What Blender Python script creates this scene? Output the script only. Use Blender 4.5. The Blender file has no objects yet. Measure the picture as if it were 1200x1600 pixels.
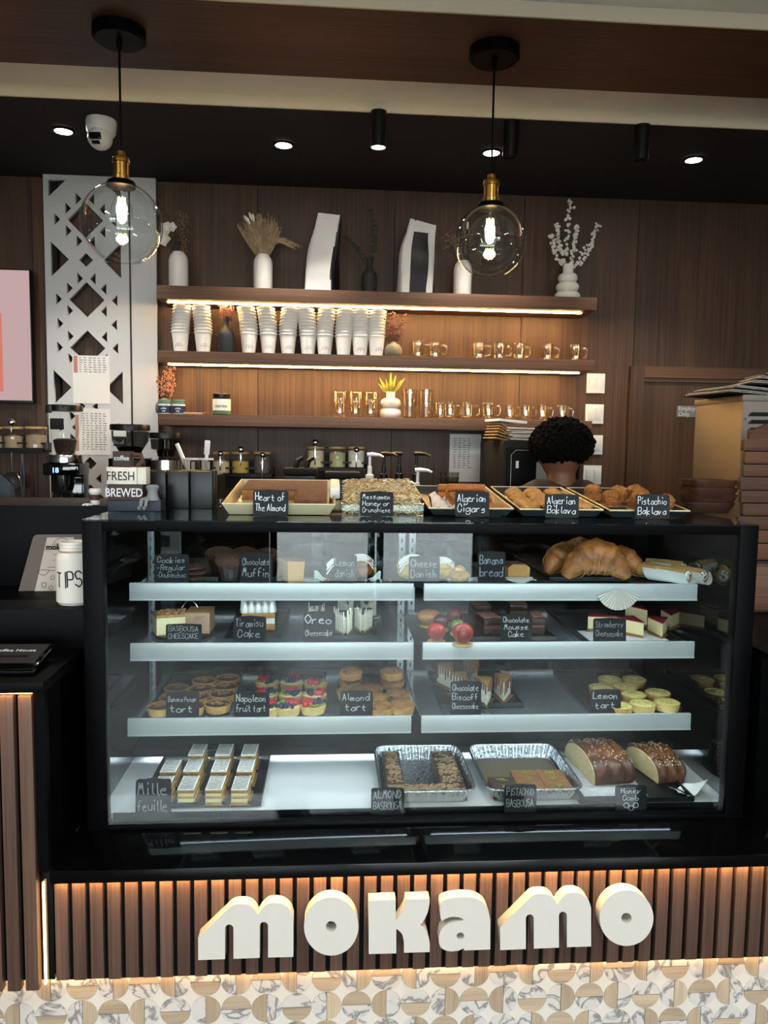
import bpy, bmesh, math, random
from mathutils import Vector, Matrix, Euler
from math import sin, cos, pi, radians as RAD
random.seed(7)
SC = bpy.context.scene
COL = SC.collection
# ------------------------------------------------------------------ camera
CAM = Vector((0, 0, 1.52)); FPX = 1200.0
YAW, PITCH, ROLL = RAD(4.0), RAD(5.0), 0.0145
FW = Vector((sin(YAW)*cos(PITCH), cos(YAW)*cos(PITCH), -sin(PITCH)))
_r0 = Vector((cos(YAW), -sin(YAW), 0)); _u0 = _r0.cross(FW)
RT = _r0*cos(ROLL)+_u0*sin(ROLL); UP = _u0*cos(ROLL)-_r0*sin(ROLL)
cam = bpy.data.cameras.new('camera'); cam.sensor_fit = 'VERTICAL'; cam.sensor_height = 36
cam.lens = 36*FPX/1600; cam.clip_start = 0.05; cam.clip_end = 200
co = bpy.data.objects.new('camera', cam); COL.objects.link(co)
co.matrix_world = Matrix(((RT.x, UP.x, -FW.x, CAM.x), (RT.y, UP.y, -FW.y, CAM.y), (RT.z, UP.z, -FW.z, CAM.z), (0, 0, 0, 1)))
SC.camera = co
# ------------------------------------------------------------------ world, view
SC.view_settings.view_transform = 'Standard'; SC.view_settings.look = 'None'
SC.view_settings.gamma = 1; SC.view_settings.use_curve_mapping = False
SC.view_settings.exposure = 0.12
W = bpy.data.worlds.new('sky'); SC.world = W; W.use_nodes = True
_n = W.node_tree.nodes; _bg = _n['Background']
_bg.inputs[0].default_value = (0.88, 0.94, 1.0, 1); _bg.inputs[1].default_value = 13.0
SC.cycles.max_bounces = 6; SC.cycles.transparent_max_bounces = 20; SC.cycles.glossy_bounces = 3; SC.cycles.diffuse_bounces = 3
SC.cycles.caustics_reflective = False; SC.cycles.caustics_refractive = False
SC.cycles.sample_clamp_indirect = 4.0

def ray(px, py): return FW*FPX+RT*(px-600)+UP*(800-py)
def at(px, py, Y):                       # the point seen at a pixel, on the vertical plane at distance Y
    d = ray(px, py); return CAM+d*(Y/d.y)
def on(px, py, Z):                       # the point seen at a pixel, on the level plane at height Z
    d = ray(px, py); return CAM+d*((Z-CAM.z)/d.z)
def mpp(p): return (Vector(p)-CAM).dot(FW)/FPX      # metres in one pixel at a point
def V(*a): return Vector(a)

# ------------------------------------------------------------------ mesh builder
class MB:
    def __init__(s): s.v = []; s.f = []; s.m = None
    def X(s, M): s.m = M; return s
    def add(s, vs, fs):
        b = len(s.v)
        s.v += [tuple(s.m @ Vector(v)) if s.m is not None else tuple(v) for v in vs]
        s.f += [tuple(b+i for i in f) for f in fs]; return s
    def box(s, x0, x1, y0, y1, z0, z1, b=0):
        if b:
            bm = bmesh.new(); bmesh.ops.create_cube(bm, size=1)
            for v in bm.verts: v.co = Vector(((x0+x1)/2+v.co.x*(x1-x0), (y0+y1)/2+v.co.y*(y1-y0), (z0+z1)/2+v.co.z*(z1-z0)))
            bmesh.ops.bevel(bm, geom=list(bm.edges), offset=b, segments=2, affect='EDGES', profile=0.6)
            bm.verts.index_update(); s.add([v.co[:] for v in bm.verts], [[v.index for v in f.verts] for f in bm.faces]); bm.free(); return s
        return s.add([(x0,y0,z0),(x1,y0,z0),(x1,y1,z0),(x0,y1,z0),(x0,y0,z1),(x1,y0,z1),(x1,y1,z1),(x0,y1,z1)],
                     [(0,3,2,1),(4,5,6,7),(0,1,5,4),(1,2,6,5),(2,3,7,6),(3,0,4,7)])
    def lathe(s, prof, n=24, c=(0,0,0), cap=True, flute=0, fl=0.0, oy=1.0):
        vs = []; fs = []; m = len(prof)
        for i in range(n):
            a = 2*pi*i/n
            k = 1+(fl*cos(flute*a) if flute else 0)
            for r, z in prof: vs.append((c[0]+r*k*cos(a), c[1]+r*k*sin(a)*oy, c[2]+z))
        for i in range(n):
            j = (i+1) % n
            for q in range(m-1): fs.append((i*m+q, j*m+q, j*m+q+1, i*m+q+1))
        if cap:
            if prof[0][0] > 1e-6: fs.append(tuple(i*m for i in range(n))[::-1])
            if prof[-1][0] > 1e-6: fs.append(tuple(i*m+m-1 for i in range(n)))
        return s.add(vs, fs)
    def cyl(s, c, r, h, n=20, r2=None): return s.lathe([(r, 0), (r if r2 is None else r2, h)], n, c)
    def ball(s, c, r, n=10, m=6, sc=(1,1,1)):
        vs = [(c[0], c[1], c[2]-r*sc[2])]; fs = []
        for j in range(1, m):
            t = pi*j/m
            for i in range(n):
                a = 2*pi*i/n; vs.append((c[0]+r*sc[0]*sin(t)*cos(a), c[1]+r*sc[1]*sin(t)*sin(a), c[2]-r*sc[2]*cos(t)))
        vs.append((c[0], c[1], c[2]+r*sc[2])); L = len(vs)-1
        for i in range(n):
            k = (i+1) % n; fs.append((0, 1+k, 1+i)); fs.append((L, 1+(m-2)*n+i, 1+(m-2)*n+k))
            for j in range(m-2): fs.append((1+j*n+i, 1+j*n+k, 1+(j+1)*n+k, 1+(j+1)*n+i))
        return s.add(vs, fs)
    def tube(s, pts, r, n=8, cap=True, closed=False):
        pts = [Vector(p) for p in pts]; N = len(pts); vs = []; fs = []
        rs = r if isinstance(r, (list, tuple)) else [r]*N
        ref = None
        for i, p in enumerate(pts):
            if closed: t = pts[(i+1) % N]-pts[i-1]
            else: t = pts[min(i+1, N-1)]-pts[max(i-1, 0)]
            t.normalize()
            if ref is None: ref = Vector((0,0,1)) if abs(t.z) < .9 else Vector((1,0,0))
            a = t.cross(ref).normalized(); b = a.cross(t).normalized(); ref = b
            for k in range(n):
                q = 2*pi*k/n; vs.append(tuple(p+(a*cos(q)+b*sin(q))*rs[i]))
        for i in range(N if closed else N-1):
            j = (i+1) % N
            for k in range(n): l = (k+1) % n; fs.append((i*n+k, i*n+l, j*n+l, j*n+k))
        if cap and not closed: fs.append(tuple(range(n))[::-1]); fs.append(tuple((N-1)*n+k for k in range(n)))
        return s.add(vs, fs)
    def prism(s, poly, z0, z1, plane='XY'):   # a convex or simple outline, extruded
        n = len(poly)
        def mk(p, z): return (p[0], p[1], z) if plane == 'XY' else ((p[0], z, p[1]) if plane == 'XZ' else (z, p[0], p[1]))
        vs = [mk(p, z0) for p in poly]+[mk(p, z1) for p in poly]
        fs = [tuple(range(n))[::-1], tuple(range(n, 2*n))]+[(i, (i+1) % n, n+(i+1) % n, n+i) for i in range(n)]
        return s.add(vs, fs)
    def quad(s, a, b, c, d): return s.add([a, b, c, d], [(0,1,2,3)])
    def grid(s, fn, nu, nv, closeu=False):
        vs = [tuple(fn(i/(nu if closeu else nu-1), j/(nv-1))) for i in range(nu) for j in range(nv)]
        fs = [(i*nv+j, ((i+1) % nu)*nv+j, ((i+1) % nu)*nv+j+1, i*nv+j+1) for i in range(nu if closeu else nu-1) for j in range(nv-1)]
        return s.add(vs, fs)
    def mesh(s, name, mat, smooth=35):
        me = bpy.data.meshes.new(name); me.from_pydata(s.v, [], s.f); me.validate()
        bm = bmesh.new(); bm.from_mesh(me); bmesh.ops.recalc_face_normals(bm, faces=bm.faces); bm.to_mesh(me); bm.free()
        if mat: me.materials.append(M[mat] if isinstance(mat, str) else mat)
        if smooth:
            me.polygons.foreach_set('use_smooth', [True]*len(me.polygons))
            me.set_sharp_from_angle(angle=RAD(smooth))
        return me
    def build(s, name, mat, parent=None, smooth=35):
        return put(name, s.mesh(name, mat, smooth), parent)

def put(name, me, parent=None):
    o = bpy.data.objects.new(name, me); COL.objects.link(o)
    if parent is not None: o.parent = parent
    return o
def tag(o, label=None, cat=None, group=None, kind=None):
    if label: o['label'] = label
    if cat: o['category'] = cat
    if group: o['group'] = group
    if kind: o['kind'] = kind
    return o
def thing(name, label, cat, loc=(0,0,0), rz=0.0, group=None, rx=0.0, ry=0.0, sc=1.0):
    o = bpy.data.objects.new(name, None); COL.objects.link(o); o.empty_display_size = .05
    o.location = loc; o.rotation_euler = (rx, ry, rz); o.scale = (sc, sc, sc) if not isinstance(sc, tuple) else sc
    return tag(o, label, cat, group)
def struct(o): o['kind'] = 'structure'; return o
KIDS = {}
def copy_tree(o, parent=None):
    c = o.copy(); COL.objects.link(c); c.parent = parent
    for ch in [x for x in o.children]: copy_tree(ch, c)
    return c
def dup(o, loc, rz=0.0, label=None, group=None, sc=None):
    c = copy_tree(o); c.location = loc; c.rotation_euler = (o.rotation_euler.x, o.rotation_euler.y, rz)
    if label: c['label'] = label
    if group: c['group'] = group
    if sc: c.scale = (sc, sc, sc) if not isinstance(sc, tuple) else sc
    return c

def outline_mesh(loops, depth, bevel=0.0):           # loops in XZ, outer ones and holes; front faces -Y
    cu = bpy.data.curves.new('outline', 'CURVE'); cu.dimensions = '2D'; cu.fill_mode = 'BOTH'; cu.extrude = depth/2
    cu.bevel_depth = bevel; cu.bevel_resolution = 1; cu.offset = -bevel
    for lp in loops:
        sp = cu.splines.new('POLY'); sp.points.add(len(lp)-1); sp.use_cyclic_u = True
        for p, q in zip(sp.points, lp): p.co = (q[0], q[1], 0, 1)
    return _curve_mesh(cu, depth)
def _curve_mesh(cu, depth):
    o = bpy.data.objects.new('tmp', cu); COL.objects.link(o)
    dg = bpy.context.evaluated_depsgraph_get(); dg.update()
    me = bpy.data.meshes.new_from_object(o.evaluated_get(dg))
    me.transform(Matrix.Rotation(pi/2, 4, 'X')); me.materials.clear()
    bpy.data.objects.remove(o); bpy.data.curves.remove(cu)
    return me
def text_mesh(body, size, mat, depth=0.0004, align='CENTER', bold=0.0, sx=1.0, spacing=1.0, line=1.0):
    cu = bpy.data.curves.new('writing', 'FONT'); cu.body = body; cu.size = size; cu.extrude = depth/2; cu.align_x = align
    cu.offset = bold; cu.space_character = spacing; cu.space_line = line; cu.resolution_u = 3
    me = _curve_mesh(cu, depth)
    if sx != 1: me.transform(Matrix.Scale(sx, 4, (1,0,0)))
    me.materials.append(M[mat]); return me
def arc(cx, cy, r, a0, a1, n=16, ry=None):
    return [(cx+r*cos(RAD(a0+(a1-a0)*i/n)), cy+(ry or r)*sin(RAD(a0+(a1-a0)*i/n))) for i in range(n+1)]

# ------------------------------------------------------------------ materials
M = {}
def _new(name):
    m = bpy.data.materials.new(name); m.use_nodes = True; M[name] = m
    nt = m.node_tree; return m, nt, nt.nodes['Principled BSDF']
def lin(c):
    if isinstance(c, str): c = [int(c[i:i+2], 16)/255 for i in (0, 2, 4)]
    return tuple((x/12.92 if x <= .04045 else ((x+.055)/1.055)**2.4) for x in c)+(1,)
def mat(name, col, rough=.5, metal=0, var=0.0, scale=20, bump=0.0, bscale=80, stretch=(1,1,1), col2=None, emit=None, estr=0, spec=.5, coat=0, sub=0, rnd=0.0, detail=4):
    m, nt, b = _new(name); N = nt.nodes; L = nt.links
    c = lin(col); b.inputs['Base Color'].default_value = c; b.inputs['Roughness'].default_value = rough
    b.inputs['Metallic'].default_value = metal; b.inputs['Specular IOR Level'].default_value = spec; b.inputs['Coat Weight'].default_value = coat
    if sub: b.inputs['Subsurface Weight'].default_value = sub; b.inputs['Subsurface Radius'].default_value = (.01, .004, .002)
    if emit: b.inputs['Emission Color'].default_value = lin(emit); b.inputs['Emission Strength'].default_value = estr
    if var or bump or col2 or rnd:
        tc = N.new('ShaderNodeTexCoord'); mp = N.new('ShaderNodeMapping'); mp.inputs['Scale'].default_value = stretch
        oi = N.new('ShaderNodeObjectInfo'); ad = N.new('ShaderNodeVectorMath'); ad.operation = 'ADD'
        mu = N.new('ShaderNodeMath'); mu.operation = 'MULTIPLY'; mu.inputs[1].default_value = 37.0
        L.new(oi.outputs['Random'], mu.inputs[0]); L.new(tc.outputs['Object'], ad.inputs[0]); L.new(mu.outputs[0], ad.inputs[1]); L.new(ad.outputs[0], mp.inputs[0])
    if var or col2 or rnd:
        no = N.new('ShaderNodeTexNoise'); no.inputs['Scale'].default_value = scale; no.inputs['Detail'].default_value = detail; no.inputs['Roughness'].default_value = .6
        L.new(mp.outputs[0], no.inputs['Vector'])
        cr = N.new('ShaderNodeValToRGB'); cr.color_ramp.elements[0].position = .33; cr.color_ramp.elements[1].position = .67
        if col2: cr.color_ramp.elements[0].color = lin(col2); cr.color_ramp.elements[1].color = c
        else:
            cr.color_ramp.elements[0].color = tuple(x*(1-var) for x in c[:3])+(1,); cr.color_ramp.elements[1].color = tuple(min(1, x*(1+var)) for x in c[:3])+(1,)
        L.new(no.outputs['Fac'], cr.inputs[0]); out = cr.outputs[0]
        if rnd:
            hs = N.new('ShaderNodeHueSaturation'); mr = N.new('ShaderNodeMapRange'); mr.inputs['To Min'].default_value = 1-rnd; mr.inputs['To Max'].default_value = 1+rnd
            L.new(oi.outputs['Random'], mr.inputs[0]); L.new(mr.outputs[0], hs.inputs['Value']); L.new(out, hs.inputs['Color']); out = hs.outputs[0]
        L.new(out, b.inputs['Base Color'])
    if bump:
        nb = N.new('ShaderNodeTexNoise'); nb.inputs['Scale'].default_value = bscale; nb.inputs['Detail'].default_value = 5
        L.new(mp.outputs[0], nb.inputs['Vector']); bp = N.new('ShaderNodeBump'); bp.inputs['Strength'].default_value = bump; bp.inputs['Distance'].default_value = .01
        L.new(nb.outputs['Fac'], bp.inputs['Height']); L.new(bp.outputs[0], b.inputs['Normal'])
    return m
def wood(name, dark, light, axis='Z', sc=9.0, rough=.5, rnd=.15, contrast=(.3, .72)):
    """veneer: broad figure plus fine pores, both drawn out along the grain"""
    m, nt, b = _new(name); N = nt.nodes; L = nt.links; b.inputs['Roughness'].default_value = rough; b.inputs['Specular IOR Level'].default_value = .35
    tc = N.new('ShaderNodeTexCoord'); oi = N.new('ShaderNodeObjectInfo'); mu = N.new('ShaderNodeMath'); mu.operation = 'MULTIPLY'; mu.inputs[1].default_value = 53.0
    ad = N.new('ShaderNodeVectorMath'); ad.operation = 'ADD'; L.new(oi.outputs['Random'], mu.inputs[0]); L.new(tc.outputs['Object'], ad.inputs[0]); L.new(mu.outputs[0], ad.inputs[1])
    def noise(s, along, det, dist=0):
        mp = N.new('ShaderNodeMapping'); k = [1, 1, 1]; k['XYZ'.index(axis)] = along; mp.inputs['Scale'].default_value = k; L.new(ad.outputs[0], mp.inputs[0])
        no = N.new('ShaderNodeTexNoise'); no.inputs['Scale'].default_value = s; no.inputs['Detail'].default_value = det; no.inputs['Distortion'].default_value = dist
        L.new(mp.outputs[0], no.inputs['Vector']); return no.outputs['Fac']
    a = noise(sc, .06, 5, .6); c = noise(sc*22, .012, 3); d = noise(sc*.28, .10, 2)
    m1 = N.new('ShaderNodeMath'); m1.operation = 'MULTIPLY_ADD'; m1.inputs[1].default_value = .45; L.new(c, m1.inputs[0])
    m0 = N.new('ShaderNodeMath'); m0.operation = 'MULTIPLY'; m0.inputs[1].default_value = .35; L.new(a, m0.inputs[0]); L.new(m0.outputs[0], m1.inputs[2])
    m2 = N.new('ShaderNodeMath'); m2.operation = 'MULTIPLY_ADD'; m2.inputs[1].default_value = .25; L.new(d, m2.inputs[0]); L.new(m1.outputs[0], m2.inputs[2])
    cr = N.new('ShaderNodeValToRGB'); cr.color_ramp.elements[0].position = contrast[0]; cr.color_ramp.elements[1].position = contrast[1]
    cr.color_ramp.elements[0].color = lin(dark); cr.color_ramp.elements[1].color = lin(light); L.new(m2.outputs[0], cr.inputs[0])
    hs = N.new('ShaderNodeHueSaturation'); mr = N.new('ShaderNodeMapRange'); mr.inputs['To Min'].default_value = 1-rnd; mr.inputs['To Max'].default_value = 1+rnd
    L.new(oi.outputs['Random'], mr.inputs[0]); L.new(mr.outputs[0], hs.inputs['Value']); L.new(cr.outputs[0], hs.inputs['Color']); L.new(hs.outputs[0], b.inputs['Base Color'])
    bp = N.new('ShaderNodeBump'); bp.inputs['Strength'].default_value = .15; bp.inputs['Distance'].default_value = .002; L.new(c, bp.inputs['Height']); L.new(bp.outputs[0], b.inputs['Normal'])
    return m
def marble(name, base, vein, sc=14):
    m, nt, b = _new(name); N = nt.nodes; L = nt.links; b.inputs['Roughness'].default_value = .25
    tc = N.new('ShaderNodeTexCoord'); oi = N.new('ShaderNodeObjectInfo'); mu = N.new('ShaderNodeMath'); mu.operation = 'MULTIPLY'; mu.inputs[1].default_value = 91.0
    ad = N.new('ShaderNodeVectorMath'); ad.operation = 'ADD'; L.new(oi.outputs['Random'], mu.inputs[0]); L.new(tc.outputs['Object'], ad.inputs[0]); L.new(mu.outputs[0], ad.inputs[1])
    no = N.new('ShaderNodeTexNoise'); no.inputs['Scale'].default_value = sc; no.inputs['Detail'].default_value = 6; no.inputs['Distortion'].default_value = 1.2; L.new(ad.outputs[0], no.inputs['Vector'])
    cr = N.new('ShaderNodeValToRGB'); e = cr.color_ramp.elements; e[0].position = .44; e[0].color = lin(base); e[1].position = .56; e[1].color = lin(base)
    q = e.new(.5); q.color = lin(vein); L.new(no.outputs['Fac'], cr.inputs[0]); L.new(cr.outputs[0], b.inputs['Base Color']); return m
def emis(name, col, strength):
    m, nt, b = _new(name); e = nt.nodes.new('ShaderNodeEmission'); e.inputs[0].default_value = lin(col); e.inputs[1].default_value = strength
    nt.links.new(e.outputs[0], nt.nodes['Material Output'].inputs[0]); nt.nodes.remove(b); return m
def glass(name, tint='ffffff', ior=1.45, rough=0.0, extra=0.0, col_refl='ffffff', haze=0.0, pw_=4.5):
    """thin clear sheet: see-through with a Fresnel reflection"""
    m, nt, b = _new(name); N = nt.nodes; L = nt.links; N.remove(b)
    t = N.new('ShaderNodeBsdfTransparent'); t.inputs[0].default_value = lin(tint); g = N.new('ShaderNodeBsdfGlossy'); g.inputs['Roughness'].default_value = rough; g.inputs[0].default_value = lin(col_refl)
    lw = N.new('ShaderNodeLayerWeight'); lw.inputs[0].default_value = .5; mx = N.new('ShaderNodeMixShader')
    f0 = ((ior-1)/(ior+1))**2+extra
    pw = N.new('ShaderNodeMath'); pw.operation = 'POWER'; pw.inputs[1].default_value = pw_; L.new(lw.outputs['Facing'], pw.inputs[0])
    ma = N.new('ShaderNodeMath'); ma.operation = 'MULTIPLY_ADD'; ma.use_clamp = True; ma.inputs[1].default_value = (1-f0)*.9; ma.inputs[2].default_value = f0; L.new(pw.outputs[0], ma.inputs[0])
    src = t.outputs[0]
    if haze:
        df = N.new('ShaderNodeBsdfDiffuse'); df.inputs[0].default_value = (.75, .8, .8, 1); m3 = N.new('ShaderNodeMixShader'); m3.inputs[0].default_value = haze; L.new(t.outputs[0], m3.inputs[1]); L.new(df.outputs[0], m3.inputs[2]); src = m3.outputs[0]
    L.new(ma.outputs[0], mx.inputs[0]); L.new(src, mx.inputs[1]); L.new(g.outputs[0], mx.inputs[2]); L.new(mx.outputs[0], N['Material Output'].inputs[0]); return m

wood('walnut', '1b110b', '624733', 'Z', 7, .5, .10)
wood('walnut_h', '2c1b12', '7a563d', 'X', 9, .5, .05)
wood('walnut_soffit', '2a1a12', '6a4834', 'X', 7, .5, .05)
wood('slat_wood', '3c2a22', '735749', 'Z', 12, .45, .16)
wood('crate_wood', '2a160b', '664024', 'X', 10, .55, .2)
wood('bowl_wood', '1a0d08', '4a2a1a', 'X', 14, .45, .2)
wood('tile_wood', '8a7460', 'd8c6aa', 'X', 30, .4, .12)
wood('tile_wood_v', '8a7460', 'd8c6aa', 'Z', 30, .4, .12)
marble('tile_marble', 'd6d2cc', '858280', 16)
mat('tile_white', 'e2dcd1', .3); mat('grout', 'd8cdb8', .9)
mat('white_paint', 'f3f0ea', .7); mat('cream_paint', 'e4d6b8', .7); mat('black_ceiling', '15141a', .9)
mat('panel_white', 'c9c9c8', .55); mat('dark_gap', '0b0b0c', .9)
mat('floor_grey', '2c2a28', .35, var=.15, scale=3)
mat('plaster', '4a4541', .8); mat('pavement', '9a9a98', .9, var=.2, scale=2)
mat('black_gloss', '050506', .06, spec=.6); mat('black_satin', '050506', .45, spec=.07); mat('black_matte', '0a0a0b', .7, spec=.15); mat('charcoal', '101012', .6, spec=.18)
mat('black_metal', '111113', .4, .6); mat('black_plastic', '0a0a0b', .35, spec=.35); mat('letter_white', 'd9d4ca', .55)
mat('brass', 'b98c44', .28, 1.0); mat('chrome', 'cfd0d2', .18, 1.0); mat('alu', 'b9bfc2', .32, 1.0); mat('rail_white', 'cdd0d2', .3, .2)
mat('steel_brushed', '6f6a64', .5, 1.0, bump=.1, bscale=60, stretch=(1, 30, 1)); mat('foil', 'c9ccce', .22, 1.0, bump=.35, bscale=90)
mat('ceramic_white', 'ebe8e2', .35, spec=.5); mat('ceramic_matte', 'e8e3d8', .75); mat('ceramic_dark', '23262a', .7); mat('ceramic_taupe', '77705f', .75)
mat('paper', 'e9e6e0', .8); mat('paper_cup', 'efebe3', .7); mat('ink', '1c1a1a', .8); mat('chalkboard', '0d0e10', .85); mat('chalk', 'd8dadc', .9, emit=None)
mat('plate_plastic', 'e9e7e1', .4); mat('bag_white', 'e4e3e1', .4, bump=.25, bscale=9); mat('bag_black', '151517', .45, bump=.2, bscale=9)
mat('skin', '6e4630', .5, sub=.05); mat('hair', '050403', .95, spec=.1); mat('shirt', '2a1a16', .9)
mat('white_plastic', 'dddddb', .35); mat('red_plastic', 'b3202a', .35); mat('grey_stone', '7d7f80', .7)
emis('led_warm', 'ffc97a', 150.0); emis('led_ledge', 'ffc878', 60.0); emis('led_dim', 'ffcf8c', 7.0); emis('led_plinth', 'ffc470', 34.0); emis('led_cool', 'dff0ff', 19.0); emis('lamp_white', 'fff4e6', 60.0); emis('filament', 'ffb44a', 160.0)
emis('screen_dark', 'ffffff', .02)
glass('glass_clear', 'fdfffe', 1.45); glass('glass_case', 'f2f7f6', 1.5); glass('glass_shelf', 'c4d2d2', 1.5, .03, .03, haze=.09); glass('glass_cup', 'fffdf8', 1.5, .03, .08, 'fffaf0', pw_=2.6)
glass('glass_smoke', '8a8886', 1.5, .02); glass('glass_top', 'c8d8d8', 1.4, .02); glass('plastic_clear', 'e8e8e6', 1.5, .08, .03)
# ================================================================== the room
WALLY = 3.84; ZC = 2.75
LX, RX, FY = -3.2, 3.4, -4.25
wb = struct(bpy.data.objects.new('wall_back', None)); COL.objects.link(wb)
_xs = [LX, -2.3, -1.42, -0.36, 0.30, 0.94, 1.52]
for i in range(len(_xs)-1):
    MB().box(_xs[i]+.0015, _xs[i+1]-.0015, WALLY, WALLY+.02, 0, ZC).build('veneer_panel', 'walnut', wb)
# door opening in the back wall on the right: the veneer goes on above and beside it
DX0, DX1, DZ = 1.52, 2.66, 1.80
MB().box(DX0+.0015, DX1, WALLY, WALLY+.02, DZ+.0, ZC).build('veneer_panel', 'walnut', wb)
MB().box(DX1+.003, RX, WALLY, WALLY+.02, 0, ZC).build('veneer_panel', 'walnut', wb)
MB().box(LX, RX, WALLY+.025, WALLY+.07, 0, ZC+.1).build('backing_board', 'dark_gap', wb)
struct(MB().box(LX-.1, RX+.1, FY-.1, 4.2, -.08, 0).build('floor', 'floor_grey'))
struct(MB().box(LX-.1, LX, FY, WALLY, 0, 2.95).build('wall_left', 'plaster'))
struct(MB().box(RX, RX+.1, FY, WALLY, 0, 2.95).build('wall_right', 'plaster'))
WN = [(-2.95, -.85), (1.78, 3.15)]; WZ0, WZ1 = .90, 2.35     # unseen windows added beside the door to let in more daylight
wm = MB().box(-.62, 1.55, FY-.1, FY, 2.35, 2.95)
for (xa, xb), (wa, wb2) in zip(((LX, -.62), (1.55, RX)), WN):
    wm.box(xa, wa, FY-.1, FY, 0, 2.95).box(wb2, xb, FY-.1, FY, 0, 2.95).box(wa, wb2, FY-.1, FY, 0, WZ0).box(wa, wb2, FY-.1, FY, WZ1, 2.95)
wf = struct(wm.build('wall_front', 'plaster'))
for i, (wa, wb2) in enumerate(WN):
    wo = struct(bpy.data.objects.new('added_window_%d' % (i+1), None)); COL.objects.link(wo)
    MB().box(wa, wb2, FY-.08, FY-.03, WZ0, WZ0+.05).box(wa, wb2, FY-.08, FY-.03, WZ1-.05, WZ1).box(wa, wa+.05, FY-.08, FY-.03, WZ0+.05, WZ1-.05).box(wb2-.05, wb2, FY-.08, FY-.03, WZ0+.05, WZ1-.05).build('added_window_frame', 'black_metal', wo)
    MB().box(wa+.05, wb2-.05, FY-.058, FY-.05, WZ0+.05, WZ1-.05).build('pane', 'glass_clear', wo)
for (wa, wb2, z0, z1) in [(WN[0][0], WN[0][1], WZ0, WZ1), (WN[1][0], WN[1][1], WZ0, WZ1), (-.6, 1.54, .05, 2.33)]:
    l = bpy.data.lights.new('daylight_portal', 'AREA'); l.shape = 'RECTANGLE'; l.size = wb2-wa; l.size_y = z1-z0; l.cycles.is_portal = True
    lo = bpy.data.objects.new('daylight_portal', l); COL.objects.link(lo); lo.location = ((wa+wb2)/2, FY-.12, (z0+z1)/2); lo.rotation_euler = (RAD(90), 0, 0)
# street door of glass behind the viewer
d2 = struct(bpy.data.objects.new('door_2', None)); COL.objects.link(d2)
for x0 in (-.61, .475):
    f = MB(); x1 = x0+1.065
    f.box(x0, x0+.07, FY-.07, FY-.02, .0, 2.34).box(x1-.07, x1, FY-.07, FY-.02, 0, 2.34).box(x0+.07, x1-.07, FY-.07, FY-.02, 2.24, 2.34).box(x0+.07, x1-.07, FY-.07, FY-.02, 0, .12)
    f.build('door_frame', 'black_metal', d2)
    MB().box(x0+.07, x1-.07, FY-.05, FY-.042, .12, 2.24).build('pane', 'glass_clear', d2)
struct(MB().box(-14, 14, -30, FY-.1, -.12, -.02).build('pavement', 'pavement'))
# ceiling: white field, black lowered part over the bar, wood soffit between
struct(MB().box(LX, RX, FY, 2.97, ZC+.042, ZC+.12).build('ceiling', 'white_paint'))
struct(MB().box(LX, RX, 2.972, WALLY, ZC, ZC+.12).build('ceiling.001', 'black_ceiling'))
struct(MB().box(LX, RX, 2.964, 2.972, ZC-.0005, ZC+.042).build('trim_1', 'cream_paint'))
struct(MB().box(LX, RX, 2.293, 2.715, ZC, ZC+.042).build('trim_2', 'walnut_soffit'))
struct(MB().box(LX, RX, 2.286, 2.293, ZC-.0005, ZC+.042).build('trim_3', 'cream_paint'))

# ------------------------------------------------------------------ door in the back wall
d1 = struct(bpy.data.objects.new('door_1', None)); COL.objects.link(d1)
fx0, fx1 = at(985, 600, WALLY-.03).x, DX1+.02
fz = at(1000, 572, WALLY-.03).z
MB().box(fx0, fx0+.072, WALLY-.03, WALLY-.002, 0, fz).build('jamb', 'walnut', d1)
MB().box(fx1-.072, fx1, WALLY-.03, WALLY-.002, 0, fz).build('jamb', 'walnut', d1)
MB().box(fx0+.072, fx1-.072, WALLY-.03, WALLY-.002, fz-.055, fz).build('lintel', 'walnut_h', d1)
MB().box(fx0+.072, fx1-.072, WALLY-.022, WALLY-.004, fz-.075, fz-.057).build('stop_moulding', 'walnut_h', d1)
MB().box(fx0+.075, fx1-.075, WALLY-.012, WALLY-.002, .01, fz-.077).build('door_leaf', 'walnut', d1)
p0 = at(1058, 634, WALLY-.014); p1 = at(1096, 652, WALLY-.014)
sg = thing('door_sign', 'small grey employees only sign on the walnut door', 'sign', (p0.x, WALLY-.0125, p1.z))
MB().box(0, p1.x-p0.x, -.003, 0, 0, p0.z-p1.z).build('plate', 'grey_stone', sg)
t = put('lettering', text_mesh('Employees\nOnly', .030, 'chalk', align='LEFT', line=.95), sg); t.location = (.006, -.0045, .033)

# ------------------------------------------------------------------ lights: recessed spots, cylinders
for i, (px, py, nm) in enumerate([(99, 203, 'leftmost, left of the security camera'), (443, 225, 'second from the left, above the pampas vase'), (768, 237, 'right behind the right pendant cord'), (1084, 248, 'rightmost, above the door')]):
    p = on(px, py, ZC)
    t = thing('downlight', 'round lit recessed spot in black ceiling, '+nm, 'ceiling light', (p.x, p.y, ZC), group='recessed spots in the black ceiling')
    MB().lathe([(.034, -.001), (.045, -.001), (.045, -.008), (.034, -.008)], 24, cap=False).build('trim_ring', 'black_metal', t)
    MB().cyl((0, 0, -.006), .034, .005, 20).build('lens', 'lamp_white', t)
    l = bpy.data.lights.new('spot_beam', 'SPOT'); l.energy = 58; l.color = (1, .93, .84); l.spot_size = RAD(95); l.spot_blend = .7; l.shadow_soft_size = .03
    lo = bpy.data.objects.new('spot_beam', l); COL.objects.link(lo); lo.parent = t; lo.location = (0, 0, -.012)
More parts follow.
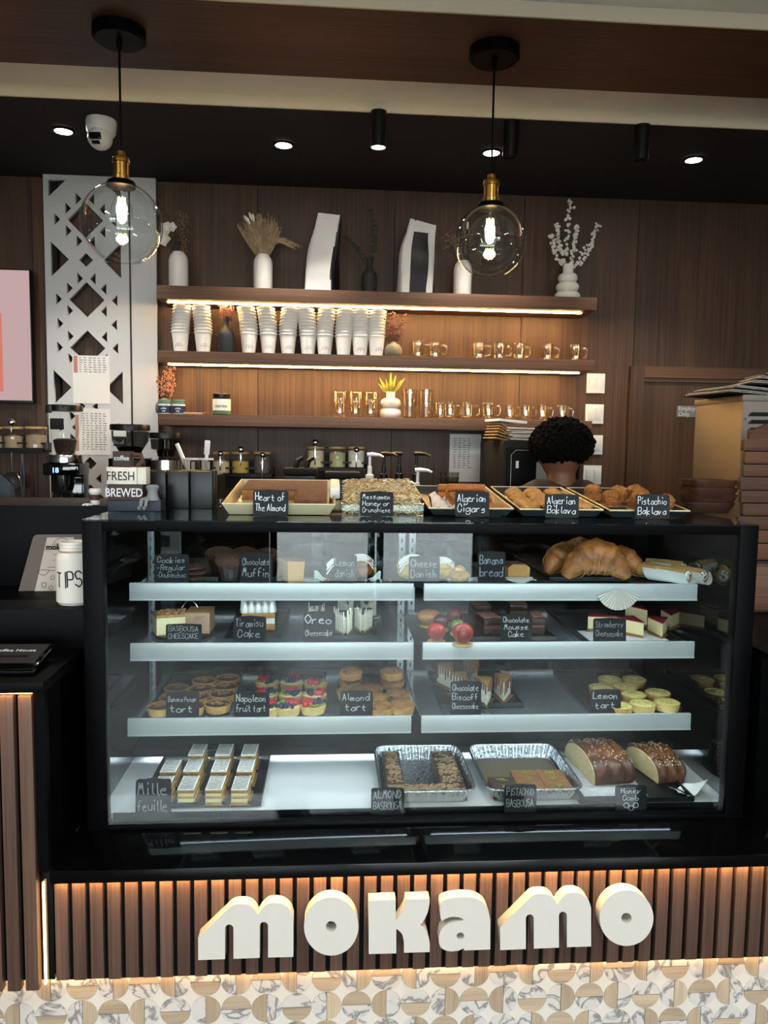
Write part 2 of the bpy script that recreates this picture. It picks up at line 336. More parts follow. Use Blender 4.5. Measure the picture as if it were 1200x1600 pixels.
for i, (px, py, lit, nm) in enumerate([(592, 215, 1, 'lit, between the two pendants'), (795, 231, 0, 'unlit, just right of the right pendant cord'), (1000, 237, 0, 'unlit, rightmost of the cylinders')]):
    top = on(px+(4 if not lit else 0), py-41, ZC); top.z = ZC
    t = thing('cylinder_spotlight', 'black cylinder ceiling spotlight, '+nm, 'spotlight', top, group='black cylinder spots', rx=RAD(3))
    MB().lathe([(.0265, -.128), (.029, -.128), (.029, 0), (0, 0)], 24, cap=False).build('housing', 'black_metal', t)
    MB().cyl((0, 0, -.124), .0262, .003, 20).build('lens', 'lamp_white' if lit else 'charcoal', t)
    if lit:
        l = bpy.data.lights.new('spot_beam', 'SPOT'); l.energy = 44; l.color = (1, .93, .84); l.spot_size = RAD(90); l.spot_blend = .7; l.shadow_soft_size = .03
        lo = bpy.data.objects.new('spot_beam', l); COL.objects.link(lo); lo.parent = t; lo.location = (0, 0, -.13)
# unseen fill lamps added under the ceiling to brighten letters and slats
for i, (x, y) in enumerate([(-1.6, 0), (.5, 0), (2.4, 0), (-1.6, .6), (.5, .6), (2.4, .6)]):
    l = bpy.data.lights.new('added_fill_lamp', 'AREA'); l.shape = 'DISK'; l.size = .3; l.energy = 14; l.color = (1, .95, .88)
    lo = bpy.data.objects.new('added_fill_lamp', l); COL.objects.link(lo); lo.location = (x, y, ZC+.03)

# ------------------------------------------------------------------ pendants
def pendant(px, py_can, py_glob, gr, bulb_e, label):
    p = on(px, py_can, ZC); Y = p.y
    gz = at(px, py_glob, Y).z
    t = thing('pendant_lamp', label, 'pendant lamp', (p.x, Y, ZC), group='globe pendants')
    MB().lathe([(.0, -.034), (.070, -.034), (.078, -.028), (.078, 0), (0, 0)], 40, cap=False).build('ceiling_canopy', 'black_satin', t)
    MB().lathe([(.0, -.060), (.007, -.058), (.009, -.034)], 12, cap=False).build('cord_grip', 'black_satin', t)
    g = gz-ZC; top = g+gr*.93
    MB().tube([(0, 0, -.05), (0, 0, top+.10)], .0035, 8).build('cord', 'black_satin', t)
    s = MB().lathe([(.0, top+.102), (.012, top+.10), (.013, top+.088), (.024, top+.082), (.026, top+.076), (.026, top+.068), (.023, top+.066), (.023, top+.030), (.026, top+.028), (.026, top+.016), (.029, top+.014), (.029, top+.008)], 28, cap=False)
    s.build('brass_socket', 'brass', t)
    MB().lathe([(.0, top+.012), (.040, top+.012), (.043, top+.006), (.043, top-.004), (.036, top-.006), (0, top-.006)], 32, cap=False).build('shade_holder', 'black_satin', t)
    prof = []
    for k in range(25):
        a = RAD(70-(70+62)*k/24); prof.append((gr*cos(a), g+gr*sin(a)))
    prof = [(.036, top+.002)]+prof+[(prof[-1][0]+.002, prof[-1][1]-.003), (prof[-1][0]-.002, prof[-1][1]-.003)]
    MB().lathe(prof+[(r-.0016, z) for r, z in prof[::-1]], 56, cap=False).build('glass_globe', 'glass_clear', t, 60)
    b = [(.013, top), (.014, top-.016), (.022, top-.04), (.031, top-.066), (.032, top-.085), (.026, top-.105), (.012, top-.118), (.004, top-.121)]
    bo = MB().lathe(b, 28, cap=False).build('bulb', 'glass_clear', t, 60)
    fm = MB()
    for k in range(6):
        a = k*pi/3; q = (k+1)*pi/3
        fm.tube([(.010*cos(a), .010*sin(a), top-.035), (.012*cos(a), .012*sin(a), top-.085)], .0016, 6)
    fm.build('filament', 'filament', bo)
    MB().lathe([(.003, top-.01), (.003, top-.05), (.006, top-.055)], 8).build('stem', 'glass_clear', bo)
    l = bpy.data.lights.new('bulb_light', 'POINT'); l.energy = bulb_e; l.color = (1, .80, .52); l.shadow_soft_size = .02
    lo = bpy.data.objects.new('bulb_light', l); COL.objects.link(lo); lo.parent = t; lo.location = (0, 0, top-.062)
    return t
pendant(186, 46, 350, .122, 3, 'left clear globe pendant with brass socket hanging before the white panel')
pendant(773, 77, 378, .113, 3, 'right clear globe pendant with glowing bulb before the top shelf')
# ------------------------------------------------------------------ security camera
p = on(158, 188, ZC); p.z = ZC
t = thing('security_camera', 'white dome security camera on the black ceiling', 'camera', p, rz=RAD(-8))
MB().lathe([(.0, 0), (.056, 0), (.058, -.012), (.054, -.045), (.048, -.055), (0, -.056)], 32, cap=False).build('housing', 'white_plastic', t)
d = MB().ball((0, -.012, -.068), .047, 20, 12).build('eyeball', 'white_plastic', t)
MB().box(-.022, .022, -.062, -.045, -.090, -.066, .004).build('lens_window', 'black_gloss', d)
MB().box(-.014, .014, -.056, -.040, -.104, -.094, .002).build('sensor_strip', 'black_satin', d)

# ------------------------------------------------------------------ white lattice panel
PY = WALLY-.045
def pp(cx, cy): q = at(cx, cy, PY); return (q.x, q.z)
c3 = lambda x, y: pp(x/3, 260+y/3)
pn = thing('lattice_panel', 'tall white wall panel cut with diamonds and triangles', 'wall panel', (0, PY, 0))
x0 = at(68, 273, PY).x; x1 = at(203.5, 500, PY).x; x2 = at(206.5, 500, PY).x; x3 = at(246, 500, PY).x
cxw = at(137, 480, PY).x
loops = [[(x0, 1.052), (x1, 1.052), (x1, ZC-.002), (x0, ZC-.002)]]
def mir(x): return 2*cxw-x
def both(poly):
    loops.append(poly); loops.append([(mir(a), b) for a, b in poly][::-1])
U3 = abs(c3(3, 600)[0]-c3(0, 600)[0])/3      # metres per crop pixel
def dia(zc, h): loops.append([(cxw, zc-h), (cxw+h, zc), (cxw, zc+h), (cxw-h, zc)])
zpx = lambda py: at(137, py, PY).z
for py in (345, 469, 544, 668, 783): dia(zpx(py), 84*U3)
for py in (407, 606, 724): dia(zpx(py), 33*U3)
for py in (407, 606):
    zc = zpx(py); xl = cxw-165*U3
    both([(xl, zc-82*U3), (xl+84*U3, zc), (xl, zc+82*U3)])
zt = zpx(284); xl = cxw-170*U3
both([(xl, zt), (xl, zt-78*U3), (xl+80*U3, zt)])
for D in (345, 469, 544, 668):
    for dx, dy in ((-30, -33), (-80, -17.5), (-132, 0), (-80, 17.5), (-30, 33)):
        if D in (469, 668) and dy == 33: continue
        if D == 544 and (dx, dy) in ((-30, -33),): continue
        zc = zpx(D+dy); xc = cxw+dx*U3
        both([(xc-13*U3, zc-27*U3), (xc+14*U3, zc), (xc-13*U3, zc+27*U3)])
zc = zpx(507); xc = cxw-128*U3; both([(xc-13*U3, zc-27*U3), (xc+14*U3, zc), (xc-13*U3, zc+27*U3)])
for py in (748,):
    zc = zpx(py); xc = cxw-40*U3; both([(xc-13*U3, zc-27*U3), (xc+14*U3, zc), (xc-13*U3, zc+27*U3)])
me = outline_mesh(loops, .020); me.materials.append(M['panel_white']); put('lattice_sheet', me, pn).location = (0, .0, 0)
MB().box(x2, x3, -.01, .01, 1.052, ZC-.002).build('plain_sheet', 'panel_white', pn)
MB().box(x0+.02, x0+.05, .0102, .043, 1.052, ZC-.01).box(x3-.035, x3-.005, .0102, .043, 1.052, ZC-.01).build('batten', 'dark_gap', pn)
# price lists taped on the panel
def printed(name, w, h, cols, rows, x0f, x1f, z0f, z1f, header=None):
    """a sheet of paper with rows of print"""
    b = MB(); rr = random.Random(w*1000)
    for r in range(rows):
        for c in range(cols):
            xa = w*(x0f+(x1f-x0f)*c/cols); xb = xa+w*(x1f-x0f)/cols*rr.uniform(.35, .8); za = h*(z0f+(z1f-z0f)*(r+.3)/rows); zb = za+h*(z1f-z0f)/rows*.30
            b.quad((xa, 0, za), (xb, 0, za), (xb, 0, zb), (xa, 0, zb))
    return b
def paper(pxa, pya, pxb, pyb, Y, label, cols, rows, box, tilt=0, band=None):
    a = at(pxa, pya, Y); b = at(pxb, pyb, Y); w = b.x-a.x; h = a.z-b.z
    t = thing('paper_sheet', label, 'paper', (a.x, Y, b.z), group='papers on the wall')
    t.rotation_euler = (0, tilt, 0)
    MB().box(0, w, 0, .0008, 0, h).build('sheet', 'paper', t)
    pr = printed('print', w, h, cols, rows, *box); o = pr.build('print', 'ink_grey', t, 0); o.location = (0, -.0008, 0); o['kind'] = 'stuff'
    if band: q = MB().box(w*band[0], w*band[1], -.0012, -.0004, h*band[2], h*band[3]).build('coloured_column', 'coral', t)
    return t
mat('ink_grey', '6c6a6c', .8); mat('coral', 'c08878', .8)
PS = PY-.0125
paper(113, 555, 172, 631, PS, 'white printed list with coral column taped on lattice panel, upper', 6, 7, (.18, .95, .64, .98), band=(.03, .14, .64, .99))
paper(117, 638, 173, 711, PS, 'white printed list hanging lower on lattice panel behind grinder', 6, 16, (.2, .92, .1, .92), band=(.0, .10, .08, .86))
paper(703, 678, 750, 753, WALLY-.003, 'white printed price list on walnut wall beside microwave', 4, 14, (.12, .72, .28, .93))
# ------------------------------------------------------------------ wall screen at the left edge
a = at(-120, 418, WALLY-.09); b = at(50, 626, WALLY-.09)
tv = thing('wall_screen', 'pink lit menu screen on the wall at the left edge', 'screen', (b.x, WALLY-.09, b.z)); w = b.x-a.x; h = a.z-b.z
emis('screen_pink', 'e8c4c4', .62); emis('screen_coral', 'e88a78', .75); emis('screen_rose', 'd86a72', .7); emis('screen_text', '4a4a9a', .6)
MB().box(-w-.01, .005, .002, .05, -.012, h+.006, .002).build('casing', 'black_plastic', tv)
MB().box(-w, 0, -.001, .002, 0, h).build('display', 'screen_pink', tv)
MB().box(-w, -.128, -.0016, -.0011, .04, .40).build('menu_picture', 'screen_coral', tv)
MB().box(-w, -.138, -.0022, -.0017, .30, .42).build('menu_picture', 'screen_rose', tv)
q = put('lettering', text_mesh('Y\nS', .052, 'chalk', bold=.001), tv); q.location = (-.152, -.003, .215)
# ------------------------------------------------------------------ floating shelves with light strips
SHX0, SHX1, SHY0 = -.79, 1.236, 3.59
SHZ = [(2.221, 2.162), (1.931, 1.879), (1.647, 1.595)]
SHELF = []
for i, (zt, zb) in enumerate(SHZ):
    t = thing('floating_shelf', ['top walnut floating shelf carrying vases and coffee bags', 'middle walnut floating shelf carrying stacked paper cups', 'lowest walnut floating shelf carrying glasses and mugs'][i], 'shelf', (0, 0, 0), group='walnut shelves')
    MB().box(SHX0, SHX1, SHY0, WALLY-.001, zb, zt, .003).build('board', 'walnut_h', t)
    if i < 2:
        MB().box(SHX0+.035, SHX1-.05, SHY0+.068, SHY0+.080, zb-.005, zb-.0005).build('light_strip', 'led_warm', t)
# ------------------------------------------------------------------ switches
for i, (px, py) in enumerate([(930.5, 599), (928.5, 647), (927, 695), (925, 742)]):
    p = at(px, py, WALLY-.003)
    t = thing('light_switch', 'white double light switch plate on walnut wall, '+['topmost', 'second from top', 'third from top, partly behind the hair', 'lowest'][i], 'switch', (p.x, WALLY-.001, p.z), group='light switches')
    MB().box(-.047, .047, -.008, 0, -.049, .049, .002).build('plate', 'plate_plastic', t)
    for s in (-1, 1):
        MB().X(Matrix.Rotation(RAD(4), 4, 'X')).box(s*.02-.0135, s*.02+.0135, -.013, -.006, -.028, .028, .0012).build('rocker', 'plate_plastic', t)
# ================================================================== counter and display case
GZ = .618; CX0, CX1 = -.555, 1.005; CY0, CY1 = 1.75, 2.42; CZ1 = 1.344
SIDEL, SIDER = -.582, 1.03
mat('case_side', '060708', .03, spec=1.0); M['case_side'].node_tree.nodes['Principled BSDF'].inputs['IOR'].default_value = 2.2
# front of the counter: black ledge, slats, light strips, tiled plinth
ct = thing('counter_front', 'slatted walnut counter front with lit black ledge below the display case', 'counter')
MB().box(SIDEL-.0, 2.4, 1.583, 2.42, GZ-.028, GZ, .001).build('ledge', 'black_gloss', ct)
MB().box(SIDEL, 2.4, 1.618, 1.620, .351, GZ-.030).box(SIDEL, 2.4, 1.81, 2.40, .366, GZ-.030).build('backing', 'black_matte', ct)
sl = MB().box(-.0135, .0135, 0, .016, 0, .219, .0015).mesh('slat', 'slat_wood')
n = 0; x = -.5665
while x < 2.37:
    o = put('slat', sl, ct); o.location = (x, 1.6012, .362+random.uniform(-.002, .002)); x += .0367; n += 1
MB().box(SIDEL+.004, 2.4, 1.5885, 1.5955, GZ-.0305, GZ-.0283).build('light_strip', 'led_ledge', ct)
# tiled plinth
tp = thing('tiled_plinth', 'plinth of half marble half wood round tiles under the slats', 'plinth')
MB().box(-1.6, 2.4, 1.6365, 1.80, 0, .3645).build('core', 'grout', tp)
MB().box(-1.6, 2.4, 1.6212, 1.6275, .359, .3645).build('light_strip', 'led_plinth', tp)
TR = .0327; PT = .0672
half = {}
for k in range(4):
    for mt in ('w', 'm'):
        a0 = k*90; pts = arc(0, 0, TR, a0, a0+180, 14)
        # a flat side along the cut, set a hair back from it for the joint
        off = Vector((cos(RAD(a0+90)), sin(RAD(a0+90))))*.0012
        poly = [(p[0]+off.x*.6, p[1]+off.y*.6) for p in pts]
        half[(k, mt)] = MB().prism(poly, 0, .004, 'XZ').mesh('round_half_tile', {'w': 'tile_wood' if k % 2 == 0 else 'tile_wood_v', 'm': 'tile_marble'}[mt])
h = PT/2; star = []
for c, a0 in (((-h, -h), 90), ((h, -h), 180), ((h, h), 270), ((-h, h), 360)):
    for q in range(7):
        a = RAD(a0-90*q/6); star.append((c[0]+(TR+.0009)*cos(a), c[1]+(TR+.0009)*sin(a)))
star = star  # concave four-pointed piece between four rounds
stm = outline_mesh([star], .004); stm.materials.append(M['tile_white'])
zr2 = at(300, 1581, 1.63).z
far = {'w': MB(), 'v': MB(), 'm': MB(), 's': MB()}
def merge(key, me, loc):
    far[key].add([tuple(v.co+Vector(loc)) for v in me.vertices], [tuple(p.vertices) for p in me.polygons])
for r in range(5):
    zc = zr2+PT*(1-r)
    for c in range(-9, 49):
        xc = -.94+c*PT
        px = 600+FPX*((V(xc, 1.63, zc)-CAM).dot(RT))/((V(xc, 1.63, zc)-CAM).dot(FW))
        seen = -30 < px < 1240 and r < 3
        k = (c+r) % 4
        if zc-TR < .350:
            for kk, mt in ((k, 'w'), ((k+2) % 4, 'm')):
                if r == 0 and kk in (0, 1, 3) and zc > .352: continue
                if seen: o = put('round_half_tile', half[(kk, mt)], tp); o.location = (xc, 1.6325, zc)
                else: merge('m' if mt == 'm' else ('w' if kk % 2 == 0 else 'v'), half[(kk, mt)].copy(), (xc, 1.6325, zc))
        if zc+h-TR < .350:
            if seen: o = put('star_tile', stm, tp); o.location = (xc+h, 1.6350, zc+h)
            else: merge('s', stm, (xc+h, 1.6350, zc+h))
for key, mt in (('w', 'tile_wood'), ('v', 'tile_wood_v'), ('m', 'tile_marble'), ('s', 'tile_white')): far[key].build('tile_field', mt, tp)['kind'] = 'stuff'
# ------------------------------------------------------------------ raised letters on the slats
ty = 1.576; TD = .028
def lp(pts): return [(at(x, y, ty).x, at(x, y, ty).z) for x, y in pts]
def curve(pts, n=6):   # Catmull-Rom through points
    out = []
    for i in range(len(pts)-1):
        p0, p1, p2, p3 = [Vector(pts[max(0, min(len(pts)-1, i+k))]) for k in (-1, 0, 1, 2)]
        for q in range(n):
            t = q/n; out.append(tuple(.5*((2*p1)+(-p0+p2)*t+(2*p0-5*p1+4*p2-p3)*t*t+(-p0+3*p1-3*p2+p3)*t**3)))
    out.append(tuple(pts[-1])); return out
def slot(xa, xb, ytop, ybot):  # arched gap between the feet of an m, open below
    r = (xb-xa)/2; return [(xb, ybot)]+[(xa+r+r*cos(RAD(a)), ytop+r-r*sin(RAD(a))) for a in range(0, 181, 15)]+[(xa, ybot)]
def m_shape(s):      # s maps the left m's pixels
    top = [(310, 1463)]+curve([(351, 1424), (362, 1414), (373, 1411), (388, 1412), (398, 1419), (403, 1428)], 5)+curve([(408, 1420), (418, 1411), (431, 1409), (444, 1412), (454, 1421), (458.5, 1434)], 5)
    b = [(458.5, 1493.5)]+[(419, 1494.5)]+slot(406, 419, 1439, 1494.5)[1:-1]+[(406, 1495)]+[(365, 1496.5)]+slot(352, 365, 1443, 1496.5)[1:-1]+[(352, 1497)]+[(310, 1498.5)]
    return [[s(p) for p in top+b]]
def disc(cx, cy, rx, ry, hr): return [[(cx+rx*cos(2*pi*i/48), cy+ry*sin(2*pi*i/48)) for i in range(48)], [(cx+hr*cos(-2*pi*i/24), cy+hr*sin(-2*pi*i/24)) for i in range(24)]]
K = [[(576, 1406), (618, 1404), (618, 1433)]+curve([(618, 1437), (625, 1428), (632, 1416), (634, 1404)], 4)+[(671, 1403)]+curve([(671, 1408), (668, 1424), (660, 1440), (656, 1443)], 4)+curve([(662, 1447), (668, 1458), (671, 1472), (671, 1486)], 4)+[(631, 1487)]+curve([(631, 1470), (628, 1458), (621, 1451), (619, 1450)], 4)+[(619, 1488), (576, 1489)]]
A = [curve([(688, 1433), (688, 1410), (700, 1403), (722, 1400), (745, 1403), (760, 1415), (765.5, 1436)], 5)+[(765.5, 1482), (725, 1483.5), (724, 1480)]+curve([(716, 1484), (700, 1484.5), (688, 1478), (685.5, 1464), (690, 1450), (703, 1441), (722, 1437)], 5)+[(724, 1435)]+curve([(718, 1432), (706, 1431), (696, 1434), (690, 1438)], 4),
     [(719+6*cos(-2*pi*i/20), 1461+5.5*sin(-2*pi*i/20)) for i in range(20)]]
letters = [('m', m_shape(lambda p: p), 'first letter m, leftmost'), ('o', disc(517.5, 1446, 42.5, 45.5, 8.3), 'letter o right after the first m'), ('k', K, 'letter k in the middle of the sign'), ('a', A, 'letter a between k and second m'),
           ('m', m_shape(lambda p: (p[0]+471+(p[0]-310)*-.045, p[1]-15.5+(p[0]-310)*-.005)), 'second letter m'), ('o', disc(978, 1433, 42, 43.5, 8), 'last letter o, rightmost')]
for ch, loops, nm in letters:
    pts = [lp(l) for l in loops]; cx = sum(p[0] for p in pts[0])/len(pts[0]); cz = min(p[1] for p in pts[0])
    me = outline_mesh([[(a-cx, b-cz) for a, b in l] for l in pts], TD); me.materials.append(M['letter_white'])
    o = put('sign_letter', me); o.location = (cx, ty+.0105, cz); tag(o, 'raised white shop sign '+nm, 'letter', 'raised letters on the counter front')
# ------------------------------------------------------------------ left service unit with slats
zU = at(40, 1064, 1.583).z
lu = thing('service_unit', 'black service counter unit with tall slats left of the display case', 'counter unit')
MB().box(-1.6, SIDEL, 1.60, 2.42, .366, zU-.0225).build('body', 'black_gloss', lu)
MB().box(-1.6, SIDEL+.001, 1.570, 2.42, zU-.022, zU, .001).build('top', 'black_satin', lu)
xr = at(57, 1200, 1.58).x
MB().box(xr, SIDEL, 1.579, 1.5995, GZ+.001, zU-.0225).build('corner_post', 'black_satin', lu)
sl2 = MB().box(-.0135, .0135, 0, .02, .357, zU-.03, .0015).mesh('slat', 'slat_wood')
for i in range(25):
    o = put('slat', sl2, lu); o.location = (xr-.020-i*.0372, 1.5785, 0)
MB().box(-1.59, xr-.002, 1.5735, 1.5777, zU-.0233, zU-.0225).build('light_strip', 'led_ledge', lu)
MB().box(xr+.0005, xr+.004, 1.592, 1.5985, .36, GZ-.03).build('side_light_strip', 'led_dim', lu)
# black cabinet step where the tip jar stands, and the back board behind it
zB = at(70, 952, 1.83).z; zT = CZ1
MB().box(-1.6, SIDEL+.006, 1.83, 2.40, zU+.0005, zB, .002).build('raised_cabinet', 'black_satin', lu)
MB().box(-1.6, SIDEL+.006, 2.12, 2.42, zB+.0005, zT, .002).build('back_cabinet', 'black_satin', lu)
# right unit mirrored
ru = thing('side_unit', 'black glossy counter unit right of the display case', 'counter unit')
MB().box(SIDER+.012, 2.4, 1.60, 2.42, GZ+.0005, zU).build('body', 'black_satin', ru)
MB().box(SIDER, SIDER+.0115, 1.60, 2.42, GZ+.0005, zU).build('side_panel', 'case_side', ru)
MB().box(SIDER, SIDER+.028, 1.5845, 1.5995, GZ+.0005, zU).build('corner_post', 'black_satin', ru)
sl3 = MB().box(-.0135, .0135, 0, .016, GZ+.001, zU-.008, .0015).mesh('slat', 'slat_wood')
for i in range(36):
    o = put('slat', sl3, ru); o.location = (SIDER+.048+i*.0372, 1.5838, 0)
MB().box(SIDER-.001, 2.4, 1.583, 2.42, zU+.0005, zU+.016, .001).build('top', 'black_satin', ru)
# ------------------------------------------------------------------ the display case
dc = thing('display_case', 'black framed glass pastry display case on the counter', 'display case')
S = [1.160, 1.008, .816]          # shelf heights
SHY = 1.90; SBY = 2.34; DECK = .637
f = MB(); B = .0015
xl = at(162, 1000, CY0).x; xr_ = at(1148, 1000, CY0).x
f.box(CX0, xl, CY0, CY0+.035, GZ+.0005, CZ1-.004, B).build('front_post', 'black_satin', dc)
MB().box(xr_, CX1+.012, CY0, CY0+.035, GZ+.0005, CZ1-.004, B).build('front_post', 'black_satin', dc)
MB().box(xl, xr_, CY0, CY0+.03, CZ1-.026, CZ1-.004, B).build('top_rail', 'black_satin', dc)
MB().box(xl, xr_, CY0, CY0+.025, GZ+.0005, GZ+.010, B).build('bottom_rail', 'black_satin', dc)
MB().box(xl, xr_, CY0+.006, CY0+.012, GZ+.010, CZ1-.026).build('front_glass', 'glass_case', dc)
MB().box(CX0, CX1+.012, CY0, CY1, CZ1-.0035, CZ1, 0).build('glass_top', 'glass_top', dc)
MB().box(CX0, CX0+.012, CY0+.035, CY1, GZ+.0005, CZ1-.004).build('side_wall', 'case_side', dc)
MB().box(CX1, CX1+.012, CY0+.035, CY1, GZ+.0005, CZ1-.004).build('side_wall', 'case_side', dc)
# rear sliding doors
xm = at(598, 850, CY1).x
for a, b, y in ((CX0+.012, xm+.02, CY1-.035), (xm-.02, CX1, CY1-.016)):
    dr = MB().box(a, a+.022, y, y+.014, DECK+.01, CZ1-.02).box(b-.022, b, y, y+.014, DECK+.01, CZ1-.02).box(a+.022, b-.022, y, y+.014, CZ1-.055, CZ1-.02).box(a+.022, b-.022, y, y+.014, DECK+.01, DECK+.05).build('sliding_door', 'black_satin', dc)
    MB().box(a+.022, b-.022, y+.004, y+.008, DECK+.05, CZ1-.055).build('pane', 'glass_smoke', dr)
MB().box(CX0+.012, CX1, CY1-.045, CY1, CZ1-.019, CZ1-.004).build('rear_top_rail', 'black_satin', dc)
# shelf standards with slots
for px in (221, 625, 1019):
    for s in (-1, 1):
        xq = at(px+(8.5 if px != 1019 else 0)+(8 if px != 1019 else 6)*s, 1000, SBY+.02).x
        st = MB().box(xq-.010, xq+.010, SBY+.014, SBY+.026, DECK+.02, CZ1-.02).build('shelf_standard', 'rail_white', dc)
        sm = MB(); z = DECK+.05
        while z < CZ1-.05: sm.box(xq-.002, xq+.002, SBY+.0125, SBY+.0145, z, z+.012); z += .028
        sm.build('slots', 'dark_gap', st)['kind'] = 'stuff'
# shelves
for i, z in enumerate(S):
    for (pa, pb) in ((at(203 if i < 2 else 197, 1000, SHY).x, at(645, 1000, SHY).x), (at(661, 1000, SHY).x, at(1086, 1000, SHY).x)):
        g = MB().box(pa+.004, pb-.004, SHY+.012, SBY+.012, z-.008, z-.001).build('shelf_glass', 'glass_shelf', dc)
        MB().box(pa, pb, SHY, SHY+.010, z-.030, z+.013, .001).build('price_rail', 'rail_white', g)
        MB().box(pa, pb, SHY-.002, SHY+.001, z-.030, z-.027).build('rail_bead', 'rail_white', g)
        MB().box(pa+.02, pb-.02, SHY+.0115, SHY+.026, z-.019, z-.010).build('light_strip', 'led_cool', g)
        for q in (pa+.006, pb-.010): MB().prism([(SHY+.02, z-.009), (SBY+.012, z-.009), (SBY+.012, z-.05)], q, q+.003, 'YZ').build('bracket', 'rail_white', g)
MB().box(xl+.01, xr_-.01, CY0+.032, CY0+.046, CZ1-.018, CZ1-.006).build('light_strip', 'led_cool', dc)
# deck: white lit bed, black vent strips
MB().box(CX0+.012, CX1, CY0+.053, CY1-.04, GZ+.001, DECK-.002).build('deck', 'deck_white' if 'deck_white' in M else 'white_plastic', dc)
fg = MB().box(xl, CX1, CY0+.026, CY0+.0525, GZ+.0005, GZ+.002).build('front_grille', 'black_plastic', dc)
MB().box(xl, CX1, CY0+.0495, CY0+.0525, GZ+.0025, DECK-.001).build('deck_fascia', 'black_plastic', dc)
MB().box(CX0+.013, CX1-.001, 2.14, CY1-.046, DECK-.001, DECK+.03).build('rear_duct', 'charcoal', dc)
MB().box(CX0+.013, CX1-.001, 2.105, 2.139, DECK+.024, DECK+.03).box(CX0+.013, CX1-.001, 2.103, 2.107, DECK+.011, DECK+.024).build('strip_cover', 'charcoal', dc)
MB().box(CX0+.05, CX1-.04, 2.112, 2.124, DECK+.019, DECK+.0235).build('light_strip', 'led_cool', dc)
# ================================================================== things on the three shelves
YS = 3.70
def spot(px, Y, Z, py=500):          # a place on a level board, under a pixel column
    return V(at(px, py, Y).x, Y, Z)
UNIT = mpp(at(600, 500, YS))          # metres in a pixel at the shelves
def vase(name, prof, px, z, Y, material, label, group=None, n=36, py=500, flute=0, fl=0):
    p = spot(px, Y, z+.0005, py); o = MB().lathe(prof, n, cap=False, flute=flute, fl=fl).build(name, material, None, 50)
    o.location = p; return tag(o, label, 'vase', group)
def pill(w, h, neck): r = w/2; return [(0, 0), (r*.9, 0), (r, .006)]+[(r, h*.72)]+[(r*(.55+.45*cos(RAD(a))), h*.72+h*.25*sin(RAD(a))) for a in (20, 40, 60, 80)]+[(neck, h), (neck-.004, h-.004), (neck-.006, h*.6), (0, h*.6)]
VL = 'white shelf vases'
vase('ribbed_vase', pill(.087, .172, .026), 279, SHZ[0][0], YS, 'ceramic_white', 'white ribbed rounded vase at left end of top shelf', VL, 72, 420, 36, .012)
vase('rounded_vase', pill(.088, .172, .026), 411, SHZ[0][0], YS, 'ceramic_white', 'white rounded vase holding the pampas fan on top shelf', VL, py=420)
vase('rounded_vase', pill(.086, .172, .026), 723, SHZ[0][0], YS, 'ceramic_white', 'white rounded vase behind the right pendant globe', VL, py=430)
def ringprof(w, h, rings, neck):
    pr = [(0, 0), (w*.3, 0)]; n = len(rings); zz = 0; hh = h*.74/n
    for r in rings:
        for a in range(-80, 81, 16): pr.append((w/2*r*(.66+.34*cos(RAD(a))), zz+hh/2+hh/2*sin(RAD(a))))
        zz += hh
    return pr+[(neck, zz+.004), (neck, h), (neck-.004, h), (neck-.005, h*.7), (0, h*.7)]
vase('ring_vase', ringprof(.122, .172, (1, .9, .76), .025), 887, SHZ[0][0], YS, 'ceramic_matte', 'white stacked ring vase with blossom branches at right end of top shelf', VL, 44, 440)
vase('ring_vase', ringprof(.104, .125, (1, .93), .021), 610, SHZ[2][0], YS, 'ceramic_matte', 'small white double ring vase with yellow leaves on lowest shelf', VL, 44, 650)
bott = lambda w, h: [(0, 0), (w*.46, 0), (w/2, .006), (w/2, h*.5), (w*.46, h*.58), (w*.3, h*.68), (w*.17, h*.74), (w*.15, h*.98), (w*.17, h), (w*.12, h), (w*.11, h*.8), (0, h*.8)]
DV = 'dark bud vases'
vase('bottle_vase', bott(.074, .172), 577, SHZ[0][0], YS, 'ceramic_dark', 'dark bottle vase with eucalyptus between the two coffee bags', DV, py=430)
vase('bottle_vase', bott(.076, .170), 353, SHZ[1][0], YS-.02, 'ceramic_dark', 'dark bottle vase with pink sprigs among the paper cups', DV, py=520)
rnd = lambda w, h: [(0, 0), (w*.3, 0), (w*.45, h*.12), (w/2, h*.36), (w*.47, h*.6), (w*.34, h*.82), (w*.16, h*.93), (w*.14, h), (w*.1, h), (w*.09, h*.9), (0, h*.85)]
vase('round_bud_vase', rnd(.085, .074), 614.5, SHZ[1][0], YS-.02, 'ceramic_taupe', 'taupe round bud vase right of the paper cup stacks', DV, py=540)
vase('round_bud_vase', rnd(.085, .078), 257, SHZ[2][0], YS+.04, 'ceramic_taupe', 'grey round bud vase at left end of lowest shelf', DV, py=640)
# ---- dried and fresh stems
mat('straw', 'b39b7a', .9, var=.3, scale=40); mat('straw_pale', 'cdbfa4', .9); mat('white_petal', 'e6e2d8', .7); mat('leaf_dark', '26332b', .7, var=.3); mat('leaf_yellow', '8a8a34', .6, var=.3, scale=12)
mat('pink_bud', '74484a', .8, var=.4, scale=90); mat('pink_bud2', 'b07862', .8, var=.4, scale=90); mat('twig', '3a2c22', .9); mat('brown_seed', '8a7258', .9, var=.3, scale=90)
def bouquet(name, label, px, py, Y, z):
    p = spot(px, Y, z, py); return thing(name, label, 'flowers', p, group='stems in the vases')
def stem_to(mb, a, b, r, bow=.1, n=6):
    a = Vector(a); b = Vector(b); d = b-a; side = Vector((d.z, 0, -d.x))*bow
    pts = [a+d*(i/n)+side*sin(pi*i/n) for i in range(n+1)]; mb.tube(pts, [r*(1-.5*i/n) for i in range(n+1)], 5); return pts
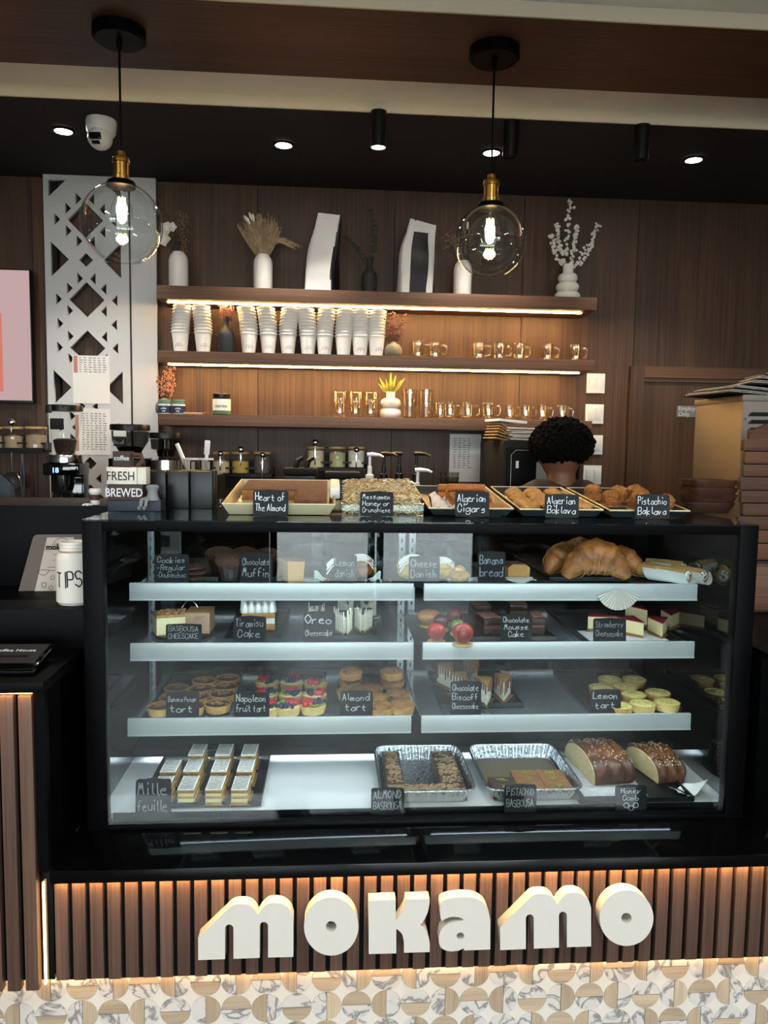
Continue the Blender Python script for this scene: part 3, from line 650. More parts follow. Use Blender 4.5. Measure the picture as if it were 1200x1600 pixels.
def petalflower(mb, c, r, rr, n=5):
    nrm = Vector((rr.uniform(-.7, .7), -1, rr.uniform(-.4, .7))).normalized(); a = nrm.orthogonal().normalized(); b = nrm.cross(a); c = Vector(c)
    for k in range(n):
        t = 2*pi*k/n+rr.random()*.4; d = a*cos(t)+b*sin(t); e = a*-sin(t)+b*cos(t)
        mb.add([c, c+d*r*.6+e*r*.42+nrm*r*.15, c+d*r+nrm*r*.35, c+d*r*.6-e*r*.42+nrm*r*.15], [(0,1,2,3)])
def leafblade(mb, a, b, w, nrm=Vector((0,-1,0))):
    a = Vector(a); b = Vector(b); d = b-a; s = d.cross(nrm).normalized()*w
    mb.add([a, a+d*.4+s+nrm*w*.4, b, a+d*.4-s+nrm*w*.4, a+d*.45-nrm*w*.1], [(0,1,4),(1,2,4),(2,3,4),(3,0,4)])
rr = random.Random(3); U = UNIT
# roses at the left
t = bouquet('rose_bouquet', 'white roses with dried seed spray in the ribbed vase', 279, 390, YS, SHZ[0][0]+.165)
sm = MB(); lm = MB(); sd = MB()
for dx, dz, r in ((-20, 18, 12), (-15, 34, 10), (-7, 36, 8)):
    stem_to(sm, (0, 0, -.05), (dx*U, -.02, dz*U), .0018)
    ro = MB(); c = Vector((dx*U, -.03, dz*U))
    for lay in range(4):
        for k in range(5):
            a = 2*pi*k/5+lay*.6; rad = r*U*(1-.22*lay); d = Vector((cos(a), -.25+.2*lay*-1, sin(a))); e = Vector((-sin(a), 0, cos(a)))
            q = c+d*rad*.35
            ro.add([q-e*rad*.2, q+e*rad*.45+d*rad*.25+Vector((0, -rad*.35, 0)), q+d*rad*.65+Vector((0, -rad*.25, 0)), q-e*rad*.45+d*rad*.25+Vector((0, -rad*.35, 0))], [(0,1,2,3)])
    ro.ball(c, r*U*.62, 10, 6); ro.build('rose', 'white_petal', t)
for k in range(5):
    pts = stem_to(sm, (0, 0, -.05), (rr.uniform(-4, 16)*U, rr.uniform(-.02, .03), rr.uniform(36, 60)*U), .0012)
    for q in pts[2:]:
        for w in range(14): sd.ball(q+Vector((rr.gauss(0, 2.8)*U, rr.gauss(0, .007), rr.gauss(0, 2.8)*U)), .0022, 4, 3)
pts = stem_to(sm, (0, 0, -.05), (-25*U, .02, 66*U), .0012)
for q in pts[1:]:
    for w in range(5): leafblade(lm, q, q+Vector((rr.uniform(-7, 7)*U, 0, rr.uniform(1, 8)*U)), .003)
for w in range(12): leafblade(lm, (0, -.01, 5*U), (rr.uniform(-10, 6)*U, -.01, rr.uniform(12, 38)*U), .006)
sm.build('stems', 'twig', t); sd.build('seed_spray', 'brown_seed', t)['kind'] = 'stuff'; lm.build('leaves', 'leaf_dark', t)['kind'] = 'stuff'
# pampas fan
t = bouquet('pampas_bunch', 'fan of tan dried pampas grass in white vase on top shelf', 411, 392, YS, SHZ[0][0]+.165); pm = MB()
for k in range(260):
    u = rr.uniform(-1, 1); L = rr.uniform(46, 66)*U*(1-.12*abs(u)); ang = u*RAD(38)-RAD(6)
    e = (sin(ang)*L, rr.uniform(-.03, .035), cos(ang)*L-(.02 if u > .7 else 0)); pts = stem_to(pm, (u*.006, 0, -.03), e, .0011, .03*u, 4)
    for w in range(5): q = pts[2]+(pts[4]-pts[2])*rr.random(); pm.tube([q, q+Vector((rr.gauss(0, .005), rr.gauss(0, .005), .014))], .0006, 3)
for k in range(34):     # drooping side
    L = rr.uniform(50, 66)*U; a = RAD(rr.uniform(42, 62)); pts = [Vector((sin(a*.6*i/6+a*.4)*L*i/6, rr.uniform(-.004, .004), cos(a*.9*i/6)*L*i/6*(1-.55*(i/6)**2))) for i in range(7)]
    pm.tube(pts, .0009, 4)
    for w in range(6): q = pts[rr.randrange(3, 7)]; pm.tube([q, q+Vector((rr.uniform(.002, .012), rr.gauss(0, .004), rr.gauss(-.002, .005)))], .0006, 3)
pm.build('grass_plumes', 'straw', t)['kind'] = 'stuff'
sm = MB()
for dx, dz in ((-30, 50), (-22, 54), (-17, 52), (-26, 47)):
    stem_to(sm, (0, -.012, -.03), (dx*U*.82, -.03, dz*U), .0012, .06)
    MB().X(Matrix.Translation((dx*U*.82, -.03, dz*U+.008)) @ Matrix.Rotation(RAD(dx*1.6+15), 4, 'Y')).ball((0, 0, 0), .0062, 8, 6, (1, 1, 3)).build('bunny_tail', 'white_petal', t)
sm.build('stems', 'straw_pale', t)
# eucalyptus
t = bouquet('eucalyptus_sprig', 'dark green eucalyptus sprigs in the bottle vase on top shelf', 577, 398, YS, SHZ[0][0]+.165); sm = MB(); lm = MB()
for ex, ez in ((3, 73), (-38, 34), (6, 50)):
    pts = stem_to(sm, (0, 0, -.05), (ex*U, .0, ez*U), .0014, .06, 12)
    for i, q in enumerate(pts[2:]):
        for s in (-1, 1): leafblade(lm, q, q+Vector((s*rr.uniform(4, 6.5)*U, rr.uniform(-.01, .01), rr.uniform(0, 4)*U)), .0075)
sm.build('stems', 'twig', t); lm.build('leaves', 'leaf_dark', t)['kind'] = 'stuff'
# dried flowers behind the right globe
t = bouquet('dried_bunch', 'brown dried flower bunch behind the right pendant globe', 723, 402, YS, SHZ[0][0]+.165); sm = MB(); sd = MB()
for k in range(16):
    e = Vector((rr.uniform(-28, 14)*U, rr.uniform(-.02, .02), rr.uniform(18, 52)*U)); stem_to(sm, (0, 0, -.05), e, .001)
    for w in range(16): sd.ball(e+Vector((rr.gauss(0, .011), rr.gauss(0, .008), rr.gauss(0, .011))), .0032, 4, 3)
e = (6*U, -.01, 56*U); stem_to(sm, (0, 0, -.05), e, .0012); sm.build('stems', 'twig', t); sd.build('seed_heads', 'brown_seed', t)['kind'] = 'stuff'
MB().ball(e, .006, 8, 6, (1, 1, 3)).build('bunny_tail', 'white_petal', t)
# blossom branches
t = bouquet('blossom_branch', 'branches of small white blossom in the stacked ring vase', 887, 407, YS, SHZ[0][0]+.165); sm = MB(); bl = MB(); sd = MB()
for e, b in (((2, 99), -.03), ((46, 64), .10), ((-27, 46), -.08), ((12, 60), .02), ((-20, 62), -.03), ((24, 30), .05)):
    pts = stem_to(sm, (0, 0, -.05), (e[0]*U, rr.uniform(-.02, .02), e[1]*U), .0014, b, 16)
    for q in pts[5:]:
        for w in range(4 if e[1] > 40 else 1):
            if rr.random() < .85: petalflower(bl, q+Vector((rr.gauss(0, .006), rr.gauss(-.006, .004), rr.gauss(0, .006))), .0085, rr)
for k in range(26): sd.ball((rr.gauss(8, 7)*U, rr.gauss(0, .01), rr.gauss(20, 9)*U), .004, 5, 4)
sm.build('twigs', 'twig', t); bl.build('blossoms', 'white_petal', t)['kind'] = 'stuff'; sd.build('buds', 'pink_bud', t)['kind'] = 'stuff'
# pink sprigs in the bud vases
def sprigs(label, px, py, Y, z, spread, h, m, seed):
    t = bouquet('dried_sprig', label, px, py, Y, z); r2 = random.Random(seed); sm = MB(); sd = MB()
    for k in range(11):
        e = Vector((r2.uniform(-spread, spread)*U, r2.uniform(-.02, .02), r2.uniform(.45, 1)*h*U)); pts = stem_to(sm, (0, 0, -.04), e, .0009, r2.uniform(-.1, .1), 7)
        for q in pts[3:]:
            for w in range(5): sd.ball(q+Vector((r2.gauss(0, .006), r2.gauss(0, .005), r2.gauss(0, .006))), r2.uniform(.0022, .0042), 5, 4)
    sm.build('stems', 'twig', t); sd.build('buds', m, t)['kind'] = 'stuff'
sprigs('dusky pink dried sprigs in the dark bottle vase among paper cups', 353, 495, YS-.02, SHZ[1][0]+.165, 12, 27, 'pink_bud', 1)
sprigs('rust pink dried sprigs in the taupe vase beside paper cups', 615, 532, YS-.02, SHZ[1][0]+.072, 19, 48, 'pink_bud', 2)
sprigs('salmon dried sprigs in the grey vase on lowest shelf', 258, 620, YS+.04, SHZ[2][0]+.076, 16, 50, 'pink_bud2', 3)
t = bouquet('leaf_sprig', 'yellow green pointed leaves in the small ring vase', 610, 613, YS, SHZ[2][0]+.122)
for dx, dz in ((-20, 15), (-18, 24), (-8, 22), (0, 32), (8, 28), (23, 24), (14, 17), (5, 20), (-5, 12), (18, 21)):
    lm = MB(); leafblade(lm, (dx*U*.12, 0, -.008), (dx*U, rr.uniform(-.02, .01), dz*U), .009); lm.build('leaf', 'leaf_yellow', t)
# ---- coffee bags
def bag(px, label, w, d, h, rz, stripe):
    p = spot(px, YS-.01, SHZ[0][0]+.0008, 440); t = thing('coffee_bag', label, 'bag', p, rz, 'white coffee bags'); r2 = random.Random(px)
    def prof(u, v):        # u round the bag, v up
        a = 2*pi*u; k = 1-.0*v; sx = abs(cos(a))**.35*(1 if cos(a) > 0 else -1); sy = abs(sin(a))**.5*(1 if sin(a) > 0 else -1)
        ww = w/2*(1-.30*max(0, v-.55)**1.2*1.8); dd = d/2*(1-max(0, v-.25)/.75*.97) if v > .25 else d/2*(.94+.06*v/.25)
        wob = .0035*sin(9*v+5*u)+.003*sin(23*u+6*v)
        return (sx*(ww+wob*.5)+.035*v*v, sy*(dd+wob), h*v*(1-.03*(sx if v > .9 else 0)))
    g = MB().grid(prof, 40, 22, True); g.f.append(tuple(i*22 for i in range(40))[::-1])
    me = g.mesh('body', 'bag_white', 55); me.materials.append(M['bag_black'])
    for f in me.polygons:
        c = f.center
        if stripe == 'side': f.material_index = 1 if c.x > w*.40+.03*(c.z/h)**2 and c.z < h*.95 else 0
        else: f.material_index = 1 if (c.y < 0 and -.22*w+.03*(c.z/h)**2 < c.x < .25*w+.02*(c.z/h)**2 and c.z < h*.86) or (c.y > 0 and abs(c.x) < .3*w) else 0
    put('body', me, t)
    MB().box(-w*.33+.036, w*.36+.036, -.0035, .0035, h*.945, h*.965, .001).build('fold_seam', 'bag_white', t)
    return t
bag(503, 'white coffee bag with black side, left one on top shelf', .150, .10, .36, RAD(-22), 'side')
bag(648, 'white coffee bag with black centre stripe, right one on top shelf', .165, .10, .345, RAD(14), 'mid')
# ---- paper cups
cupm = MB().lathe([(.0, .004), (.0275, .004), (.0278, 0), (.029, 0), (.0396, .0925), (.0424, .0930), (.0432, .0955), (.0428, .0985), (.0405, .0995), (.0383, .097), (.0272, .006), (0, .006)], 28, cap=False).mesh('paper_cup', 'paper_cup', 40)
def wrap(me, r0, slope, z0):       # bend flat print onto the cup's wall
    for v in me.vertices:
        a = v.co.x/r0; r = r0+slope*(v.co.z)+.0004; v.co = (r*sin(a), -r*cos(a), z0+v.co.z)
    return me
lg = MB()
def ribbon(mb, pts, w):
    for i in range(len(pts)-1):
        a = Vector(pts[i]); b = Vector(pts[i+1]); d = (b-a); n_ = Vector((-d.y, d.x)).normalized()*w/2
        mb.quad((a.x-n_.x, 0, a.y-n_.y), (b.x-n_.x, 0, b.y-n_.y), (b.x+n_.x, 0, b.y+n_.y), (a.x+n_.x, 0, a.y+n_.y))
ribbon(lg, arc(0, .012, .0175, 0, 180, 16), .0009)
for x, h in ((-.013, .006), (-.009, .009), (-.005, .012), (0, .0085), (.004, .013), (.008, .008), (.012, .006)):
    ribbon(lg, [(x-.0018, .0125), (x-.0018, .0125+h), (x, .0125+h+.002), (x+.0018, .0125+h), (x+.0018, .0125)], .0008)
lg.box(-.019, .019, 0, .0001, .0115, .0122)
logo = lg.mesh('logo', 'ink', 0); wrap(logo, .0300, .12, .014)
tx = text_mesh('mokamo', .0105, 'ink', 0, bold=.0006, sx=1.05); wrap(tx, .0300, .12, .0165)
tl = MB()
for i, w in enumerate((.030, .018, .024)): tl.box(-.015, -.015+w, 0, .0001, .026-i*.006, .0285-i*.006)
tlm = tl.mesh('logo', 'ink', 0); wrap(tlm, .0300, .12, .012)
ordn = ['bottom', 'second', 'third', 'fourth', 'fifth', 'sixth', 'seventh', 'eighth', 'ninth', 'tenth']
stacks = [(282, 9, 'leftmost cup stack'), (317.5, 9, 'cup stack left of the dark bottle vase'), (389, 9, 'cup stack just right of the dark bottle vase'), (419.5, 9, 'fourth cup stack from the left'), (450, 9, 'fifth cup stack from the left'),
          (481.5, 9, 'sixth cup stack from the left'), (507.5, 9, 'fourth cup stack from the right'), (537, 9, 'third cup stack from the right'), (563, 9, 'second cup stack from the right'), (588.5, 9, 'rightmost cup stack')]
for si, (px, n, nm) in enumerate(stacks):
    p = spot(px, YS-.012, SHZ[1][0]+.0006, 520); lean = rr.uniform(-.0006, .0006)
    for k in range(n):
        cu = put('paper_cup', cupm); z = k*.0146
        cu.location = (p.x+lean*k*k*.4, p.y, p.z+z); r = rr.uniform(-.5, .5); cu.rotation_euler = (0, 0, r)
        tag(cu, 'white paper cup, %s of the %s' % (ordn[k] if k == 0 else ordn[k]+' up', nm), 'cup', 'paper cups stacked on the middle shelf')
        if k == 0:
            if si == 7: put('logo', tlm, cu)
            else: put('logo', logo, cu); put('lettering', tx, cu)
            cu.rotation_euler.z = rr.uniform(-.1, .4)
# ---- glass mugs and tumblers
mugb = MB().lathe([(.0, .0), (.030, 0), (.033, .003), (.034, .012), (.0345, .074), (.034, .078), (.0315, .0785), (.0300, .074), (.029, .016), (.024, .011), (0, .010)], 32, cap=False).mesh('body', 'glass_cup', 50)
mugh = MB().tube([(.033, 0, .062), (.046, 0, .064), (.055, 0, .060), (.058, 0, .050), (.057, 0, .034), (.052, 0, .022), (.033, 0, .018)], .0042, 8).mesh('handle', 'glass_cup', 60)
def mug(px, py, z, Y, rz, label, group, s=1):
    t = thing('glass_mug', label, 'mug', spot(px, Y, z+.0005, py), rz, group, sc=s); put('body', mugb, t); put('handle', mugh, t)
for px, nm in ((653, 'first of the pair right of the taupe vase'), (680, 'second of the pair right of the taupe vase'), (748, 'left one of the middle three'), (780, 'centre one of the middle three'), (811, 'right one of the middle three'), (855, 'second from the right end'), (899, 'at the right end')):
    mug(px, 545, SHZ[1][0], YS-.03, rr.uniform(-.1, .15), 'clear glass mug on the middle shelf, '+nm, 'clear mugs on the middle shelf')
for i, (px, rz, Y) in enumerate(((688, pi, .03), (703, .2, -.04), (731, .1, -.04), (763, -.1, -.04), (796, .1, -.04), (821, .1, -.04), (847, .0, -.04), (878, -.1, -.04))):
    mug(px, 640, SHZ[2][0], YS+Y, rz, 'clear glass mug on lowest shelf, '+('partly behind another at left end of row' if i == 0 else ['', 'first', 'second', 'third', 'fourth', 'fifth', 'sixth', 'seventh'][i]+' from left in front row'), 'clear mugs on the lowest shelf', 1.0 if i < 4 else .93)
tall = MB().lathe([(.0, .0), (.030, 0), (.0335, .004), (.034, .02), (.035, .118), (.0335, .121), (.0315, .118), (.030, .03), (.022, .020), (0, .018)], 28, cap=False).mesh('double_wall_glass', 'glass_cup', 50)
for px, nm in ((531, 'leftmost of three'), (555.5, 'middle of three'), (579, 'nearest the white ring vase')):
    o = put('double_wall_glass', tall); o.location = spot(px, YS-.02, SHZ[2][0]+.0005, 640); tag(o, 'tall clear double walled glass on lowest shelf, '+nm, 'glass', 'tall glasses on the lowest shelf')
tum = MB().lathe([(.0, .0), (.030, 0), (.032, .003), (.0365, .076), (.0345, .077), (.031, .008), (0, .007)], 28, cap=False).mesh('glass_tumbler', 'glass_cup', 50)
for px, nm in ((640, 'left pair right of the ring vase'), (665.5, 'right pair left of the mugs')):
    for k in range(2):
        o = put('glass_tumbler', tum); q = spot(px, YS-.02, SHZ[2][0]+.0005+k*.0595, 640)
        o.location = q
        tag(o, ('lower' if k == 0 else 'upper')+' clear tumbler of the stacked '+nm, 'glass', 'stacked tumblers')
# ---- jars, tub and clip at the left of the lowest shelf
mat('navy', '1d2c4a', .6); mat('green_lid', '5f7a66', .6); mat('tub_green', '3f6a45', .5)
for px, nm in ((257.5, 'before the grey bud vase'), (279.5, 'right of its twin')):
    t = thing('small_jar', 'small jar with navy label and grey green band, '+nm, 'jar', spot(px, YS-.045, SHZ[2][0]+.0005, 640), group='small navy jars')
    MB().lathe([(0, 0), (.028, 0), (.0295, .003), (.0295, .046), (.026, .052), (0, .052)], 28, cap=False).build('body', 'white_plastic', t)
    MB().lathe([(.0300, .004), (.0300, .038)], 28, cap=False).build('label', 'navy', t)
    MB().lathe([(0, .066), (.029, .066), (.0305, .064), (.0305, .046), (.0296, .046)], 28, cap=False).build('lid', 'green_lid', t)
    q = put('print', wrap(text_mesh('coffee\ncup', .011, 'chalk', 0, bold=.0002), .0300, 0, .022), t)
t = thing('supplement_tub', 'black lidded tub with white and green creatine label', 'tub', spot(346.5, YS-.04, SHZ[2][0]+.0005, 640))
MB().lathe([(0, 0), (.039, 0), (.041, .003), (.041, .074), (.038, .079), (0, .079)], 32, cap=False).build('body', 'charcoal', t)
MB().lathe([(.0415, .020), (.0415, .073)], 32, cap=False).build('label', 'plate_plastic', t); MB().lathe([(.0415, .004), (.0415, .0195)], 32, cap=False).build('label_band', 'tub_green', t)
MB().lathe([(0, .098), (.038, .098), (.040, .096), (.040, .0795), (.0385, .0795)], 32, cap=False, flute=0).build('lid', 'black_plastic', t)
put('print', wrap(text_mesh('CREATINE', .0135, 'ink', 0, bold=.0004), .0416, 0, .034), t)
t = thing('wooden_clip', 'small wooden clip lying on lowest shelf left of the tub', 'clip', spot(304, YS-.06, SHZ[2][0]+.0005, 640))
mat('pale_wood', 'a88a62', .6); MB().X(Matrix.Rotation(RAD(12), 4, 'Z')).box(-.05, .035, -.006, .006, 0, .010, .002).build('blade', 'pale_wood', t); MB().tube([(.035, .008, .006), (.055, .012, .012), (.06, .002, .006)], .003, 6).build('spring', 'brass', t)
# ================================================================== chalk lettering
GL = {}
for row in """A 0228 2842 1434|B 02 08  08 38 47 35 05  35 44 43 32 02|C 46 38 18 06 04 12 32 44|D 0208 08 28 46 44 22 02|E 4808 0802 0535 0242|F 4808 0802 0535|G 47 28 07 03 12 32 43 45 25|H 0208 4248 0545
I 2228|J 4843 43 32 12 03|K 0208 4805 0542|L 0802 0242|M 0218 1825 2538 3842|N 0208 0842 4248|O 28 06 04 22 44 46 28|P 0208 08 38 46 35 05|R 0208 08 38 46 35 05 2542|S 47 28 07 15 35 43 22 03|T 0848 2822|U 08 04 12 32 44 48|W 0812 1226 2632 3248|Y 0825 4825 2522
a 44 25 14 03 12 32 44 4542|b 0208 04 25 44 43 22 03|c 44 25 04 03 12 32 43|d 44 25 04 03 12 32 44 4842|e 0434 34 35 15 04 03 12 42|f 38 28 17 12 0535|g 44 25 04 03 12 33 44 45 41 30 10 01|h 0208 04 25 34 32|i 1215 1718|k 0108 3503 0332
l 1813 13 22|m 0205 04 15 23 22 23 35 44 42|n 0205 04 25 34 32|o 25 04 03 12 32 43 44 25|p 0005 04 25 44 43 22 03|r 0205 04 25 35|s 35 15 04 24 33 22 02|t 1713 13 22 32 0535|u 05 03 12 32 43 4542|v 0512 1235|w 0512 1224 2432 3245|y 0512 4501|z 0545 4502 0242|- 0434|j 2521 21 10""".replace('\n', '|').split('|'):
    ch, body = row.split(' ', 1); strokes = []; cur = []
    def pt(s): return (int(s[0]), int(s[1])-2)
    toks = body.split(' ')
    for tk in toks+['']:
        if len(tk) == 4 or tk == '':
            if len(cur) > 1: strokes.append(cur)
            cur = []
            if len(tk) == 4: strokes.append([pt(tk[:2]), pt(tk[2:])])
        else: cur.append(pt(tk))
    GL[ch] = strokes
def chalk_text(lines, w, h, seed=1):
    """hand-drawn single-stroke lettering, centred in a w by h field, as thin raised ribbons"""
    r = random.Random(seed); mb = MB(); n = len(lines); lh = h/n
    for li, ln in enumerate(lines):
        adv = []
        for ch in ln: adv.append(2.6 if ch == ' ' else (3.0 if ch in 'iIl' else (5.4 if ch in 'mwMW' else 4.9)))
        s = min(lh/8.6, 1.7*w/sum(adv)); sxx = min(s, w/sum(adv)); x = -sum(adv)*sxx/2; base = h/2-lh*(li+1)+lh*.26
        slant = r.uniform(-.04, .08)
        for ch, a in zip(ln, adv):
            jz = r.uniform(-.45, .45)*s; sc = s*r.uniform(.92, 1.06)
            for st in GL.get(ch, []):
                pts = curve(st, 4) if len(st) > 2 else st
                q = [(x+p[0]*sc*.92*sxx/s+r.uniform(-.1, .1)*sxx+p[1]*slant*sxx, base+jz+p[1]*sc+r.uniform(-.1, .1)*s) for p in pts]
                chalk_stroke(mb, q, max((s+sxx)*.36, .0012))
            x += a*sxx
    return mb
def chalk_stroke(mb, q, wd):
    for i in range(len(q)-1):
        a = Vector(q[i]); b = Vector(q[i+1]); d = b-a
        if d.length < 1e-6: continue
        d = d.normalized()*wd*.45; m = Vector((-d.y, d.x)); a2 = a-d*.7; b2 = b+d*.7
        mb.quad((a2.x-m.x, 0, a2.y-m.y), (b2.x-m.x, 0, b2.y-m.y), (b2.x+m.x, 0, b2.y+m.y), (a2.x+m.x, 0, a2.y+m.y))
def plaque(w, h):                      # scalloped chalkboard outline, base at z=0
    c = min(w, h)*.19; pts = []
    for sx, sz, a0 in ((1, 1, 0), (-1, 1, 90), (-1, -1, 180), (1, -1, 270)):
        cx, cz = sx*(w/2-c), h/2+sz*(h/2-c)
        for q in range(9):
            a = RAD(a0-20+130*q/8); rad = c*(1.0+.10*cos(4*(a-RAD(a0+45)))-.22*math.exp(-((q-4)/1.2)**2)*0); pts.append((cx+rad*cos(a), cz+rad*sin(a)))
        # a small swell in the middle of each side
        if (sx, sz) in ((1, 1), (-1, -1)): pts.append((0, h/2+sz*h/2*1.03))
    return pts
mat('chalk_dim', 'a2a5a8', .9)
def chalk_sign(px, py, pos, w, h, lines, label, lean=-8, rz=0.0, seed=1, dim=False, extra=None, up=0.0):
    """black chalk sign; pos = foot of the plaque"""
    t = thing('chalk_sign', label, 'sign', pos, RAD(rz), 'chalk signs', rx=RAD(lean))
    me = outline_mesh([[(a, b if b > h*.5 else b-up) for a, b in plaque(w, h)]], .003); me.transform(Matrix.Translation((0, 0, up))); me.materials.append(M['chalkboard']); b = put('board', me, t)
    tm = chalk_text(lines, w*.84, h*(.80 if not extra else .58), seed)
    if extra: extra(tm, w, h)
    o = tm.build('writing', 'chalk_dim' if dim else 'chalk', t, 0); o.location = (0, -.0019, up+h*.5+(h*.11 if extra else 0)); o['kind'] = 'stuff'
    MB().prism([(.0016, 0), (.024, 0), (.0016, h*.45)], -w*.12, -w*.12+.002, 'YZ').prism([(.0016, 0), (.024, 0), (.0016, h*.45)], w*.12, w*.12+.002, 'YZ').build('easel_foot', 'chalkboard', t)
    return t
# ================================================================== back bar against the wall
BZ = 1.05
bc = thing('back_counter', 'dark back bar counter along the walnut wall', 'counter', (0, 0, 0))
MB().box(-2.2, 1.36, 3.08, WALLY-.002, .001, BZ-.03).build('body', 'black_matte', bc); MB().box(-2.2, 1.37, 3.06, WALLY-.002, BZ-.0295, BZ, .002).build('worktop', 'charcoal', bc)
rc = thing('rear_worktop', 'low black worktop behind the left service unit', 'counter'); MB().box(-1.6, -.62, 2.43, 2.95, .001, 1.05).build('body', 'black_matte', rc); MB().box(-1.6, -.60, 2.43, 2.96, 1.0505, 1.08).build('top', 'black_satin', rc)
RZ = 1.0805
mat('beans', '2a1810', .5, bump=1.0, bscale=160); mat('powder_cream', 'd6c7a4', .9); mat('powder_yellow', 'c8a452', .9); mat('powder_grey', '5e564e', .9); mat('powder_green', 'b5b388', .9); mat('powder_white', 'e6e0d2', .9); mat('powder_tan', 'a08a70', .9)
mat('bamboo', 'a98a5c', .6, var=.2, scale=30); mat('orange_label', 'cc7a22', .6); mat('yellow_label', 'd6c020', .6); mat('silver_label', 'a6a8aa', .5); mat('kraft', '9a7a55', .8)
mat('sleeve_brown', '4a2c20', .7); mat('navy_block', '1c2430', .6); mat('brown_block', '3a2a26', .7); mat('fresh_white', 'd6cfc0', .7, var=.12, scale=25); emis('display_blue', '9fd0ff', 2.0)
# ---- grinders
def grinder(px0, px1, pyt, pyb, Y, label, full=True, smoke='glass_smoke', name='coffee_grinder'):
    a = at(px0, pyt, Y); b = at(px1, pyt, Y); cx = (a.x+b.x)/2; w = b.x-a.x; zt = a.z; zc = at(px0, pyb, Y).z
    t = thing(name, label, 'grinder', (cx, Y, BZ+.0005)); zt -= BZ; zc -= BZ; r = w/2
    MB().lathe([(0, zt), (r*1.0, zt), (r*1.03, zt-.006), (r*1.03, zt-.024), (r*.95, zt-.026), (0, zt-.026)], 32, cap=False).build('hopper_lid', 'black_plastic', t)
    MB().lathe([(r*.96, zt-.028), (r*.93, zt-.07), (r*.60, zc+.03), (r*.52, zc+.004)], 32, cap=False).build('hopper', smoke, t)
    zz = zc+(zt-zc)*.30
    MB().lathe([(0, zz+.004), (r*.45, zz+.008), (r*.66, zz), (r*.575, zc+.03), (r*.5, zc+.006), (0, zc+.006)], 28, cap=False).build('coffee_beans', 'beans', t)
    return t, r, zt, zc
t, r, zt, zc = grinder(73, 128, 633, 711, 3.42, 'black coffee grinder with clear hopper of beans and lit display', smoke='glass_clear')
MB().lathe([(r*.5, zc+.005), (r*.98, zc+.002), (r*1.0, zc-.004), (r*1.0, zc-.030), (r*.95, zc-.032)], 32, cap=False).build('chrome_collar', 'chrome', t)
bd = MB().box(-r, r, -r*.9, r*1.2, zc-.085, zc-.033, .006).box(-r*.95, r*.95, r*.2, r*1.2, .03, zc-.08, .004).box(-r, r, -r*1.2, r*1.2, 0, .03, .005).build('body', 'black_gloss', t)
MB().box(-r*.75, r*.55, -r*.9-.0015, -r*.9, zc-.082, zc-.040, .0004).build('display', 'black_gloss', bd)
o = put('digits', text_mesh('18', .030, 'display_blue', bold=.0006), bd); o.location = (-r*.28, -r*.9-.003, zc-.073)
MB().lathe([(0, zc-.15), (.014, zc-.15), (.024, zc-.12), (.026, zc-.085), (0, zc-.085)], 16, (0, -r*.4, 0), cap=False).build('spout', 'chrome', t)
MB().lathe([(.040, zc-.25), (.043, zc-.165), (.040, zc-.165), (.037, zc-.245), (0, zc-.245)], 24, (-.01, -r*.4, 0), cap=False).build('dosing_cup', 'glass_clear', t)
MB().tube([(-.06, -r*.4, zc-.20), (-.01, -r*.45, zc-.205), (.04, -r*.4, zc-.20)], .005, 8).tube([(.035, -r*.4, zc-.16), (.036, -r*.4, zc-.24)], .004, 6).tube([(-.05, -r*.4, zc-.16), (-.046, -r*.4, zc-.24)], .004, 6).build('holder', 'chrome', t)
MB().box(-.036, .020, -r*1.0, -r*.94, zt-.105, zt-.058, .004).build('label_plaque', 'chalkboard', t)
MB().box(-.052, -.026, -r*1.05, -r*1.0, zt-.036, zt-.004, .002).build('lid_clip', 'black_plastic', t)
t, r, zt, zc = grinder(173, 233, 663, 716, 3.36, 'smoky hopper grinder with decaf label behind the fresh brewed blocks')
MB().box(-r*.95, r*.95, -r*.8, r, .0, zc+.002, .006).build('body', 'black_gloss', t)
MB().box(-.048, .004, -r*.98, -r*.94, zt-.052, zt-.028, .0005).build('white_label', 'paper', t); MB().box(-.05, .0, -r*.93, -r*.88, zt-.092, zt-.062, .002).build('chalk_label', 'chalkboard', t)
q = chalk_text(['Decaf'], .044, .022, 4).build('writing', 'chalk', t, 0); q.location = (-.025, -r*.945, zt-.077)
t, r, zt, zc = grinder(234, 284, 676, 715, 3.40, 'dark hopper grinder with chrome front right of the decaf grinder')
MB().lathe([(r*.55, zc-.001), (r*1.0, zc-.01), (r*1.02, zc-.05), (r*.9, zc-.055)], 32, cap=False).build('chrome_collar', 'chrome', t)
MB().box(-r*.98, r*.98, -r*.7, r, .0, zc-.052, .006).build('body', 'black_plastic', t)
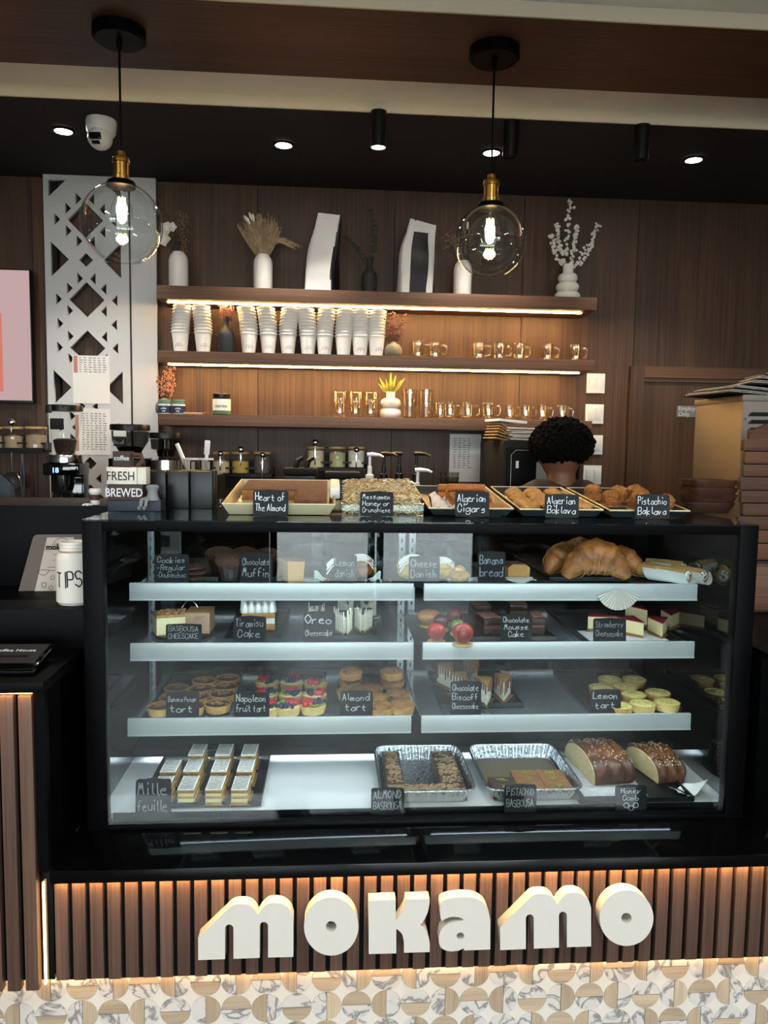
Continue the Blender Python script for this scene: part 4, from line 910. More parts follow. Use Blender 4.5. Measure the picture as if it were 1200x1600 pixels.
# ---- racks of canisters with spoons
def jarset(px, py0, py1, wpx, Y, fill, lab, frac=.55):
    a = at(px, py1, Y); u = mpp(a); h = (py1-py0)*u; r = wpx*u/2
    t = thing('glass_canister', lab, 'canister', a, group='powder canisters')
    MB().lathe([(0, .001), (r*.92, .001), (r, .006), (r, h*.86), (r*.97, h*.88)], 24, cap=False).build('jar', 'glass_clear', t)
    MB().lathe([(0, .004), (r*.93, .004), (r*.93, h*frac), (r*.4, h*frac+.008), (0, h*frac+.012)], 20, cap=False).build('powder', fill, t)
    MB().lathe([(0, h), (r*1.0, h), (r*1.02, h-.003), (r*1.02, h*.9), (r*.9, h*.88), (0, h*.88)], 24, cap=False).build('bamboo_lid', 'bamboo', t)
    return t
def rack(pa, pb, py, Y, label):
    a = at(pa, py, Y); b = at(pb, py, Y); w = b.x-a.x; t = thing('wire_rack', label, 'rack', (a.x, Y, a.z), group='black wall racks')
    MB().box(0, w, -.052, .0, -.006, -.001).box(0, w, .0, WALLY-Y-.002, -.006, -.001).build('tray', 'black_metal', t)
    MB().box(0, w, -.056, -.052, -.010, .006).build('front_bar', 'black_metal', t); MB().box(0, w, -.056, -.052, .028, .036).build('front_bar', 'black_metal', t)
    for x in (0, w-.004): MB().box(x, x+.004, -.056, WALLY-Y-.002, -.01, .036).build('end_frame', 'black_metal', t)
def spoon(px, py, pyb, Y, label, r=.014):
    p = at(px, py, Y); L = (pyb-py)*mpp(p); t = thing('measuring_spoon', label, 'spoon', p, group='hanging metal spoons')
    MB().X(Matrix.Rotation(pi/2, 4, 'X')).lathe([(r, 0), (r*.9, .003), (r*.5, .008), (0, .009)], 18, cap=False).lathe([(r*1.0, 0), (r*.97, .0005), (r*.86, 0)], 18, cap=False).build('bowl', 'chrome', t, 60)
    MB().box(-.0028, .0028, -.003, -.001, -L, -r*.8, .0006).build('handle', 'chrome', t)
YR = 3.745
rack(0-30, 76, 702, YR, 'black wall rack of canisters at the left edge'); rack(330, 427, 741, YR, 'black wall rack holding three canisters behind the cake pan'); rack(478, 573, 732, YR, 'black wall rack holding three canisters left of syrup pumps')
YJ = YR-.025
jarset(-8, 667, 701, 28, YJ, 'powder_tan', 'glass canister cut by the left edge of the picture'); jarset(22, 667, 701, 29, YJ, 'powder_tan', 'glass canister of tan powder on left rack below the screen'); jarset(57, 667, 701, 32, YJ, 'powder_tan', 'wide glass canister of tan powder nearest the grinder', .6)
jarset(346, 706, 740, 27, YJ, 'powder_cream', 'glass canister of cream powder, leftmost on the middle rack'); jarset(376, 706, 740, 28, YJ, 'powder_yellow', 'glass canister of yellow powder on the middle rack'); jarset(410, 706, 740, 28, YJ, 'powder_grey', 'glass canister of dark powder on the middle rack', .8)
jarset(493.5, 698, 731, 27, YJ, 'powder_cream', 'glass canister of cream powder, leftmost on the right rack', .8); jarset(527, 698, 731, 27, YJ, 'powder_green', 'glass canister of pale green powder on the right rack', .7); jarset(556.5, 698, 731, 27, YJ, 'powder_white', 'glass canister of white powder nearest the syrup pumps', .8)
YP = YR-.07
spoon(17, 660, 676, YP, 'round metal sieve spoon over the left rack', .018); spoon(344, 709, 735, YP, 'metal spoon before the cream canister of the middle rack'); spoon(376, 703, 727, YP, 'round metal spoon before the yellow canister', .016); spoon(410, 711, 748, YP, 'metal spoon before the dark canister'); spoon(492.5, 692, 726, YP, 'round metal spoon before the right rack', .016); spoon(557, 703, 730, YP, 'metal spoon before the white canister')
# strainer and tongs
p = at(19, 752, 3.74); t = thing('hanging_strainer', 'round mesh strainer hanging below the left rack', 'strainer', p); u = mpp(p)
MB().tube([(12*u*cos(2*pi*i/24), 0, 14*u*sin(2*pi*i/24)) for i in range(24)], .0035, 6, closed=True).build('hoop', 'chrome', t); mat('mesh_grey', '5a5654', .6, .4)
MB().X(Matrix.Rotation(pi/2, 4, 'X')).lathe([(12*u, 0), (9*u, -.015), (5*u, -.024), (0, -.028)], 20, cap=False).build('mesh_bowl', 'mesh_grey', t); MB().tube([(0, 0, 14*u), (0, 0, 45*u)], .003, 6).build('handle', 'chrome', t)
p = at(35, 743, 3.74); t = thing('hanging_tongs', 'long steel tongs hanging below the left rack', 'tongs', p)
for s in (-1, 1): MB().tube([(s*.002, 0, 34*u), (s*.007, 0, 0), (s*.005, 0, -34*u)], [.003, .004, .006], 6).build('arm', 'chrome', t)
# tote at the far left
p = at(2, 800, 2.62); t = thing('canvas_tote', 'dark tote with tan trim at the left edge', 'bag', V(p.x, 2.62, RZ))
hh = at(2, 738, 2.62).z-RZ; MB().grid(lambda a, v: ((.055*(1-.25*v**3)*cos(2*pi*a)), .03*sin(2*pi*a)*(1-.6*v), hh*v*(1-.12*cos(2*pi*a)*v)), 24, 12, True).build('body', 'navy_block', t); mat('tan_trim', 'a58a68', .8)
MB().tube([(-.05+.1*i/10, -.032+.01*abs(i-5)/5, hh*(.42-.28*sin(pi*i/10))) for i in range(11)], .004, 6).build('stitched_trim', 'tan_trim', t)
MB().box(-.054, .054, -.034, .034, .001, hh*.3, .01).build('base_panel', 'tan_trim', t)
# milk jug
p = at(72, 786, 2.6); t = thing('milk_jug', 'white plastic milk jug with red cap behind the left cabinet', 'jug', V(p.x, 2.6, RZ)); hz = p.z-RZ
MB().grid(lambda a, v: ((lambda k: (k*cos(2*pi*a), k*sin(2*pi*a), hz*.93*v))(.058*(1 if v < .62 else max(.28, 1-((v-.62)/.38)**1.1*.75))*(1+.05*cos(8*pi*a)))), 32, 16, True).build('body', 'white_plastic', t)
MB().cyl((0, 0, hz*.92), .0165, .02, 20).build('cap', 'red_plastic', t); MB().tube([(.02, -.02, hz*.9), (.05, -.03, hz*.78), (.052, -.03, hz*.5)], .008, 8).build('handle', 'white_plastic', t)
# ---- espresso machine and bits on it
p = at(305, 740, 3.3); t = thing('espresso_machine', 'black espresso machine body behind the box stacks', 'coffee machine', (p.x, 3.3, BZ+.0005)); H = p.z-BZ
MB().box(-.05, .10, -.14, .2, 0, H-.012, .008).build('body', 'black_plastic', t); MB().box(-.053, .103, -.145, .205, H-.0115, H, .003).build('cup_tray', 'chrome', t)
MB().X(Matrix.Translation((.01, -.142, H-.06)) @ Matrix.Rotation(pi/2, 4, 'X')).lathe([(.04, 0), (.05, .002), (.05, .012), (.04, .012)], 28, cap=False).build('chrome_ring', 'chrome', t)
for px, lab in ((298, 'clear cup of sticks on the espresso machine, left'), (321.5, 'clear cup holding the white scoop on the espresso machine')):
    q = spot(px, 3.26, p.z+.001, 735); c = thing('utensil_cup', lab, 'cup', q, group='utensil cups')
    MB().lathe([(0, .001), (.025, .001), (.032, .062), (.030, .062), (.0235, .003), (0, .003)], 24, cap=False).build('cup', 'plastic_clear', c); MB().lathe([(.033, .058), (.0335, .066), (.030, .066)], 24, cap=False).build('rim', 'white_plastic', c)
    MB().box(-.016, -.004, -.006, .006, .004, .055, .001).box(.004, .016, -.006, .006, .004, .05, .001).build('sachets', 'paper', c)
q = spot(321, 3.26, p.z+.006, 735); o = MB().X(Matrix.Rotation(RAD(4), 4, 'Y')).box(-.011, .012, -.004, .004, .075, .135, .003).box(-.006, .007, -.004, .004, .003, .08, .002).build('scoop', 'white_plastic'); o.location = q; tag(o, 'white plastic scraper standing in the utensil cup', 'scraper')
q = spot(295, 3.26, p.z+.006, 735); o = MB().X(Matrix.Rotation(RAD(-22), 4, 'Y')).cyl((0, 0, .004), .009, .125, 14).build('marker_tube', 'white_plastic'); o.location = q; tag(o, 'white marker leaning in the left utensil cup', 'marker')
# ---- black countertop machines behind the pan
for px, w, py, lab in ((470, .13, 731, 'squat black countertop gadget behind the cake pan'), (535, .14, 737, 'squat black countertop gadget below the right rack')):
    p = at(px, py, 3.3); t = thing('countertop_blender_base', lab, 'machine', (p.x, 3.3, BZ+.0005), group='black countertop gadgets'); H = p.z-BZ
    MB().box(-w/2, w/2, -.07, .09, 0, H-.03, .01).build('body', 'black_plastic', t); MB().box(-w/2-.006, w/2+.006, -.076, .096, H-.029, H, .006).build('lid', 'charcoal', t)
    if px == 470:
        for s in (0, .045): MB().tube([(s-.02, -.03, H-.002), (s-.012, -.03, H+.03), (s+.012, -.03, H+.045)], [.012, .010, .008], 8).build('lever', 'black_plastic', t)
# ---- syrup pumps
def pump(px, pytop, Y, label, head, lab_mat, dirn=1, body='charcoal'):
    p = at(px, pytop, Y); H = p.z-BZ; t = thing('syrup_bottle', label, 'bottle', (p.x, Y, BZ+.0005), group='syrup bottles with pumps')
    hb = H-.105
    MB().lathe([(0, 0), (.029, 0), (.031, .004), (.031, hb*.78), (.019, hb*.93), (.014, hb), (0, hb)], 24, cap=False).build('bottle', body, t)
    MB().lathe([(.0315, hb*.66), (.0315, hb*.775)], 24, cap=False).build('label_band', lab_mat, t); MB().lathe([(.0315, hb*.15), (.0315, hb*.65)], 24, cap=False).build('label', 'silver_label', t)
    MB().lathe([(.017, hb-.012), (.018, hb+.014), (.010, hb+.018), (.0095, hb+.05), (.006, hb+.052), (.006, H-.012), (0, H-.012)], 16, cap=False).build('pump_collar', head, t)
    MB().tube([(-.012*dirn, 0, H-.004), (.012*dirn, 0, H-.003), (.04*dirn, -.004, H-.005), (.058*dirn, -.006, H-.013)], [.008, .0085, .006, .004], 8).build('pump_spout', head, t)
pump(578, 709, 3.28, 'dark syrup bottle with white pump, leftmost', 'white_plastic', 'chalk', 1)
pump(600, 708, 3.30, 'syrup bottle with black pump and orange label', 'black_plastic', 'orange_label', 1)
pump(624, 708, 3.38, 'syrup bottle with black pump and yellow label', 'black_plastic', 'yellow_label', -1)
pump(651, 708, 3.30, 'syrup bottle with black pump beside the clear cup stack', 'black_plastic', 'silver_label', 1)
for i, (px, lab) in enumerate(((600, 'short white pump bottle before the orange label syrup'), (628, 'short white pump bottle before the yellow label syrup'), (653, 'white pump bottle, tallest of the three short ones in front'))):
    pump(px, 752 if i < 2 else 733, 3.14, lab, 'white_plastic', 'chalk', 1, 'charcoal')
# ---- clear cup stack
ccm = MB().lathe([(0, .001), (.027, .001), (.028, 0), (.041, .108), (.043, .11), (.0405, .110), (.027, .003), (0, .003)], 24, cap=False).mesh('plastic_cup', 'plastic_clear', 50)
q = spot(702, 3.2, BZ+.0005, 745); top = at(702, 738, 3.2).z
for k in range(13):
    z = BZ+.0005+k*(top-.11-BZ)/12; o = put('plastic_cup', ccm); o.location = (q.x, q.y, z)
    tag(o, 'clear plastic cup, %s from the top of the stack below the wall price list' % ['first', 'second', 'third', 'fourth', 'fifth', 'sixth', 'seventh', 'eighth', 'ninth', 'tenth', 'eleventh', 'twelfth', 'thirteenth'][12-k], 'cup', 'clear plastic cup stack')
# ---- oven with papers on it
fl = at(788, 688, 3.15); x1 = at(908, 700, 3.15).x
t = thing('countertop_oven', 'dark countertop oven behind the person with the curly hair', 'oven', (fl.x, 3.15, BZ+.0005)); w = x1-fl.x; H = fl.z-BZ
MB().box(0, w, .006, .51, 0, H, .004).build('body', 'charcoal', t); MB().box(.012, w-.012, -.004, .0055, .02, H-.03, .006).build('door', 'black_satin', t)
MB().tube([(.03, -.005, .05), (.03, -.005, H-.06), (.05, -.005, H-.04), (w-.03, -.005, H-.04)], .0012, 6).build('door_trim', 'alu', t)
MB().box(w*.42, w*.75, -.0065, -.0045, H-.19, H-.09, .0006).build('control_screen', 'grey_stone', t)
o = MB().box(.05, .062, -.0055, -.0045, H-.115, H-.085).build('icon', 'chalk', t)
MB().box(0, w, -.004, .004, -.0, .018).build('steel_sill', 'alu', t)
zt = BZ+.0005+H
def sheets(name, n, x, y, z, w, d, dz, m, label, cat, seed, grp=None):
    r = random.Random(seed); t = thing(name, label, cat, (x, y, z), group=grp)
    for k in range(n):
        MB().X(Matrix.Translation((r.uniform(-.01, .01), r.uniform(-.008, .008), k*dz)) @ Matrix.Rotation(r.uniform(-.12, .12), 4, 'Z') @ Matrix.Rotation(r.uniform(-.01, .03), 4, 'Y')).box(-w/2, w/2, -d/2, d/2, 0, dz*.7).build('sheet', m if isinstance(m, str) else m[k % len(m)], t)
    return t
px_ = spot(776, 3.3, zt+.002, 680)
b = thing('folded_bag', 'folded brown paper bag on the oven', 'bag', px_, RAD(12))
for k in range(6): MB().X(Matrix.Translation((0, 0, .012*k)) @ Matrix.Rotation(RAD(10+5*k), 4, 'Y')).box(-.035+k*.004, .055, -.07, .07, 0, .005).build('fold', 'kraft', b)
MB().X(Matrix.Rotation(RAD(4), 4, 'Y')).box(-.03, .10, -.075, .075, .078, .088).build('top_flap', 'paper', b)
sheets('paper_stack', 9, spot(812, 3.28, 0, 680).x+.02, 3.28, zt+.002, .17, .15, .006, ['paper', 'kraft', 'paper'], 'loose stack of white napkins and papers on the oven', 'papers', 5)
# ================================================================== blocks and figures on the case top, left
YB = 1.96; TZ = CZ1+.0006
def pxbox(name, m, parent, pa, pb, ya, yb, d, base, bev=.001):
    a = at(pa, ya, YB); c = at(pb, yb, YB); return MB().box(a.x-base.x, c.x-base.x, 0, d, c.z-base.z, a.z-base.z, bev).build(name, m, parent)
base = V(at(170, 800, YB).x, YB, TZ); z805 = at(200, 783, YB).z-TZ; dd = .05
def block(name, label, pa, pb, z0, z1, m, d=.05, dy=0.0):
    xa = at(pa, 780, YB).x; xb = at(pb, 780, YB).x; t = thing(name, label, 'block sign', (xa, YB+dy, TZ+z0), group='stacked coffee blocks'); w = xb-xa
    MB().box(0, w, 0, d, 0, z1-z0-.0004, .0012).build('block', m, t); return t, w, z1-z0
zz = lambda py: at(200, py, YB).z-TZ
t, w, h = block('base_block', 'dark navy base block under the brewed block', 168, 251, 0, zz(782), 'navy_block', .06)
t, w, h = block('word_block', 'dark brown block lettered BREWED', 168, 223, zz(782)+.0004, zz(757), 'brown_block')
o = put('lettering', text_mesh('BREWED', .030, 'chalk', bold=.0004, sx=.78), t); o.location = (w*.47, -.0012, h*.5-.0105)
t, w, h = block('word_block', 'distressed white block lettered FRESH', 167, 214, zz(757)+.0004, zz(730), 'fresh_white')
MB().box(w+.0005, w+.022, .004, .05, 0, h-.0005, .001).build('side_block', 'fresh_white', t)
o = put('lettering', text_mesh('FRESH', .032, 'ink', bold=.0, sx=.80), t); o.location = (w*.47, -.0012, h*.5-.0115)
t, w, h = block('coffee_plaque', 'dark brown cup shaped plaque lettered coffee on the blocks', 177, 205, zz(730)+.0004, zz(705), 'brown_block', .03)
o = put('lettering', text_mesh('coffee', .017, 'chalk', bold=.0002, sx=.9), t); o.location = (w*.5, -.0012, h*.55-.005)
MB().tube([(w, .015, h*.8), (w+.022, .015, h*.75), (w+.026, .015, h*.4), (w+.012, .015, h*.05)], .006, 8).build('handle', 'sleeve_brown', t)
q = TZ+zz(782)+.0006
p = V(at(237, 783, YB).x, YB+.01, q); t = thing('stone_figure', 'small grey stone figure sitting on the navy block', 'figurine', p)
u = mpp(p); MB().lathe([(0, 0), (.018, 0), (.013, 8*u), (.012, 14*u), (.017, 21*u), (.012, 24*u), (0, 24.5*u)], 20, cap=False).build('torso', 'grey_stone', t)
for s in (-1, 1): MB().tube([(-.006+s*.006, -.004, 3*u), (-.016+s*.006, -.022, 1*u), (-.018+s*.006, -.026, -9*u), (-.020+s*.006, -.034, -11*u)], [.006, .005, .004, .005], 8).build('leg', 'grey_stone', t)
p = V(at(149, 806, 2.16).x, 2.16, TZ); u = mpp(p); t = thing('cup_figurine', 'tiny white takeaway cup figurine with brown sleeve on black cabinet', 'figurine', p)
MB().lathe([(0, 0), (6.5*u, 0), (8*u, 18*u), (0, 18*u)], 24, cap=False).build('cup', 'white_plastic', t); MB().lathe([(7.3*u, 7*u), (8.2*u, 16*u)], 24, cap=False).build('sleeve', 'sleeve_brown', t); MB().lathe([(8.6*u, 18*u), (9.4*u, 19*u), (9*u, 23*u), (8*u, 25*u), (0, 25*u)], 24, cap=False).build('lid', 'white_plastic', t)
MB().tube([(0, 0, 25*u), (-.002, 0, 28*u), (.002, 0, 29*u)], .0008, 5).build('hook', 'brass', t)
p = V(at(136, 808, 2.13).x, 2.134, TZ); t = thing('paper_flower', 'crumpled white paper flower on the cabinet edge', 'paper flower', p)
for k in range(5): MB().X(Matrix.Rotation(k*1.26, 4, 'Z') @ Matrix.Rotation(RAD(18), 4, 'Y')).ball((.007, 0, .004), .006, 8, 5, (1.2, .8, .5)).build('petal', 'paper', t)
# black takeaway box stacks
for i, (pa, pb) in enumerate(((229, 261), (262, 297), (298, 334))):
    a = at(pa, 780, 2.06); b_ = at(pb, 780, 2.06); zt = at(pb, 735, 2.06).z-TZ; w = b_.x-a.x
    t = thing('takeaway_box_stack', 'black folded takeaway box bundle on the case top, '+['left', 'middle', 'right'][i], 'boxes', (a.x, 2.06, TZ), group='black box bundles'); nl = 5
    for k in range(nl): MB().box(w*.06*k*.3, w*(.93+.01*k), k*.0165, k*.0165+.0145, .0, zt*(.97+.012*(k % 3)), .0015).build('box', 'charcoal' if k % 2 else 'black_plastic', t)
# ================================================================== left service unit things
p = V(at(118, 947, 1.90).x, 1.90, zB+.0005); u = mpp(p)
t = thing('tip_jar', 'white painted mason jar lettered TIPS', 'jar', p); R_ = 27.5*u; Hj = at(118, 846, 1.90).z-zB
MB().lathe([(0, 0), (R_*.86, 0), (R_, .008), (R_, Hj*.72), (R_*.95, Hj*.79), (R_*.78, Hj*.84), (R_*.76, Hj*.86)], 40, cap=False).build('jar', 'ceramic_matte', t)
MB().lathe([(R_*.78, Hj*.86), (R_*.80, Hj*.88), (R_*.76, Hj*.90), (R_*.80, Hj*.92), (R_*.76, Hj*.94), (R_*.80, Hj*.985), (R_*.78, Hj), (R_*.70, Hj), (R_*.70, Hj*.8), (0, Hj*.8)], 40, cap=False).build('threaded_neck', 'ceramic_matte', t)
MB().tube([(R_*.79*cos(2*pi*i/30), R_*.79*sin(2*pi*i/30), Hj*.85) for i in range(30)], .0022, 6, closed=True).build('twine', 'straw', t)
tm = chalk_text(['TIPS'], .066, .052, 3); me = tm.mesh('lettering', 'ink', 0); wrap(me, R_+.0006, 0, Hj*.38); put('lettering', me, t)
p = V(at(78, 930, 2.06).x, 2.06, zB+.0005); t = thing('menu_board', 'tilted brown menu stand with cafe leaflet behind the tip jar', 'menu stand', p, rx=RAD(-12), rz=RAD(6)); u = mpp(p)
mat('board_brown', '554a44', .6); mat('leaflet', 'b7aca2', .8, var=.06, scale=10)
MB().prism([(-46*u, 0), (50*u, 0), (50*u, 88*u)]+[(-20*u+8*u*cos(RAD(a)), 80*u+8*u*sin(RAD(a))) for a in (90, 120, 150, 180)], 0, .004, 'XZ').build('backboard', 'board_brown', t)
MB().prism([(-22*u, -2*u), (34*u, -2*u), (34*u, 83*u), (-6*u, 83*u)], -.003, -.0015, 'XZ').build('leaflet', 'leaflet', t)
o = put('lettering', text_mesh('mokamo', .020, 'ink', bold=.0009), t); o.location = (14*u, -.0045, 64*u)
lm = MB(); ribbon(lm, arc(16*u, 69*u, 13*u, 0, 180, 14), .0012)
for x, h_ in ((-8, 3), (-4, 5), (0, 7), (4, 5), (8, 3)): ribbon(lm, [((16+x-1.2)*u, 69.5*u), ((16+x-1.2)*u, (70+h_)*u), ((16+x+1.2)*u, (70+h_)*u), ((16+x+1.2)*u, 69.5*u)], .0009)
for z, x0_, x1_ in ((56, 4, 22), (47, 4, 26), (36, -4, 20), (31, -2, 22), (52, 8, 20)): ribbon(lm, [(x0_*u, z*u), (x1_*u, z*u)], .0011)
ribbon(lm, arc(-10*u, 32*u, 8*u, -180, 0, 10)+[(-18*u, 32*u)], .0012); ribbon(lm, [(-12*u, 12*u), (-5*u, 12*u), (-6*u, 5*u), (-11*u, 5*u), (-12*u, 12*u)], .0012); ribbon(lm, arc(4*u, 20*u, 3*u, 0, 360, 12), .0011); ribbon(lm, arc(2*u, 4*u, 3*u, 0, 360, 12), .0011)
o = lm.build('printed_motifs', 'ink', t, 0); o.location = (0, -.0036, 0); o['kind'] = 'stuff'
# tablet
p = on(12, 1022, zU+.0005); t = thing('tablet', 'dark tablet showing the coffee house name on left service counter', 'tablet', V(at(20, 1020, 1.68).x, 1.70, zU+.0145), rx=RAD(9))
MB().box(-.17, .068, -.085, .055, 0, .012, .004).build('casing', 'black_gloss', t); mat('screen_grey', '2c2a2a', .25, emit='5a5654', estr=.06)
MB().box(-.165, .056, -.05, .048, .0121, .0125).build('display', 'screen_grey', t)
me = text_mesh('Mokamo Coffee House', .0165, 'chalk', sx=1.0); me.transform(Matrix.Rotation(-pi/2, 4, 'X')); o = put('lettering', me, t); o.location = (-.04, .008, .0131)
MB().box(-.08, .03, -.022, -.012, .0126, .0128).build('button_row', 'charcoal', t)
# ================================================================== right side: steel machine, newspapers, crate, bowls
sx = at(1160, 650, 2.6).x; zt = at(1160, 617, 2.6).z
t = thing('steel_machine', 'stainless steel kitchen machine with louvres at the right edge', 'machine', (sx, 2.6, .001))
MB().box(0, .75, 0, .35, .0, zt-.001, .003).build('body', 'steel_brushed', t); MB().box(-.004, .754, -.004, .354, zt-.022, zt, .002).build('lid', 'steel_brushed', t)
for k in range(3):
    z = at(1180, 648+12*k, 2.6).z; MB().prism([(.022, z-.006), (.20, z-.006), (.20, z+.007), (.034, z+.007), (.024, z+.002)], -.0015, .0005, 'XZ').build('louvre', 'dark_gap', t); MB().tube([(.022, -.002, z-.007), (.03, -.004, z+.006), (.2, -.004, z+.008)], .002, 6).build('louvre_lip', 'chrome', t)
MB().X(Matrix.Translation((.010, -.001, at(1163, 655, 2.6).z)) @ Matrix.Rotation(pi/2, 4, 'X')).cyl((0, 0, 0), .005, .003, 12).build('screw', 'chrome', t)
MB().box(-.0015, .0, .01, .34, zt-.019, zt-.004).build('side_strip', 'alu', t)
mat('news', 'a9a39c', .9, var=.3, scale=60)
r2 = random.Random(5)
for gi, (x, y, z0, n, w, d, rz, lab) in enumerate(((sx+.10, 2.75, zt+.002, 6, .26, .26, .1, 'lower fanned stack of folded newspapers on the steel machine'), (sx+.24, 2.73, zt+.002+6*.0045+.008, 8, .28, .24, -.15, 'upper fanned stack of folded newspapers on the steel machine'))):
    t = thing('newspaper_stack', lab, 'newspapers', (x, y, z0), rz, 'newspapers')
    for k in range(n): MB().X(Matrix.Translation((k*.011-.05, r2.uniform(-.006, .006), k*.0042)) @ Matrix.Rotation(RAD(2+.5*k), 4, 'Y') @ Matrix.Rotation(r2.uniform(-.06, .06), 4, 'Z')).box(-w/2, w/2-k*.008, -d/2, d/2, 0, .003, 0).build('newspaper', 'news' if k % 3 else 'charcoal', t)
YK = 2.15; xk = at(1157, 780, YK).x; wd = .34
zb = at(1157, 880, YK).z
t = thing('wood_cabinet', 'plain brown wooden cabinet under the crate at right', 'cabinet', (xk+.004, YK, zU+.0166)); hh = zb-zU-.018
MB().box(0, wd, 0, .24, 0, hh, .002).build('carcass', 'walnut', t); MB().box(.012, wd-.012, -.006, -.0004, .008, hh-.008, .002).build('front_panel', 'walnut_h', t)
t = thing('board_crate', 'stacked rough wooden board crate at the right edge', 'crate', (xk, YK, zb+.0005)); r2 = random.Random(9)
ys = [875, 849, 828, 806, 786, 766, 745, 725, 705, 686]
for k in range(len(ys)-1):
    z0 = at(1160, ys[k], YK).z-zb; z1 = at(1160, ys[k+1], YK).z-zb; dx = r2.uniform(-.004, .008)
    MB().box(dx, wd, r2.uniform(-.006, .004), .016, z0+.001, z1-.0015, .002).build('board', 'crate_wood', t)
z0 = at(1160, 686, YK).z-zb; MB().box(.014, wd, .0175, .022, .002, z0-.002).build('gap_shade_sheet', 'dark_gap', t); MB().prism([(.018, z0), (wd, z0), (wd, z0+.06), (.07, z0+.045), (.04, z0+.03), (.018, z0+.026)], .0, .016, 'XZ').build('board', 'crate_wood', t)  # dark sheet added behind the boards so their gaps read as shade
bw = thing
def oblong(name, label, p, a, b, h, rz):
    def f(u, v):
        # v: 0 bottom centre .. outer wall .. rim .. inner floor
        prof = [(0, 0), (.70, 0), (.80, .05), (1, .92), (1, 1), (.95, 1), (.9, .85), (.74, .22), (0, .2)]
        k = prof[round(v*8)]; an = 2*pi*u; c, s_ = cos(an), sin(an); q = (abs(c)**4+abs(s_)**4)**-.25
        return (a*k[0]*c*q, b*k[0]*s_*q, h*k[1])
    o = MB().grid(f, 40, 9, True).build(name, 'bowl_wood', None, 40); o.location = p; o.rotation_euler = (0, 0, rz); return tag(o, label, 'bowl', 'stacked wooden bowls')
p0 = V(at(1107, 800, 2.08).x, 2.08, TZ)
for k, nm in enumerate(('bottom', 'second', 'third', 'top')): oblong('wooden_bowl', 'dark oblong wooden bowl, %s of the stack by the crate' % nm, p0+V(-.012+.004*k+(.008 if k == 1 else 0), .01*(k % 2), .0205*k), .072, .056, .030, RAD(4*k-5))
# ================================================================== food on and in the case
mat('cake_almond', '6a4430', .8, bump=.6, bscale=120, var=.25, scale=60); mat('cake_choc', '4a2c1e', .8, bump=.6, bscale=120, var=.3, scale=60); mat('cake_side', '9a6a34', .85, bump=.5, bscale=150, var=.3, scale=90); mat('shred', 'd9c49a', .8, var=.3, scale=80); mat('shred_dark', 'a8854e', .8)
mat('roll', 'a5642c', .55, bump=.4, bscale=60, stretch=(1, 6, 6), var=.35, scale=30); mat('boklava', 'c08a48', .6, bump=.8, bscale=110, var=.3, scale=50); mat('baklava', 'a4692e', .55, bump=1.0, bscale=130, var=.4, scale=60, rnd=.12)
mat('crust', 'b3803f', .7, bump=.5, bscale=140, var=.2, scale=60, rnd=.08); mat('crust_pale', 'c69d5c', .7, bump=.4, bscale=140, var=.15, scale=60); mat('choc', '2b160e', .35, bump=.3, bscale=60); mat('choc_light', '5a3422', .5); mat('nut', '9c7348', .7, var=.3, scale=80)
mat('lemon', 'e6d684', .3, var=.06, scale=50); mat('zest', '6f8a2e', .6); mat('custard', 'e8d59a', .5); mat('blueberry', '1d2340', .45, var=.3, scale=90); mat('strawberry', 'a81c22', .3, var=.25, scale=40); mat('kiwi', '7d9a2e', .4, var=.3, scale=60)
mat('almond_tart', '8a5a2a', .65, bump=1.0, bscale=70, var=.45, scale=45, rnd=.1); mat('cream', 'ece3cc', .6, bump=.15, bscale=60); mat('cocoa', '6a4630', .9); mat('cheesecake', 'e6d2a0', .6, var=.08, scale=40); mat('biscuit', '9a6c3c', .8, bump=.4, bscale=160)
mat('jam', '7a0f1c', .2, var=.3, scale=20, coat=.3); mat('sponge', 'b8864c', .85, bump=.5, bscale=150); mat('icing', 'efece2', .4); mat('pastry_layer', 'b9853f', .8, bump=.6, bscale=200, var=.3, scale=120); mat('gold_card', 'b08a3c', .35, .7)
mat('croissant', '8f5424', .45, bump=.6, bscale=60, var=.5, scale=22); mat('croissant_edge', 'b27a40', .5); mat('wafer', 'b98a4e', .7, bump=.5, bscale=90); mat('parchment', 'cfcac2', .7); mat('bread', '6e3c1a', .4, var=.4, scale=14, bump=.2, bscale=40, col2='3a1e0e'); mat('crumb', 'd9c08e', .9, bump=.6, bscale=120); mat('sesame', 'e3cfa0', .6)
mat('tray_black', '101011', .4, spec=.4); mat('tray_brown', '2a1712', .5); mat('pan_gold', 'c9b892', .4, .35); mat('cherry', '6a0d16', .2, coat=.15); mat('glaze_orange', '961c04', .3, coat=.05, var=.2, scale=12); mat('glaze_yellow', 'cfa44e', .25, coat=.3, col2='b5603c', scale=9); mat('glaze_green', '5f7a1e', .2, coat=.4); mat('glaze_plum', '5a2030', .2, coat=.4); mat('pistachio', '8a9440', .7, var=.3, scale=90); mat('flake', '967a56', .7, var=.25, scale=50); mat('news_print', 'b9b6b2', .8, var=.15, scale=70); mat('loaf_dark', '2a140c', .7, bump=.5, bscale=90)
TT = RAD(5.7)
